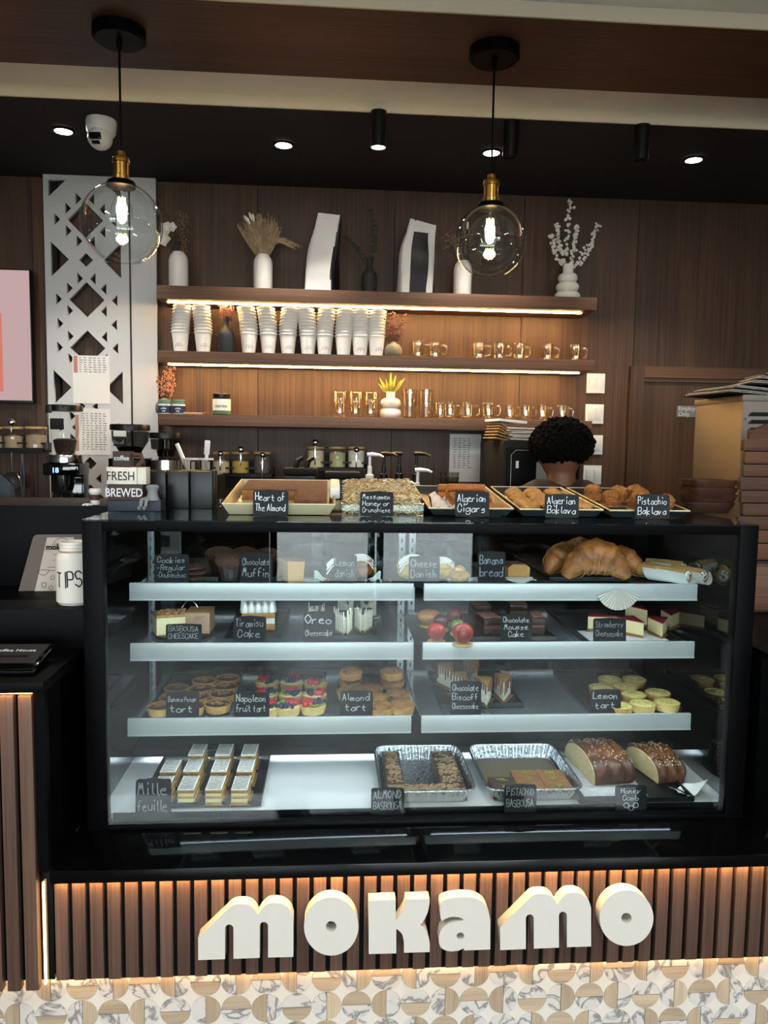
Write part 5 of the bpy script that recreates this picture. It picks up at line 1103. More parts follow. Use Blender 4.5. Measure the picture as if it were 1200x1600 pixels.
def blob(mb, c, sx, sy, sz, seed, n=16, m=9, amp=.12):
    """a hand-formed lump: flattened ball with uneven surface and flat base"""
    r = random.Random(seed); ph = [r.uniform(0, 6.28) for _ in range(6)]
    def f(u, v):
        a = 2*pi*u; t = pi*(.02+.96*v); k = 1+amp*(sin(3*a+ph[0])*.5+sin(5*a+2*t+ph[1])*.3+sin(4*t+ph[2])*.3+sin(7*a-3*t+ph[3])*.2)
        z = -cos(t)*k; return (c[0]+sx*sin(t)*cos(a)*k, c[1]+sy*sin(t)*sin(a)*k, c[2]+sz*max(z, -.75)+sz*.75)
    g = MB().grid(f, n, m, True); g.f.append(tuple(i*m for i in range(n))[::-1]); g.f.append(tuple(i*m+m-1 for i in range(n))); mb.add(g.v, g.f); return mb
# ------------------------------------------------------------------ trays on the case top
def tilted_tray(name, label, pa, pb, py, Yf, d, rim, m_in, m_rim, flare=.012):
    a = at(pa, py, Yf); b = at(pb, py, Yf); w = b.x-a.x
    t = thing(name, label, 'tray', V((a.x+b.x)/2, Yf, TZ), rx=TT, group='trays on the case top')
    x = w/2; i = x-flare
    MB().add([(-i,flare,.003),(i,flare,.003),(i,d-flare,.003),(-i,d-flare,.003),(-x,0,rim),(x,0,rim),(x,d,rim),(-x,d,rim),(-i,flare,0),(i,flare,0),(i,d-flare,0),(-i,d-flare,0),(-x-.003,-.003,rim),(x+.003,-.003,rim),(x+.003,d+.003,rim),(-x-.003,d+.003,rim)],
             [(0,1,2,3),(0,4,5,1),(1,5,6,2),(2,6,7,3),(3,7,4,0),(8,11,10,9),(8,9,13,12),(9,10,14,13),(10,11,15,14),(11,8,12,15),(4,12,13,5),(5,13,14,6),(6,14,15,7),(7,15,12,4)]).build('dish', m_in, t, 20)
    MB().tube([(-x-.0015,-.0015,rim),(x+.0015,-.0015,rim),(x+.0015,d+.0015,rim),(-x-.0015,d+.0015,rim)], .0022, 6, closed=True).build('rolled_rim', m_rim, t)
    hz = (d-.03)*sin(TT)/cos(TT); MB().box(-x*.8, x*.8, d-.05, d-.03, -hz-.0, -.0008).build('riser', 'black_satin', t)
    return t, w
def onto(t, x, y, z=.0035):      # a place on a tilted tray, in the room
    return t.location+Vector((x, y*cos(TT)-z*sin(TT), y*sin(TT)+z*cos(TT)))
def lay(o, t, x, y, z=.0035, rz=0): o.location = onto(t, x, y, z); o.rotation_euler = (TT, 0, rz); return o
t1, w1 = tilted_tray('sheet_pan', 'gold toned sheet pan holding dark almond cake', 349, 522, 800, 1.88, .40, .028, 'pan_gold', 'pan_gold')
o = MB().prism([(-w1*.42, .205), (.035, .205), (.035, .045), (w1*.43, .045), (w1*.43, .375), (-w1*.42, .375)], 0, .028).build('almond_cake', 'cake_almond'); lay(o, t1, 0, 0); tag(o, 'dark brown slab of almond cake cut into an L on the pan', 'cake')
MB().box(-w1*.418, .034, .2032, .2045, .001, .025).build('cut_face', 'cake_side', o)
# shredded pastry in a clear box
p = V(at(598, 804, 1.90).x, 1.90, TZ); wb_ = at(662, 804, 1.9).x-at(534, 804, 1.9).x
t = thing('pastry_box', 'clear plastic box packed with shredded honey messemen', 'pastry box', p, rx=TT); r2 = random.Random(11); sh = MB(); s2 = MB()
MB().box(-wb_/2, wb_/2, 0, .30, -.001, .0).box(-wb_/2, wb_/2, 0, .0008, .0, .030).box(-wb_/2, -wb_/2+.0008, .001, .30, .0, .030).box(wb_/2-.0008, wb_/2, .001, .30, 0, .030).build('clear_box', 'glass_clear', t)
for k in range(3600):
    x = r2.uniform(-wb_/2+.012, wb_/2-.012); y = r2.uniform(.010, .285) if k < 2600 else r2.uniform(.010, .034); z = r2.uniform(.004, .046) if y < .03 else r2.uniform(.034, .050); a = r2.uniform(0, 3.14); L = r2.uniform(.006, .013)
    d = Vector((cos(a)*L, sin(a)*L*.6, r2.uniform(-.006, .006))); c = Vector((x, y, z)); (sh if k % 3 else s2).tube([c-d, c+Vector((0, 0, r2.uniform(0, .003))), c+d], .0011, 3, cap=False)
sh.build('shreds', 'shred', t)['kind'] = 'stuff'; s2.build('toasted_shreds', 'shred_dark', t)['kind'] = 'stuff'
MB().box(-wb_/2+.016, wb_/2-.016, .028, .28, .002, .036).build('packed_core', 'shred_dark', t)
MB().box(-wb_/2-.03, -wb_/2-.003, .12, .28, .02, .05, .004).build('box_lid', 'white_plastic', t)
t3, w3 = tilted_tray('pastry_tray', 'black tray with brass rim holding rolled cigar pastries', 671, 800, 806, 1.90, .36, .020, 'tray_black', 'pan_gold')
t4, w4 = tilted_tray('pastry_tray', 'black tray with brass rim holding golden puffed pastries', 813, 940, 809, 1.89, .36, .020, 'tray_black', 'pan_gold')
t5, w5 = tilted_tray('pastry_tray', 'black tray holding pistachio baklava cubes beside wooden bowls', 953, 1075, 811, 1.88, .36, .020, 'tray_black', 'pan_gold')
# napkin and rolls
o = MB().grid(lambda u, v: (-.09+.06*u+.02*v, .05+.24*v, .003+.012*sin(7*u+3*v)**2), 8, 12).build('napkin', 'paper'); lay(o, t3, 0, 0, .002); tag(o, 'creased white napkin under the cigar pastries', 'napkin')
rm = MB().X(Matrix.Rotation(pi/2, 4, 'Y')).lathe([(0, 0), (.0085, 0), (.0105, .004), (.0108, .05), (.0102, .096), (.0085, .1), (0, .1)], 14, cap=False).mesh('cigar_pastry', 'roll')
k = 0; cn = ['front left', 'front middle', 'front right', 'second row left', 'second row right', 'third row', 'upper left', 'upper middle', 'upper right', 'topmost', 'back left', 'back right', 'tray corner']
for x, y, z in ((-.03, .07, 0), (-.032, .10, 0), (-.034, .13, 0), (-.034, .16, 0), (-.036, .19, 0), (-.034, .085, .019), (-.036, .115, .019), (-.038, .145, .019), (-.04, .175, .019), (-.042, .13, .038), (-.05, .24, 0), (-.052, .24, .02), (-.005, .03, 0)):
    o = put('cigar_pastry', rm); lay(o, t3, x, y, .0145+z, r2.uniform(-.12, .12)); tag(o, 'brown rolled cigar pastry, '+cn[k]+' of the pile', 'pastry', 'rolled cigar pastries'); k += 1
# puffed pastries
bm_ = [blob(MB(), (0, 0, 0), .027, .023, .015, s, 18, 10, .10).mesh('puffed_pastry', 'boklava') for s in range(4)]
rows4 = [(-.065, .06), (-.005, .06), (.075, .06), (-.07, .115), (-.015, .115), (.045, .115), (-.068, .17), (-.012, .17), (.045, .17), (-.062, .225), (-.004, .225), (.055, .225), (-.055, .285), (.0, .285), (.058, .285)]
for k, (x, y) in enumerate(rows4):
    o = put('puffed_pastry', bm_[k % 4]); lay(o, t4, x, y, .004+.014*max(0, (y-.1)/.2) if False else .004, r2.uniform(-.5, .5)); tag(o, 'golden puffed square pastry, %s row, %s' % (['front', 'second', 'third', 'fourth', 'back'][k//3], ['left', 'middle', 'right'][k % 3]), 'pastry', 'puffed pastries on the case top')
o = MB().box(-.085, -.03, .16, .28, 0, .001).build('paper_liner', 'custard'); lay(o, t4, 0, 0, .0032); tag(o, 'pale paper liner at back of puffed pastry tray', 'paper')
bm2 = []
for s in range(3):
    m_ = blob(MB(), (0, 0, .008), .025, .024, .016, 20+s, 16, 8, .14)
    for q in range(5): m_.box(-.022+.001*(q % 2), .022, -.021, .021-.001*(q % 2), q*.0028, q*.0028+.0022, 0)
    bm2.append(m_.mesh('baklava_piece', 'baklava', 30))
for k, (x, y, nm) in enumerate(((-.055, .265, 'back left'), (.01, .245, 'back middle'), (.07, .27, 'back right'), (-.04, .165, 'middle left'), (.022, .125, 'middle, half behind the sign'), (.085, .10, 'right of the sign'), (.055, .19, 'middle right'))):
    o = put('baklava_piece', bm2[k % 3]); lay(o, t5, x, y, .0045, r2.uniform(-.6, .6)); o.scale = (1, 1, 1.15); tag(o, 'flaky brown baklava cube, '+nm, 'pastry', 'baklava cubes')
    c = MB().box(-.032, .032, -.03, .03, 0, .0008).build('paper_square', 'kraft'); lay(c, t5, x, y, .0034, r2.uniform(-.6, .6)); tag(c, 'brown paper square under the baklava cube, '+nm, 'paper', 'paper squares under baklava')
for (pa, pb, ya, yb, Y, lines, lab, sd) in ((395, 451, 763, 803, 1.862, ['Heart of', 'The Almond'], 'Heart of The Almond', 1), (562, 615, 766, 804, 1.878, ['Messamen', 'Honey or', 'Crunchiese'], 'Messamen Honey', 2), (710, 765, 768, 808, 1.872, ['Algerian', 'Cigars'], 'Algerian Cigars', 3),
        (850, 905, 771, 808, 1.866, ['Algerian', 'Boklava'], 'Algerian Boklava', 4), (991, 1047, 773, 811, 1.862, ['Pistachio', 'Baklava'], 'Pistachio Baklava', 5)):
    p = V(at((pa+pb)/2, yb, Y).x, Y, TZ); u = mpp(p); chalk_sign(0, 0, p, (pb-pa)*u, (yb-ya)*u*1.02, lines, 'black scalloped chalk sign reading '+lab+' on the case top', -4, 0, sd)
# ------------------------------------------------------------------ helpers for the shelves
def shelf_tray(name, label, z, pa, pb, py_front, py_back, m='tray_black', h=.012, cat='tray', rim=True):
    a = on(pa, py_front, z); b = on(pb, py_front, z); yb = on((pa+pb)/2, py_back, z).y; yf = max((a.y+b.y)/2, 1.913 if z > .7 else 1.803); sx = 1 if z < .7 else 1
    xa = at(pa, py_front, yf).x; xb = at(pb, py_front, yf).x; w = xb-xa; d = max(yb-yf, .05)
    t = thing(name, label, cat, V((xa+xb)/2, yf, z+.0004), group='food trays in the case')
    MB().box(-w/2, w/2, 0, d, 0, .003, .001).build('base', m, t)
    if rim:
        MB().box(-w/2, w/2, 0, .004, .003, h).box(-w/2, w/2, d-.004, d, .003, h).box(-w/2, -w/2+.004, .004, d-.004, .003, h).box(w/2-.004, w/2, .004, d-.004, .003, h).build('rim', m, t)
    return t
def shelf_sign(z, pa, pb, ya, yb, lines, lab, seed, dim=False, extra=None, where='', Y=None):
    y = Y or 1.9135
    if z < .7: z = GZ+.002
    p = V(at((pa+pb)/2, yb, y).x, y, z+.0006); u = mpp(p); top = at((pa+pb)/2, ya, y).z
    UPS = .0125; yb = ya+(top-p.z-(UPS if z > .7 else .004))/u
    return chalk_sign(0, 0, p, (pb-pa)*u, (yb-ya)*u*1.02, lines, 'black chalk sign reading %s %s' % (lab, where), -6, 0, seed, dim, extra, UPS if z > .7 else .004)
def place(o, px, py, z, ztop=0.0, rz=0.0, dz=.0):
    q = on(px, py, z+ztop); o.location = (q.x, q.y, z+dz); o.rotation_euler = (0, 0, rz); return o
Z1, Z2, Z3, Z0 = S[0], S[1], S[2], DECK
TB = .0038   # top of a tray's base
# ------------------------------------------------------------------ row one
shelf_tray('cookie_tray', 'black tray of dark cookies on the top shelf, far left', Z1, 241, 341, 909, 872)
ckm = []
for s in range(3):
    m_ = blob(MB(), (0, 0, 0), .034, .034, .008, 60+s, 20, 8, .07); r3 = random.Random(s)
    ckm.append((m_.mesh('cookie', 'cake_choc'), (lambda b: b.mesh('chocolate_chips', 'choc'))(sum_chips(r3) if False else blob(blob(blob(blob(MB(), (.012, .006, .010), .006, .006, .003, 1), (-.014, .01, .010), .006, .005, .003, 2), (.002, -.015, .010), .006, .006, .003, 3), (-.008, -.006, .011), .005, .006, .003, 4))))
def cookie(px, py, z, dz, tilt, nm, k):
    o = thing('cookie', 'dark chocolate chip cookie, '+nm, 'cookie', (0, 0, 0), group='dark cookies'); put('biscuit', ckm[k % 3][0], o); put('chocolate_chips', ckm[k % 3][1], o)
    place(o, px, py, z, dz, k*1.1, dz); o.rotation_euler.x = tilt; return o
for k, (px, py, dz, nm) in enumerate(((274, 898, TB, 'bottom of the left pile'), (272, 897, TB+.0135, 'second in the left pile'), (275, 897, TB+.027, 'third in the left pile'), (273, 897, TB+.0405, 'top of the left pile'), (311, 898, TB, 'bottom of the right pile'), (313, 898, TB+.0135, 'second in the right pile'), (310, 898, TB+.027, 'third in the right pile'))):
    q = on(px, 897, Z1); o = cookie(px, py, Z1, dz, 0, nm, k); o.location = (q.x, 2.00+.004*(k % 2), Z1+dz)
def muffin(px, Y, nm):
    q = at(px, 900, Y); t = thing('chocolate_muffin', 'dark chocolate muffin with domed top, '+nm, 'muffin', (q.x, Y, Z1+.0006+TB), group='chocolate muffins')
    MB().lathe([(0, 0), (.024, 0), (.034, .038)], 30, cap=False, flute=15, fl=.03).build('paper_case', 'tray_brown', t); blob(MB(), (0, 0, .032), .042, .042, .022, px, 22, 10, .09).build('dome', 'cake_choc', t)
shelf_tray('muffin_tray', 'black tray of chocolate muffins on the top shelf', Z1, 345, 440, 909, 868)
for px, Y, nm in ((361, 2.0, 'front left'), (398, 2.0, 'front right beside its sign'), (345, 2.12, 'back left'), (383, 2.12, 'back middle'), (418, 2.1, 'back right')): muffin(px, Y, nm)
q = at(461, 905, 1.97); t = thing('cake_wedge', 'plain brown cake wedge left of the lemon danish', 'cake', (q.x, 1.97, Z1+.0006), RAD(20))
MB().prism([(-.018, 0), (.022, 0), (.026, .055), (-.020, .058)], 0, .08, 'XZ').build('sponge', 'sponge', t); MB().prism([(-.021, .0585), (.027, .0555), (.026, .063), (-.019, .066)], 0, .08, 'XZ').build('crust_top', 'cake_choc', t)
def danish(px, py, Y, R, m, nm, name='danish', seed=0):
    q = at(px, py, Y); t = thing(name, nm, 'danish', (q.x, Y, Z1+.006), group='round danishes', sc=(1, 1, 1.35))
    sp = [((R*.25+R*.7*(1-i/44))*cos(i*.42), (R*.25+R*.7*(1-i/44))*sin(i*.42)*.9, .012+.020*i/44+R*.25*sin(pi*min(1, i/30))) for i in range(45)]
    blob(MB(), (0, 0, 0), R, R*.9, R*.42, seed+3, 24, 10, .05).build('body', m, t); MB().tube(sp, [R*.20*(1-.4*i/45) for i in range(45)], 8).build('swirl', m, t)
    r3 = random.Random(seed); g = MB()
    for k in range(9):
        y0 = R*(-.75+k*.19); g.tube([(R*x, y0+.2*R*x, R*.78*math.sqrt(max(.02, 1-x*x*.8-(y0/R)**2*.7))+.012) for x in (-.9, -.6, -.3, 0, .3, .6, .9)], .0018, 5)
    g.build('icing_drizzle', 'icing', t)
shelf_tray('danish_tray', 'black tray of lemon danish on the top shelf', Z1, 500, 594, 911, 880, rim=False)
danish(533, 905, 1.985, .042, 'cake_choc', 'large dark lemon danish striped with white icing', seed=1); danish(562, 905, 2.05, .040, 'croissant', 'lemon danish striped with icing, behind the larger one', seed=2)
for px, Y, nm in ((503, 1.95, 'left of the lemon danish'), (583, 1.94, 'right of the lemon danish')):
    q = at(px, 900, Y); o = MB().grid(lambda u, v: (-.02+.04*u, .03*v, .002+.038*(u if px > 550 else 1-u)*(1-v)*(1-abs(u-.5)*.5)+.004*sin(9*u)), 8, 6).build('parchment_sheet', 'parchment'); o.location = (q.x, Y, Z1+.006); tag(o, 'bent white parchment corner '+nm, 'paper', 'parchment corners')
shelf_tray('danish_tray', 'grey oval tray of cheese danish on the top shelf', Z1, 612, 700, 909, 878, 'charcoal', rim=False)
danish(645, 905, 2.02, .044, 'crust_pale', 'pale round cheese danish behind its sign', seed=4); danish(690, 905, 2.03, .036, 'crust_pale', 'small pale cheese danish right of its sign', seed=5)
q = at(717, 905, 2.0); t = thing('filled_bun', 'small domed bun left of the banana bread sign', 'bun', (q.x, 2.0, Z1+.0006)); blob(MB(), (0, 0, .0), .028, .028, .020, 8).build('bun', 'crust', t); blob(MB(), (0, 0, .024), .016, .016, .011, 9).build('cap', 'crust_pale', t)
shelf_tray('slate_tray', 'black slate tray under the banana bread', Z1, 770, 868, 911, 880, rim=False)
q = at(811, 896, 2.0)
t = thing('banana_bread', 'slices of banana bread loaf on folded parchment', 'bread', (q.x, 2.0, Z1+.006), RAD(8))
for k in range(3): MB().prism([(-.030, 0), (.030, 0), (.031, .032), (.018, .040), (-.018, .041), (-.031, .033)], .018*k, .018*k+.015, 'XZ').build('slice', 'sponge', t); MB().prism([(-.0315, .033), (-.018, .0412), (.018, .0402), (.0315, .0322), (.018, .043), (-.018, .044)], .018*k, .018*k+.015, 'XZ').build('crust_top', 'cake_choc', t)
q = at(800, 900, 1.955); o = MB().grid(lambda u, v: (-.05+.11*u, .05*v, .002+.012*sin(5*u+2*v)**2*(1-v)+.01*v), 14, 8).build('parchment_sheet', 'parchment'); o.location = (q.x, 1.93, Z1+.005); tag(o, 'crumpled white parchment before the banana bread', 'paper')
# croissants
def croissant(px, py, Y, L, rz, nm, m='croissant', arch=1.0):
    q = at(px, py, Y); t = thing('croissant', nm, 'croissant', (q.x, Y, Z1+.0045), RAD(rz), group='croissants')
    N = 56; pts = []; rs = []
    for i in range(N+1):
        u = i/N*2-1; seg = 1-.075*abs(sin(u*pi*3.2))**.6; R = L*.30*(1-abs(u)**2.2*.72)*(.9+.1*seg)*seg; pts.append((u*L*.5, -.035*u*u*L*8*.1*8*L, R*.9+.016*arch*(1-u*u))); rs.append(R)
    MB().tube(pts, rs, 22).build('pastry', m, t, 60)
    g = MB()
    for u in (-.62, -.36, -.12, .12, .36, .62):
        R = L*.30*(1-abs(u)**2.2*.72)*.93; c = Vector((u*L*.5, -.035*u*u*L*8*.1*8*L, R*.9+.016*arch*(1-u*u))); ring = [(c.x+.014*cos(a)*(1 if u > 0 else -1), c.y+R*1.0*cos(a+.4), c.z+R*1.0*sin(a+.4)) for a in [RAD(-60+300*k/22) for k in range(23)]]
        g.tube(ring, .0013, 5)
    g.build('layer_edges', 'croissant_edge', t)
shelf_tray('croissant_tray', 'black tray of large croissants on the top shelf', Z1, 858, 986, 909, 866)
croissant(880, 905, 2.08, .13, 28, 'golden croissant at the left of the tray', arch=1.3); croissant(930, 907, 1.985, .165, -4, 'largest dark golden croissant in front', arch=1.5); croissant(905, 895, 2.16, .13, 10, 'croissant half hidden at the back', arch=1.6); croissant(968, 905, 2.07, .12, -30, 'croissant behind the right end of the largest', arch=1.2)
# cannoli in fluted papers
def cannolo(px, py, Y, rz, nm, up=0):
    q = at(px, py, Y); t = thing('cannoli', nm, 'cannoli', (q.x, Y, Z1+.0295+up), RAD(rz), group='cannoli in fluted papers')
    R = Matrix.Rotation(pi/2, 4, 'X')
    MB().X(R).lathe([(.017, -.05), (.0185, 0), (.0175, .05), (.015, .05), (.0155, 0), (.0145, -.05), (.017, -.05)], 24, cap=False).build('shell', 'wafer', t)
    MB().X(R).lathe([(0, .054), (.010, .053), (.0148, .047), (.0148, .02)], 20, cap=False).build('cream', 'icing', t); g = MB(); r3 = random.Random(px)
    for k in range(11): a = r3.uniform(0, 6.28); b = r3.uniform(0, .012); g.ball((b*cos(a), -.0535+.002*b/.012, b*sin(a)), .0022, 6, 4)
    g.build('chocolate_chips', 'choc', t)
    def f(u, v): a = RAD(-205+230*u); rad = .021+.008*v*(.3+abs(u-.5)); k = 1+.035*sin(60*u*pi); return (rad*k*cos(a), -.045+.085*(v-.1)-.012*sin(pi*u), rad*k*sin(a))
    MB().grid(f, 90, 5).build('fluted_paper', 'parchment', t, 10)
for px, Y, rz, nm in ((1003, 2.05, 38, 'leftmost behind the croissants'), (1027, 1.995, 40, 'second from the left'), (1049, 1.97, 30, 'chocolate chip end showing, middle'), (1075, 1.975, 26, 'rightmost, chip end showing'), (1037, 2.1, 50, 'at the back')): cannolo(px, 900, Y, rz, 'cannoli in white fluted paper, '+nm)
shelf_tray('cannoli_tray', 'black slate under the cannoli', Z1, 984, 1080, 912, 880, rim=False)
def fanp(u, v): a = RAD(200+140*u); k = 1+.0*v; rad = .058*v; return (rad*cos(a)*1.0, -.0035-.006*v+.0016*sin(u*pi*34)*v-.004*(1-v), rad*sin(a)+.004)
q = at(966, 912, SHY-.004); o = MB().grid(fanp, 120, 6).build('fluted_liner', 'parchment', None, 8); o.location = (q.x, SHY-.001, Z1+.001); tag(o, 'loose fluted paper liner draped over the top shelf rail', 'paper')
for pa, pb, ya, yb, ln, lab, sd in ((241, 295, 867, 909, ['Cookies', '-Regular', '-Doublechoc'], 'Cookies', 6), (375, 426, 866, 906, ['Chocolate', 'Muffin'], 'Chocolate Muffin', 7), (521, 558, 868, 906, ['Lemon', 'danish'], 'Lemon danish', 8), (638, 688, 870, 906, ['Cheese', 'Danish'], 'Cheese Danish', 9), (746, 791, 863, 898, ['Banana', 'bread'], 'Banana bread', 10)):
    shelf_sign(Z1, pa, pb, ya, yb, ln, lab, sd, True, where='on the top shelf')
# ------------------------------------------------------------------ row two
def rounddish(px, py, z, R, label, m='tray_black'):
    q = on(px, py, z); o = MB().lathe([(0, 0), (R*.98, 0), (R, .004), (R, .008), (0, .008)], 48, cap=False).build('cake_board', m); o.location = (q.x, q.y, z+.0005); return tag(o, label, 'cake board'), q
_, q = rounddish(287, 990, Z2, .082, 'round dark board under the basbousa cheesecake', 'tray_brown')
t = thing('cheesecake_slice', 'basbousa cheesecake slice with crumb top behind its sign', 'cake', (q.x-.028, q.y-.055, Z2+.009), RAD(8)); wv = [(0, 0), (.075, .012), (.066, .085), (-.016, .06)]
MB().prism([(x-.03, y) for x, y in wv], 0, .045).build('filling', 'cheesecake', t); MB().prism([(x-.03, y) for x, y in wv], .0455, .053).build('crumb_top', 'nut', t)
r3 = random.Random(2); g = MB()
for k in range(70): g.ball((r3.uniform(-.028, .04), r3.uniform(.01, .065), .055), r3.uniform(.002, .004), 5, 4)
g.build('nuts', 'nut', t)['kind'] = 'stuff'
t = thing('cut_cheesecake', 'remaining block of basbousa cheesecake with smooth cut side', 'cake', (q.x+.040, q.y-.04, Z2+.009), RAD(-4)); mat('cut_side', 'a88468', .6, var=.06, scale=20)
MB().prism([(-.03, 0), (.034, .006), (.03, .085), (-.034, .08)], 0, .052).build('filling', 'cut_side', t); MB().prism([(-.03, 0), (.034, .006), (.03, .085), (-.034, .08)], .0525, .056).build('crumb_top', 'nut', t)
MB().grid(lambda u, v: (-.004+.036*u*(1-v), -.0015, .05-.018*v), 4, 4).build('film', 'glass_cup', t)
o = MB().tube([(-.035+.07*i/14, 0, .075*sin(pi*i/14)**.6) for i in range(15)], .0012, 6).build('cake_wire', 'chrome'); o.location = (q.x+.012, q.y+.03, Z2+.009); tag(o, 'thin arched wire over the basbousa cheesecake', 'wire')
o = MB().tube([(-.024+.048*i/14, 0, .022*sin(pi*i/14)**.7) for i in range(15)], .0016, 6).build('cake_wire', 'chrome'); o.location = (q.x+.005, q.y-.078, Z2+.009); tag(o, 'arched wire before the basbousa sign', 'wire')
shelf_tray('tiramisu_tray', 'black tray under the tiramisu cake', Z2, 348, 442, 1005, 958)
q = on(405, 985, Z2); t = thing('tiramisu_cake', 'tiramisu block with piped white cream peaks', 'cake', (q.x, q.y-.02, Z2+TB+.0006), RAD(6), sc=1.25)
MB().box(-.036, .036, 0, .10, 0, .014, .002).box(-.036, .036, 0, .10, .026, .038, .002).build('sponge', 'sponge', t); MB().box(-.035, .035, .001, .099, .0142, .0258).build('cream_layer', 'cream', t); g = MB(); c2 = MB()
for i in range(5):
    for j in range(6): x, y = -.029+.0145*i, .008+.017*j; g.lathe([(0, .0385), (.0085, .0385), (.0088, .046), (.005, .055), (.0015, .061), (0, .062)], 12, (x, y, 0), cap=False, flute=6, fl=.1); c2.ball((x+.001, y, .061), .0014, 5, 4)
g.build('piped_cream', 'icing', t); c2.build('cocoa_specks', 'cocoa', t)
def wedge_slice(px, py, z, rz, L, wd, h, mats, name, label, drip=None, sc=1, cat='cake', grp=None):
    q = on(px, py, z+h*.5); t = thing(name, label, cat, (q.x, q.y-L*.4, z+TB+.0012), RAD(rz), grp)
    tri = [(0, 0), (wd/2, L*.96), (wd*.3, L), (-wd*.3, L), (-wd/2, L*.96)]
    MB().prism(tri, 0, .006).build('biscuit_base', mats[0], t); MB().prism(tri, .0063, h).build('filling', mats[1], t); MB().prism([(x*1.03, y*1.01-.001) for x, y in tri], h+.0003, h+.004).build('topping', mats[2], t)
    if drip:
        g = MB(); r3 = random.Random(int(px))
        for s in (-1, 1):
            for k in range(6):
                f = (k+.5)/6; x, y = s*wd/2*f*1.02, L*.96*f; l = h*r3.uniform(.2, .75); g.tube([(x+s*.0006, y, h+.002), (x+s*.0012, y, h-l*.5), (x+s*.0008, y, h-l)], [.0028, .0024, .0016], 6)
        g.build('drips', drip, t)
    MB().prism([(x*1.5, y*1.1-.004) for x, y in tri], -.001, -.0002).build('card', 'gold_card', t)
    return t
shelf_tray('cheesecake_tray', 'black tray of cookie cheesecake slices', Z2, 472, 590, 1001, 962)
for k, (px, py, rz, nm) in enumerate(((540, 978, 6, 'right of the sign'), (566, 974, -4, 'rightmost with white sides'), (500, 966, 10, 'behind the sign'), (543, 955, 5, 'at the back'), (572, 955, -8, 'back right'))):
    t = wedge_slice(px, py, Z2, rz, .075, .050, .050, ('choc', 'cream', 'choc'), 'cookie_cheesecake_slice', 'cookie cheesecake slice with ragged white chocolate sides, '+nm, grp='cookie cheesecake slices'); g = MB(); r3 = random.Random(k)
    for s in (-1, 1):
        for q_ in range(6): f = .12+q_*.15; x, y = s*.025*f, .072*f; g.prism([(y-.006, .004), (y+.007, .004), (y+.006, .05+r3.uniform(-.012, .012)), (y+.001, .058+r3.uniform(-.01, .01)), (y-.005, .046+r3.uniform(-.012, .01))], x+s*.002-.001, x+s*.002+.001, 'YZ')
    g.build('white_shards', 'cream', t)
    if k > 1: t.scale = (.9, .9, .9)
# fruit-shaped cakes
shelf_tray('fruit_cake_slate', 'black slate of fruit shaped cakes', Z2, 650, 746, 1010, 962, rim=False)
def fruit(px, py, r, m, nm, sc=(1, 1, 1), leaf=False, seed=0):
    u0 = mpp(at(px, py, 2.0)); R = r*u0; q = on(px, py, Z2+.010+R*sc[2]); t = thing('fruit_cake', nm, 'cake', (q.x, q.y, Z2+.006), group='fruit shaped cakes')
    MB().lathe([(0, 0), (R*.95, 0), (R*1.02, .003), (R*.95, .0065), (0, .007)], 28, cap=False).build('biscuit_base', 'crust_pale', t)
    def f(a, v): th = pi*(.01+.98*v); k = sin(th)*(1-.06*cos(th)); dz = -cos(th)-(.14*math.exp(-(k/.25)**2) if v > .5 else 0); return (R*sc[0]*k*cos(2*pi*a), R*sc[1]*k*sin(2*pi*a), R*sc[2]*dz*.97+R*sc[2]+.006)
    MB().grid(f, 28, 18, True).build('glazed_fruit', m, t, 60)
    if leaf: MB().tube([(0, 0, R*sc[2]*1.75), (.002, 0, R*sc[2]*2.1)], .0014, 6).build('stem', 'twig', t)
fruit(696, 987+0, 12.5, 'glaze_green', 'green apple shaped cake between the red ones', leaf=True) if False else None
fruit(671, 965, 16, 'glaze_yellow', 'yellow pink mango shaped cake, back left', (1.25, 1, .82)); fruit(709, 962, 13, 'cherry', 'dark red apple shaped cake at the back', leaf=True); fruit(689, 972, 12.5, 'glaze_plum', 'plum coloured fruit cake in the middle')
fruit(715, 979, 11.5, 'glaze_green', 'green fruit shaped cake behind the front right one'); fruit(682, 988, 13.5, 'glaze_orange', 'orange red fruit shaped cake, front left'); fruit(723, 990, 15.5, 'glaze_orange', 'largest orange red fruit shaped cake, front right')
# chocolate mousse cake
shelf_tray('mousse_tray', 'dark tray of chocolate mousse cake slices', Z2, 730, 870, 1002, 964, 'tray_brown', .012)
for k, (px, py, rz, nm) in enumerate(((768, 981, 8, 'left of the sign'), (752, 960, 4, 'back left'), (808, 958, -3, 'behind the sign'), (838, 980, -6, 'right of the sign'))):
    q = on(px, py, Z2+.02); t = thing('mousse_cake_slice', 'dark chocolate mousse slice with ridged top, '+nm, 'cake', (q.x, q.y-.02, Z2+TB+.0008), RAD(rz), 'chocolate mousse slices'); w = .052 if k != 3 else .036
    MB().box(-w/2, w/2, 0, .07, 0, .018, .002).build('sponge', 'loaf_dark', t); MB().box(-w/2+.001, w/2-.001, .001, .069, .0183, .026).build('cream_band', 'choc_light', t); MB().box(-w/2, w/2, 0, .07, .0263, .044, .002).build('mousse', 'choc', t); g = MB()
    for j in range(6): g.tube([(x, .006+.0115*j+.004*sin(x*180), .046+.002*cos(x*90)) for x in [-w/2+.003+(w-.006)*i/8 for i in range(9)]], .0042, 6)
    g.build('piped_ridges', 'choc_light', t)
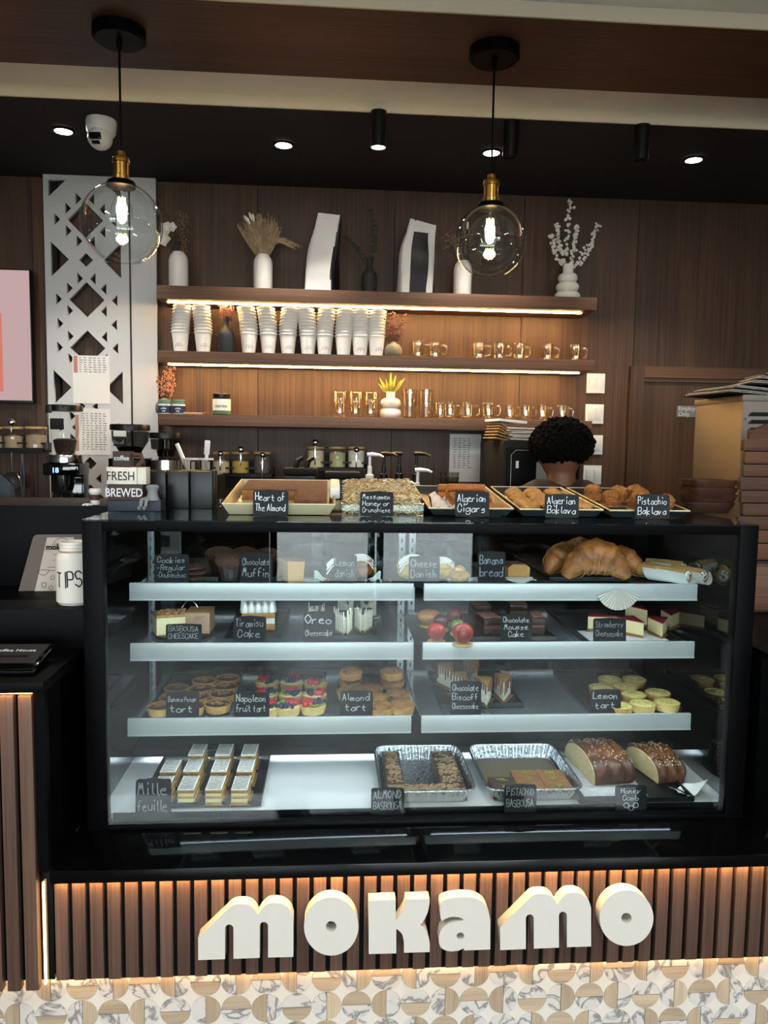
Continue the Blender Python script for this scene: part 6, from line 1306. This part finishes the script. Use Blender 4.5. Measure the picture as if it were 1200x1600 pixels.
# strawberry cheesecake
t = shelf_tray('strawberry_tray', 'black tray with patterned paper under the strawberry cheesecake', Z2, 920, 1072, 1009, 958)
o = MB().box(-.115, .10, .02, .145, .0034, .0042).build('patterned_paper', 'news_print', t)
for k, (px, py, rz, nm) in enumerate(((998, 984, 18, 'left of the cut block'), (1027, 985, -14, 'front right'), (1004, 966, 8, 'tallest at the back'), (1040, 972, -24, 'far right'), (958, 975, 60, 'lying behind the sign'))):
    t = wedge_slice(px, py, Z2, rz, .078, .052, .040 if k != 2 else .048, ('biscuit', 'cheesecake', 'jam'), 'strawberry_cheesecake_slice', 'cheesecake slice with dark red glaze, '+nm, grp='strawberry cheesecake slices')
for pa, pb, ya, yb, ln, lab, sd, dm in ((259, 315, 976, 1010, ['BASBOUSA', 'CHEESCAKE'], 'Basbousa Cheescake', 11, True), (364, 416, 964, 1004, ['Tiramisu', 'Cake'], 'Tiramisu Cake', 12, True), (473, 524, 957, 996, ['Oreo', 'Cheesecake'], 'Cheesecake in two lines beside white sided slices', 13, False), (782, 832, 961, 997, ['Chocolate', 'Mousse', 'Cake'], 'Chocolate Mousse Cake', 14, False), (926, 979, 967, 1007, ['Strawberry', 'Cheesecake'], 'Strawberry Cheesecake', 15, True)):
    shelf_sign(Z2, pa, pb, ya, yb, ln, lab, sd, dm, where='on the middle shelf')
# ------------------------------------------------------------------ row three: tarts
def tart_shell(R, h, m='crust'):
    return MB().lathe([(0, 0), (R*.88, 0), (R, h), (R*.965, h+.001), (R*.94, h-.002), (0, h-.004)], 36, cap=False, flute=18, fl=.012).mesh('crust', m)
TRd = .0345
sh1 = tart_shell(TRd, .020); sh2 = tart_shell(TRd, .020, 'crust_pale')
def tart(px, py, z, mk, name, label, grp, shell=None, seed=0, R=TRd):
    q = on(px, py, z+.022+TB); t = thing(name, label, 'tart', (q.x, q.y, z+TB+.0006), random.Random(seed).uniform(0, 6.28), grp); put('crust', shell or sh1, t); mk(t, random.Random(seed)); return t
def pecan(t, r):
    put('chocolate_filling', PEC[0], t); put('pecan_pieces', PEC[r.randrange(1, 4)], t)
PEC = [MB().lathe([(0, .0205), (TRd*.5, .0205), (TRd*.88, .0195), (TRd*.955, .0175)], 30, cap=False).mesh('chocolate_filling', 'choc')]
for s in range(3):
    r = random.Random(s); g = MB()
    for k in range(26): a, d = r.uniform(0, 6.28), r.gauss(0, .011); g.X(Matrix.Translation((d*cos(a), d*sin(a), .0215)) @ Matrix.Rotation(r.uniform(0, 3), 4, 'Z')).box(-.0035, .0035, -.0012, .0012, 0, .0022)
    PEC.append(g.mesh('pecan_pieces', 'nut'))
shelf_tray('tart_tray', 'brown lacquer tray of banana pecan tarts', Z3, 232, 358, 1112, 1056, 'tray_brown')
pos = [(319, 1062, 'back row middle'), (356, 1058, 'back row right'), (276, 1073, 'second row left'), (314, 1074, 'second row middle'), (352, 1071, 'second row right'), (269, 1088, 'third row left'), (308, 1087, 'third row middle'), (348, 1083, 'third row right'), (251, 1102, 'front left beside the sign'), (299, 1102, 'front middle behind the sign'), (340, 1098, 'front right')]
for k, (px, py, nm) in enumerate(pos): tart(px, py, Z3, pecan, 'banana_pecan_tart', 'chocolate topped pecan tart, '+nm, 'banana pecan tarts', seed=k)
# fruit tarts
def fruits(t, r):
    MB_c = CUST; put('custard', MB_c, t)
    b = MB(); s_ = MB(); kq = MB()
    a0 = r.uniform(0, 6.28)
    for k in range(15): a, d = a0+r.uniform(-1.2, 1.2), r.uniform(.003, .026); b.ball((d*cos(a), d*sin(a), .024+r.uniform(0, .006)), .0054, 8, 6)
    for k in range(7): a, d = a0+1.7+k*.3, .007+.017*((k*.37) % 1); s_.X(Matrix.Translation((d*cos(a), d*sin(a), .021)) @ Matrix.Rotation(a, 4, 'Z') @ Matrix.Rotation(.6, 4, 'Y')).lathe([(0, 0), (.0085, .002), (.0085, .007), (.004, .013), (0, .015)], 10, cap=False)
    for k in range(4): a, d = a0+4.1+k*.32, .019; kq.X(Matrix.Translation((d*cos(a), d*sin(a), .021)) @ Matrix.Rotation(a, 4, 'Z') @ Matrix.Rotation(-.5, 4, 'Y')).lathe([(0, 0), (.011, 0), (.011, .0025), (0, .0025)], 14, cap=False)
    b.m = None; b.build('blueberries', 'blueberry', t); s_.build('strawberries', 'strawberry', t); kq.build('kiwi_slices', 'kiwi', t)
CUST = MB().lathe([(0, .021), (TRd*.6, .021), (TRd*.95, .0178)], 30, cap=False).mesh('custard', 'custard')
shelf_tray('tart_tray', 'brown lacquer tray of fruit tarts', Z3, 392, 508, 1112, 1056, 'tray_brown')
pos = [(418, 1064, 'back left'), (456, 1064, 'back middle'), (493, 1065, 'back right'), (416, 1083, 'middle row left'), (455, 1083, 'middle of the tray'), (491, 1083, 'middle row right'), (418, 1103, 'front left by the sign'), (450, 1102, 'front middle'), (489, 1100, 'front right')]
for k, (px, py, nm) in enumerate(pos): tart(px, py, Z3, fruits, 'fruit_tart', 'custard tart topped with berries and kiwi, '+nm, 'fruit tarts', sh2, 40+k)
# almond tarts
ALM = [blob(MB(), (0, 0, .012), TRd*.98, TRd*.98, .011, 80+s, 26, 9, .10).mesh('almond_topping', 'almond_tart') for s in range(4)]
shelf_tray('tart_tray', 'dark tray of almond tarts', Z3, 533, 640, 1112, 1056, 'tray_brown')
pos = [(547, 1062, 0, 'back left'), (546, 1080, 0, 'second row left'), (580, 1074, 0, 'second row middle'), (614, 1063, 0, 'back right'), (589, 1090, 0, 'third row middle'), (622, 1082, 0, 'third row right'), (560, 1098, 0, 'front left behind the sign'), (594, 1103, 0, 'front middle'), (628, 1100, 0, 'front right'), (548, 1066, .034, 'stacked on top at the left'), (612, 1066, .034, 'stacked on top at the right')]
for k, (px, py, dz, nm) in enumerate(pos):
    t = tart(px, py, Z3, lambda t, r: put('almond_topping', ALM[r.randrange(4)], t), 'almond_tart', 'brown glazed almond tart, '+nm, 'almond tarts', seed=60+k)
    if dz: t.location.z += dz
# biscoff cheesecake
shelf_tray('cheesecake_tray', 'dark tray of caramel cheesecake slices', Z3, 690, 818, 1106, 1054)
for k, (px, py, rz, nm) in enumerate(((704, 1062, 8, 'back left'), (727, 1078, 10, 'behind the sign'), (741, 1058, 2, 'back middle'), (757, 1086, -4, 'right of the sign'), (783, 1080, -10, 'rightmost, standing apart'))):
    wedge_slice(px, py, Z3, rz, .082, .046, .058, ('biscuit', 'cream', 'nut'), 'caramel_cheesecake_slice', 'tall cheesecake slice dripping caramel, '+nm, 'cocoa', grp='caramel cheesecake slices')
# lemon tarts
LEM = [MB().lathe([(0, .0210), (TRd*.6, .0208), (TRd*.955, .0182)], 32, cap=False).mesh('lemon_curd', 'lemon')]
g = MB(); r = random.Random(4)
for k in range(40): a, d = r.uniform(0, 6.28), TRd*.85*math.sqrt(r.random()); g.box(d*cos(a)-.0006, d*cos(a)+.0007, d*sin(a)-.0006, d*sin(a)+.0006, .0205, .0219)
LEM.append(g.mesh('zest', 'zest')); LEM.append(MB().lathe([(0, 0), (.009, 0), (.009, .002), (0, .002)], 3, (0, 0, .0225), cap=False).mesh('lemon_wedge', 'custard'))
def lemons(t, r):
    put('lemon_curd', LEM[0], t); put('zest', LEM[1], t)
    if r.seeded: put('lemon_wedge', LEM[2], t)
shelf_tray('tart_tray', 'brown tray of lemon tarts', Z3, 922, 1066, 1112, 1052, 'tray_brown')
pos = [(953, 1060, 'back left', 1), (991, 1060, 'back right', 1), (939, 1073, 'second row left', 1), (977, 1072, 'second row right', 1), (948, 1087, 'behind the sign', 0), (990, 1084, 'third row middle', 0), (1028, 1081, 'third row right', 0), (968, 1101, 'front, beside the sign', 0), (1004, 1098, 'front middle', 0), (1042, 1096, 'front right', 0)]
for k, (px, py, nm, wedge) in enumerate(pos):
    tart(px, py, Z3, lambda t, r, w_=wedge: (put('lemon_curd', LEM[0], t), put('zest', LEM[1], t), put('lemon_wedge', LEM[2], t) if w_ else None), 'lemon_tart', 'yellow lemon tart in pastry shell, '+nm, 'lemon tarts', sh2, 100+k)
for pa, pb, ya, yb, ln, lab, sd, dm in ((259, 311, 1082, 1120, ['Banana Pecan', 'tort'], 'Banana Pecan tort', 16, False), (365, 421, 1083, 1120, ['Napoleon', 'fruit tart'], 'Napoleon fruit tart', 17, False), (531, 583, 1081, 1119, ['Almond', 'tart'], 'Almond tart', 18, False), (703, 753, 1066, 1102, ['Chocolate', 'Biscoff', 'Cheesecake'], 'Chocolate and Cheesecake in three lines', 19, False), (922, 971, 1079, 1114, ['Lemon', 'tart'], 'Lemon tart', 20, False)):
    shelf_sign(Z3, pa, pb, ya, yb, ln, lab, sd, dm, where='on the lowest shelf')
# ------------------------------------------------------------------ the deck
shelf_tray('mille_feuille_tray', 'black tray of mille feuille bars', Z0, 216, 408, 1262, 1160, rim=True)
chev = MB()
for j in range(9):
    y = .004+.0085*j; chev.tube([(-.017+.034*i/16, y+.0035*abs(((i/16*3) % 2)-1), .0406) for i in range(17)], .0010, 4)
for x in (-.0175, .0, .0175): pass
mfm = {'layers': MB().box(-.0205, .0205, 0, .078, 0, .006, .0015).box(-.0205, .0205, 0, .078, .016, .021, .0015).box(-.0205, .0205, 0, .078, .030, .036, .0015).mesh('pastry_layers', 'pastry_layer'), 'cream': MB().box(-.0195, .0195, .001, .077, .0062, .0158, .002).box(-.0195, .0195, .001, .077, .0212, .0298, .002).mesh('cream_layers', 'custard'),
       'icing': MB().box(-.0200, .0200, .0005, .0775, .0362, .0402, .0012).mesh('icing', 'icing'), 'feather': chev.mesh('feathered_lines', 'choc'), 'card': MB().box(-.024, .026, .0, .080, -.0012, -.0003).mesh('card', 'gold_card')}
for k, (px, py, nm) in enumerate(((264, 1202, 'left column, back'), (252, 1229, 'left column, front behind the sign'), (307, 1176, 'second column, back'), (300, 1201, 'second column, middle'), (292, 1229, 'second column, front'), (349, 1176, 'third column, back'), (343, 1201, 'third column, middle'), (335, 1229, 'third column, front'), (389, 1176, 'right column, back'), (383, 1201, 'right column, middle'), (375, 1229, 'right column, front'))):
    q = on(px, py, Z0+.045); t = thing('mille_feuille', 'white iced mille feuille bar, '+nm, 'pastry', (q.x, q.y-.018, Z0+TB+.0022), RAD(-1), 'mille feuille bars')
    for a, b in (('pastry_layers', 'layers'), ('cream_layers', 'cream'), ('icing', 'icing'), ('feathered_lines', 'feather'), ('card', 'card')): put(a, mfm[b], t)
def foil_tray(pbl, pbr, pfl, pfr, label):
    z = Z0+.034; bl, br, fl_, fr_ = on(*pbl, z), on(*pbr, z), on(*pfl, z), on(*pfr, z); yf = max((fl_.y+fr_.y)/2, 1.812); yb = min((bl.y+br.y)/2, 2.095)
    xa = at(pfl[0], pfl[1], (fl_.y+fr_.y)/2).x; xb = at(pfr[0], pfr[1], (fl_.y+fr_.y)/2).x; w = xb-xa; d = yb-yf
    t = thing('foil_tray', label, 'foil tray', ((xa+xb)/2, yf, Z0+.0008), group='foil trays on the deck'); h = .034
    def f(u, v):
        a = 2*pi*u; c, s_ = cos(a), sin(a); q = (abs(c)**10+abs(s_)**10)**-.1; k = 1+.010*sin(110*a)*(1 if v > .05 else 0); ins = .014*(1-v); return ((w/2-ins)*c*q*k, d/2+(d/2-ins)*s_*q*k, h*v)
    g = MB().grid(f, 300, 4, True); g.f.append(tuple(i*4 for i in range(300))[::-1]); g.build('foil_wall', 'foil', t, 12)
    MB().tube([((w/2+.003)*cos(a)*((abs(cos(a))**10+abs(sin(a))**10)**-.1), d/2+(d/2+.003)*sin(a)*((abs(cos(a))**10+abs(sin(a))**10)**-.1), h) for a in [2*pi*i/80 for i in range(80)]], .0028, 6, closed=True).build('rolled_rim', 'foil', t)
    return t, w, d
ft, w, d = foil_tray((577, 1161), (712, 1160), (597, 1246), (746, 1240), 'foil tray of almond basbousa on the lit deck')
zf = ft.location.z+.0012
def slab(name, pts, h, m, label, ft, grp):
    o = MB().prism(pts, 0, h).build(name, m); o.location = (ft.location.x, ft.location.y, zf); return tag(o, label, 'cake', grp)
mat('basbousa_dark', '3c2316', .5, bump=.4, bscale=120); mat('basbousa_gold', '8a5a26', .5, bump=.6, bscale=150, var=.25, scale=60); mat('syrup', '6a5a40', .25, bump=.2, bscale=60)
x = w/2-.018; r3 = random.Random(8)
def flaked(o, pts_fn, n, h):
    g = MB()
    for k in range(n):
        px_, py_ = pts_fn(); a = r3.uniform(0, 3.14); L = r3.uniform(.004, .0075); W_ = L*.55; g.X(Matrix.Translation((px_, py_, h+.0008)) @ Matrix.Rotation(a, 4, 'Z') @ Matrix.Rotation(r3.uniform(-.25, .25), 4, 'X')).prism([(L*cos(q), W_*sin(q)) for q in [i*pi/3 for i in range(6)]], 0, .0008)
    g.build('almond_flakes', 'flake', o)['kind'] = 'stuff'
o = slab('almond_basbousa', [(-x, .058), (-x+.045, .058), (-x+.045, d-.018), (-x, d-.018)], .026, 'basbousa_dark', 'left strip of almond basbousa with flaked almonds', ft, 'almond basbousa strips'); flaked(o, lambda: (r3.uniform(-x+.005, -x+.04), r3.uniform(.062, d-.022)), 130, .026)
o = slab('almond_basbousa', [(x-.060, .058), (x, .058), (x, d-.018), (x-.060, d-.018)], .026, 'basbousa_dark', 'right strip of almond basbousa with flaked almonds', ft, 'almond basbousa strips'); flaked(o, lambda: (r3.uniform(x-.055, x-.005), r3.uniform(.062, d-.022)), 150, .026)
o = slab('almond_basbousa', [(-x, .016), (x, .016), (x, .0575), (-x, .0575)], .025, 'basbousa_dark', 'front strip of almond basbousa with flaked almonds', ft, 'almond basbousa strips'); flaked(o, lambda: (r3.uniform(-x+.005, x-.005), r3.uniform(.02, .054)), 160, .025)
ft, w, d = foil_tray((719, 1156), (853, 1152), (766, 1241), (917, 1240), 'foil tray of pistachio basbousa on the lit deck'); x = w/2-.018; zf = ft.location.z+.0012
MB().box(-x, x, .016, d-.016, .0008, .0022).build('syrup_film', 'syrup', ft)
zf += .0016
pieces = [(-x, -x*.34, .016, .056, 'basbousa_dark', 'front left'), (-x*.33, x*.33, .016, .056, 'basbousa_gold', 'front middle'), (x*.34, x, .016, .056, 'basbousa_gold', 'front right'), (-x, -x*.34, .0565, .096, 'basbousa_dark', 'second row left'), (-x*.33, x*.33, .0565, .096, 'basbousa_gold', 'second row middle'), (x*.34, x, .0565, .096, 'basbousa_gold', 'second row right'), (-x*.33, x*.33, .0965, .136, 'basbousa_gold', 'third row middle'), (x*.34, x, .0965, .136, 'basbousa_gold', 'third row right')]
for xa, xb, ya, yb, m_, nm in pieces:
    o = MB().box(xa, xb, ya, yb, 0, .022, .002).build('pistachio_basbousa', m_); o.location = (ft.location.x, ft.location.y, zf); tag(o, 'square of basbousa with chopped pistachio, '+nm, 'cake', 'pistachio basbousa squares'); g = MB(); cx, cy = (xa+xb)/2, (ya+yb)/2
    for k in range(16): g.ball((cx+r3.gauss(0, .006), cy+r3.gauss(0, .004), .0235), .0022, 5, 4)
    g.build('chopped_pistachio', 'pistachio', o)
# honeycomb bread
t = shelf_tray('bread_tray', 'black tray with paper under the honeycomb bread', Z0, 905, 1085, 1256, 1160, rim=True)
MB().box(-.125, .04, .03, .27, .0034, .0042).build('patterned_paper', 'news_print', t)
def loaf(px, py, L, W_, H, rz, label, seed):
    q = on(px, py, Z0); r = random.Random(seed); t = thing('honeycomb_bread', label, 'bread', (q.x, q.y, Z0+.0055), RAD(rz), 'honeycomb bread halves')
    def f(u, v):     # rounded loaf with rows of domes
        a = pi*u; y = L*v; k = 1-.5*max(0, (v-.72)/.28)**2
        bump = .16*abs(sin(a*3.0))**.7*abs(sin(v*pi*3.2))**.7
        return (W_/2*cos(a)*(1+bump)*k, y, H*(sin(a)**.7)*(1+bump)*k+.001)
    MB().grid(f, 40, 46).build('crust', 'bread', t, 70)
    MB().prism([(W_/2*cos(pi*i/24)*.985, H*sin(pi*i/24)**.7*.985+.001) for i in range(25)], -.002, .0015, 'XZ').build('cut_face', 'crumb', t)
    MB().prism([(W_/2*cos(pi*i/24)*.985, H*sin(pi*i/24)**.7*.985+.001) for i in range(25)][:14], .01, .012, 'XZ')
    g = MB()
    for k in range(150):
        u, v = r.uniform(.18, .82), r.uniform(.02, .93); p = f(u, v); g.ball((p[0], p[1], p[2]+.0004), .0017, 5, 3, (1.4, .8, .7))
    g.build('sesame_seeds', 'sesame', t)['kind'] = 'stuff'; return t
loaf(905, 1206, .135, .195, .062, -84, 'left half of the seeded honeycomb bread showing pale crumb', 1)
loaf(1001, 1208, .100, .165, .058, -80, 'right half of the seeded honeycomb bread', 2)
q = on(1082, 1250, Z0); o = MB().grid(lambda u, v: (-.04+.085*u, -.01+.06*v+.02*u, .005+.05*(abs(u-.35)**1.3)*(1.2-v)+.006*sin(8*u+3*v)), 16, 10).build('printed_paper', 'paper'); o.location = (q.x, max(q.y, 1.815), Z0+.002); tag(o, 'curled printed paper at the right end of the bread tray', 'paper')
def comb(mb, w, h):
    for cx, cz in ((-.012, -.024), (0, -.031), (.012, -.024)):
        chalk_stroke(mb, [(cx+.0068*cos(RAD(60*k)), cz-h*.02+.0068*sin(RAD(60*k))) for k in range(7)], .0014)
for pa, pb, ya, yb, ln, lab, sd, dm, ex in ((211, 267, 1220, 1264, ['Mille', 'feuille'], 'Mille feuille', 21, True, None), (579, 632, 1233, 1271, ['ALMOND', 'BASBOUSA'], 'Almond Basbousa', 22, True, None), (787, 839, 1228, 1270, ['PISTACHIO', 'BASBOUSA'], 'Pistachio Basbousa', 23, True, None), (960, 1011, 1229, 1270, ['Honey', 'Comb'], 'Honey Comb with drawn hexagons', 24, False, comb)):
    shelf_sign(Z0, pa, pb, ya, yb, ln, lab, sd, dm, ex, 'on the deck', Y=1.7905)
# ================================================================== the person behind the case
PYY = 2.84; p = at(878, 700, PYY); hx = p.x; hz = at(878, 700, PYY).z
t = thing('person', 'person with black curly hair and dark brown shirt facing the back bar', 'person', (hx, PYY, .001)); HZ = hz
def remesh(o, vox, it=6):
    m = o.modifiers.new('merge', 'REMESH'); m.mode = 'VOXEL'; m.voxel_size = vox; m.use_smooth_shade = True
    s = o.modifiers.new('soften', 'SMOOTH'); s.iterations = it; s.factor = .5
b = MB(); sz = 1.335       # shoulder height
b.ball((0, .015, HZ-.015), .092, 20, 14, (.86, 1.05, 1.2)); b.ball((0, .085, HZ-.075), .05, 14, 10, (.9, 1, .8)); b.ball((0, .113, HZ-.04), .016, 10, 8, (.8, 1, 1.3))      # skull, jaw, nose
for s in (-1, 1): b.ball((s*.080, .02, HZ-.035), .018, 10, 8, (.5, .9, 1.5))
b.tube([(0, 0, HZ-.03), (0, -.004, HZ-.10), (0, -.012, sz+.01), (0, -.012, sz-.06)], [.052, .053, .060, .075], 18)
b.tube([(0, -.01, sz-.02), (0, -.012, sz-.12), (0, 0, 1.06), (0, 0, .92), (0, 0, .82)], [.09, .125, .115, .125, .12], 20)
b.tube([(-.165, -.01, sz-.035), (0, -.012, sz-.01), (.165, -.01, sz-.035)], [.05, .06, .05], 14)
fing = []
for s in (-1, 1):
    sh, el, wr = Vector((s*.175, -.01, sz-.045)), Vector((s*.235, .02, 1.08)), Vector((s*.13, .12, 1.14))
    b.tube([sh, (sh+el)/2+Vector((s*.008, 0, 0)), el], [.05, .045, .037], 14); b.tube([el, el+(wr-el)*.35, wr], [.038, .037, .025], 14); b.ball(el, .038, 12, 8)
    d = (wr-el).normalized(); side = Vector((0, 0, 1)); palm = wr+d*.05
    b.tube([wr, wr+d*.03, palm, palm+d*.03], [.024, .030, .034, .026], 12)
    for k, L in enumerate((.062, .072, .068, .052)):
        o_ = side*(.024-.016*k); a = palm+d*.03+o_; c = a+d*L*.5-Vector((-s*.012, 0, .0)); e = c+d*L*.3+Vector((s*-.004, .018, -.012)); b.tube([palm+o_*.8, a, c, e], [.010, .0092, .0086, .0072], 8)
    a = wr+d*.02+side*.028; b.tube([wr+d*.015+side*.01, a, a+d*.03+side*.014, a+d*.055+side*.012], [.013, .012, .010, .008], 8)
for s in (-1, 1):
    b.tube([(s*.085, 0, .84), (s*.092, .008, .47), (s*.092, -.01, .10), (s*.092, -.01, .05)], [.088, .058, .040, .042], 16); b.tube([(s*.092, -.04, .035), (s*.095, .06, .03), (s*.097, .14, .025)], [.036, .038, .026], 12)
body = b.build('body', 'skin', t); remesh(body, .009)
c = MB()
c.tube([(0, -.012, sz+.028), (0, -.012, sz-.01), (0, -.012, sz-.12), (0, 0, 1.06), (0, 0, .92), (0, 0, .80)], [.072, .098, .138, .128, .138, .138], 24)
c.tube([(-.175, -.01, sz-.04), (-.09, -.012, sz-.005), (.09, -.012, sz-.005), (.175, -.01, sz-.04)], [.060, .072, .072, .060], 16)
for s in (-1, 1): c.tube([(s*.170, -.01, sz-.035), (s*.205, .004, 1.20), (s*.215, .01, 1.15)], [.063, .060, .058], 16)
sh = c.build('shirt', 'shirt', t); remesh(sh, .011)
c = MB()
for s in (-1, 1): c.tube([(s*.080, 0, .90), (s*.085, 0, .80), (s*.093, .008, .46), (s*.093, -.01, .07)], [.10, .102, .072, .058], 18)
tr = c.build('trousers', 'black_matte', t); remesh(tr, .012)
c = MB(); r = random.Random(21); fc = Vector((0, .004, HZ+.010))
def hsurf(a, e):
    k = 1+.03*sin(3*a+1)+.02*sin(5*a)
    return fc+Vector((.113*cos(e)*cos(a)*k, .110*cos(e)*sin(a)*k, .098*sin(e) if e > 0 else .075*sin(e)))
c.ball(fc, 1, 32, 18, (.112, .106, .088))
for k in range(1500):
    a, e = r.uniform(0, 6.28), math.asin(r.uniform(-.80, 1))
    if sin(a) > .35 and e < .15: continue
    q = hsurf(a, e); c.ball(q+Vector((r.gauss(0, .003), r.gauss(0, .003), r.gauss(0, .003))), r.uniform(.005, .010), 6, 4)
c.build('hair', 'hair', t)
fx = MB()
for s in (-1, 1): fx.ball((s*.030, .105, HZ-.012), .009, 8, 6)
fx.build('eyes', 'ceramic_white', t); MB().box(-.024, .024, .126, .131, HZ-.095, HZ-.088, .002).build('mouth', 'choc_light', t)
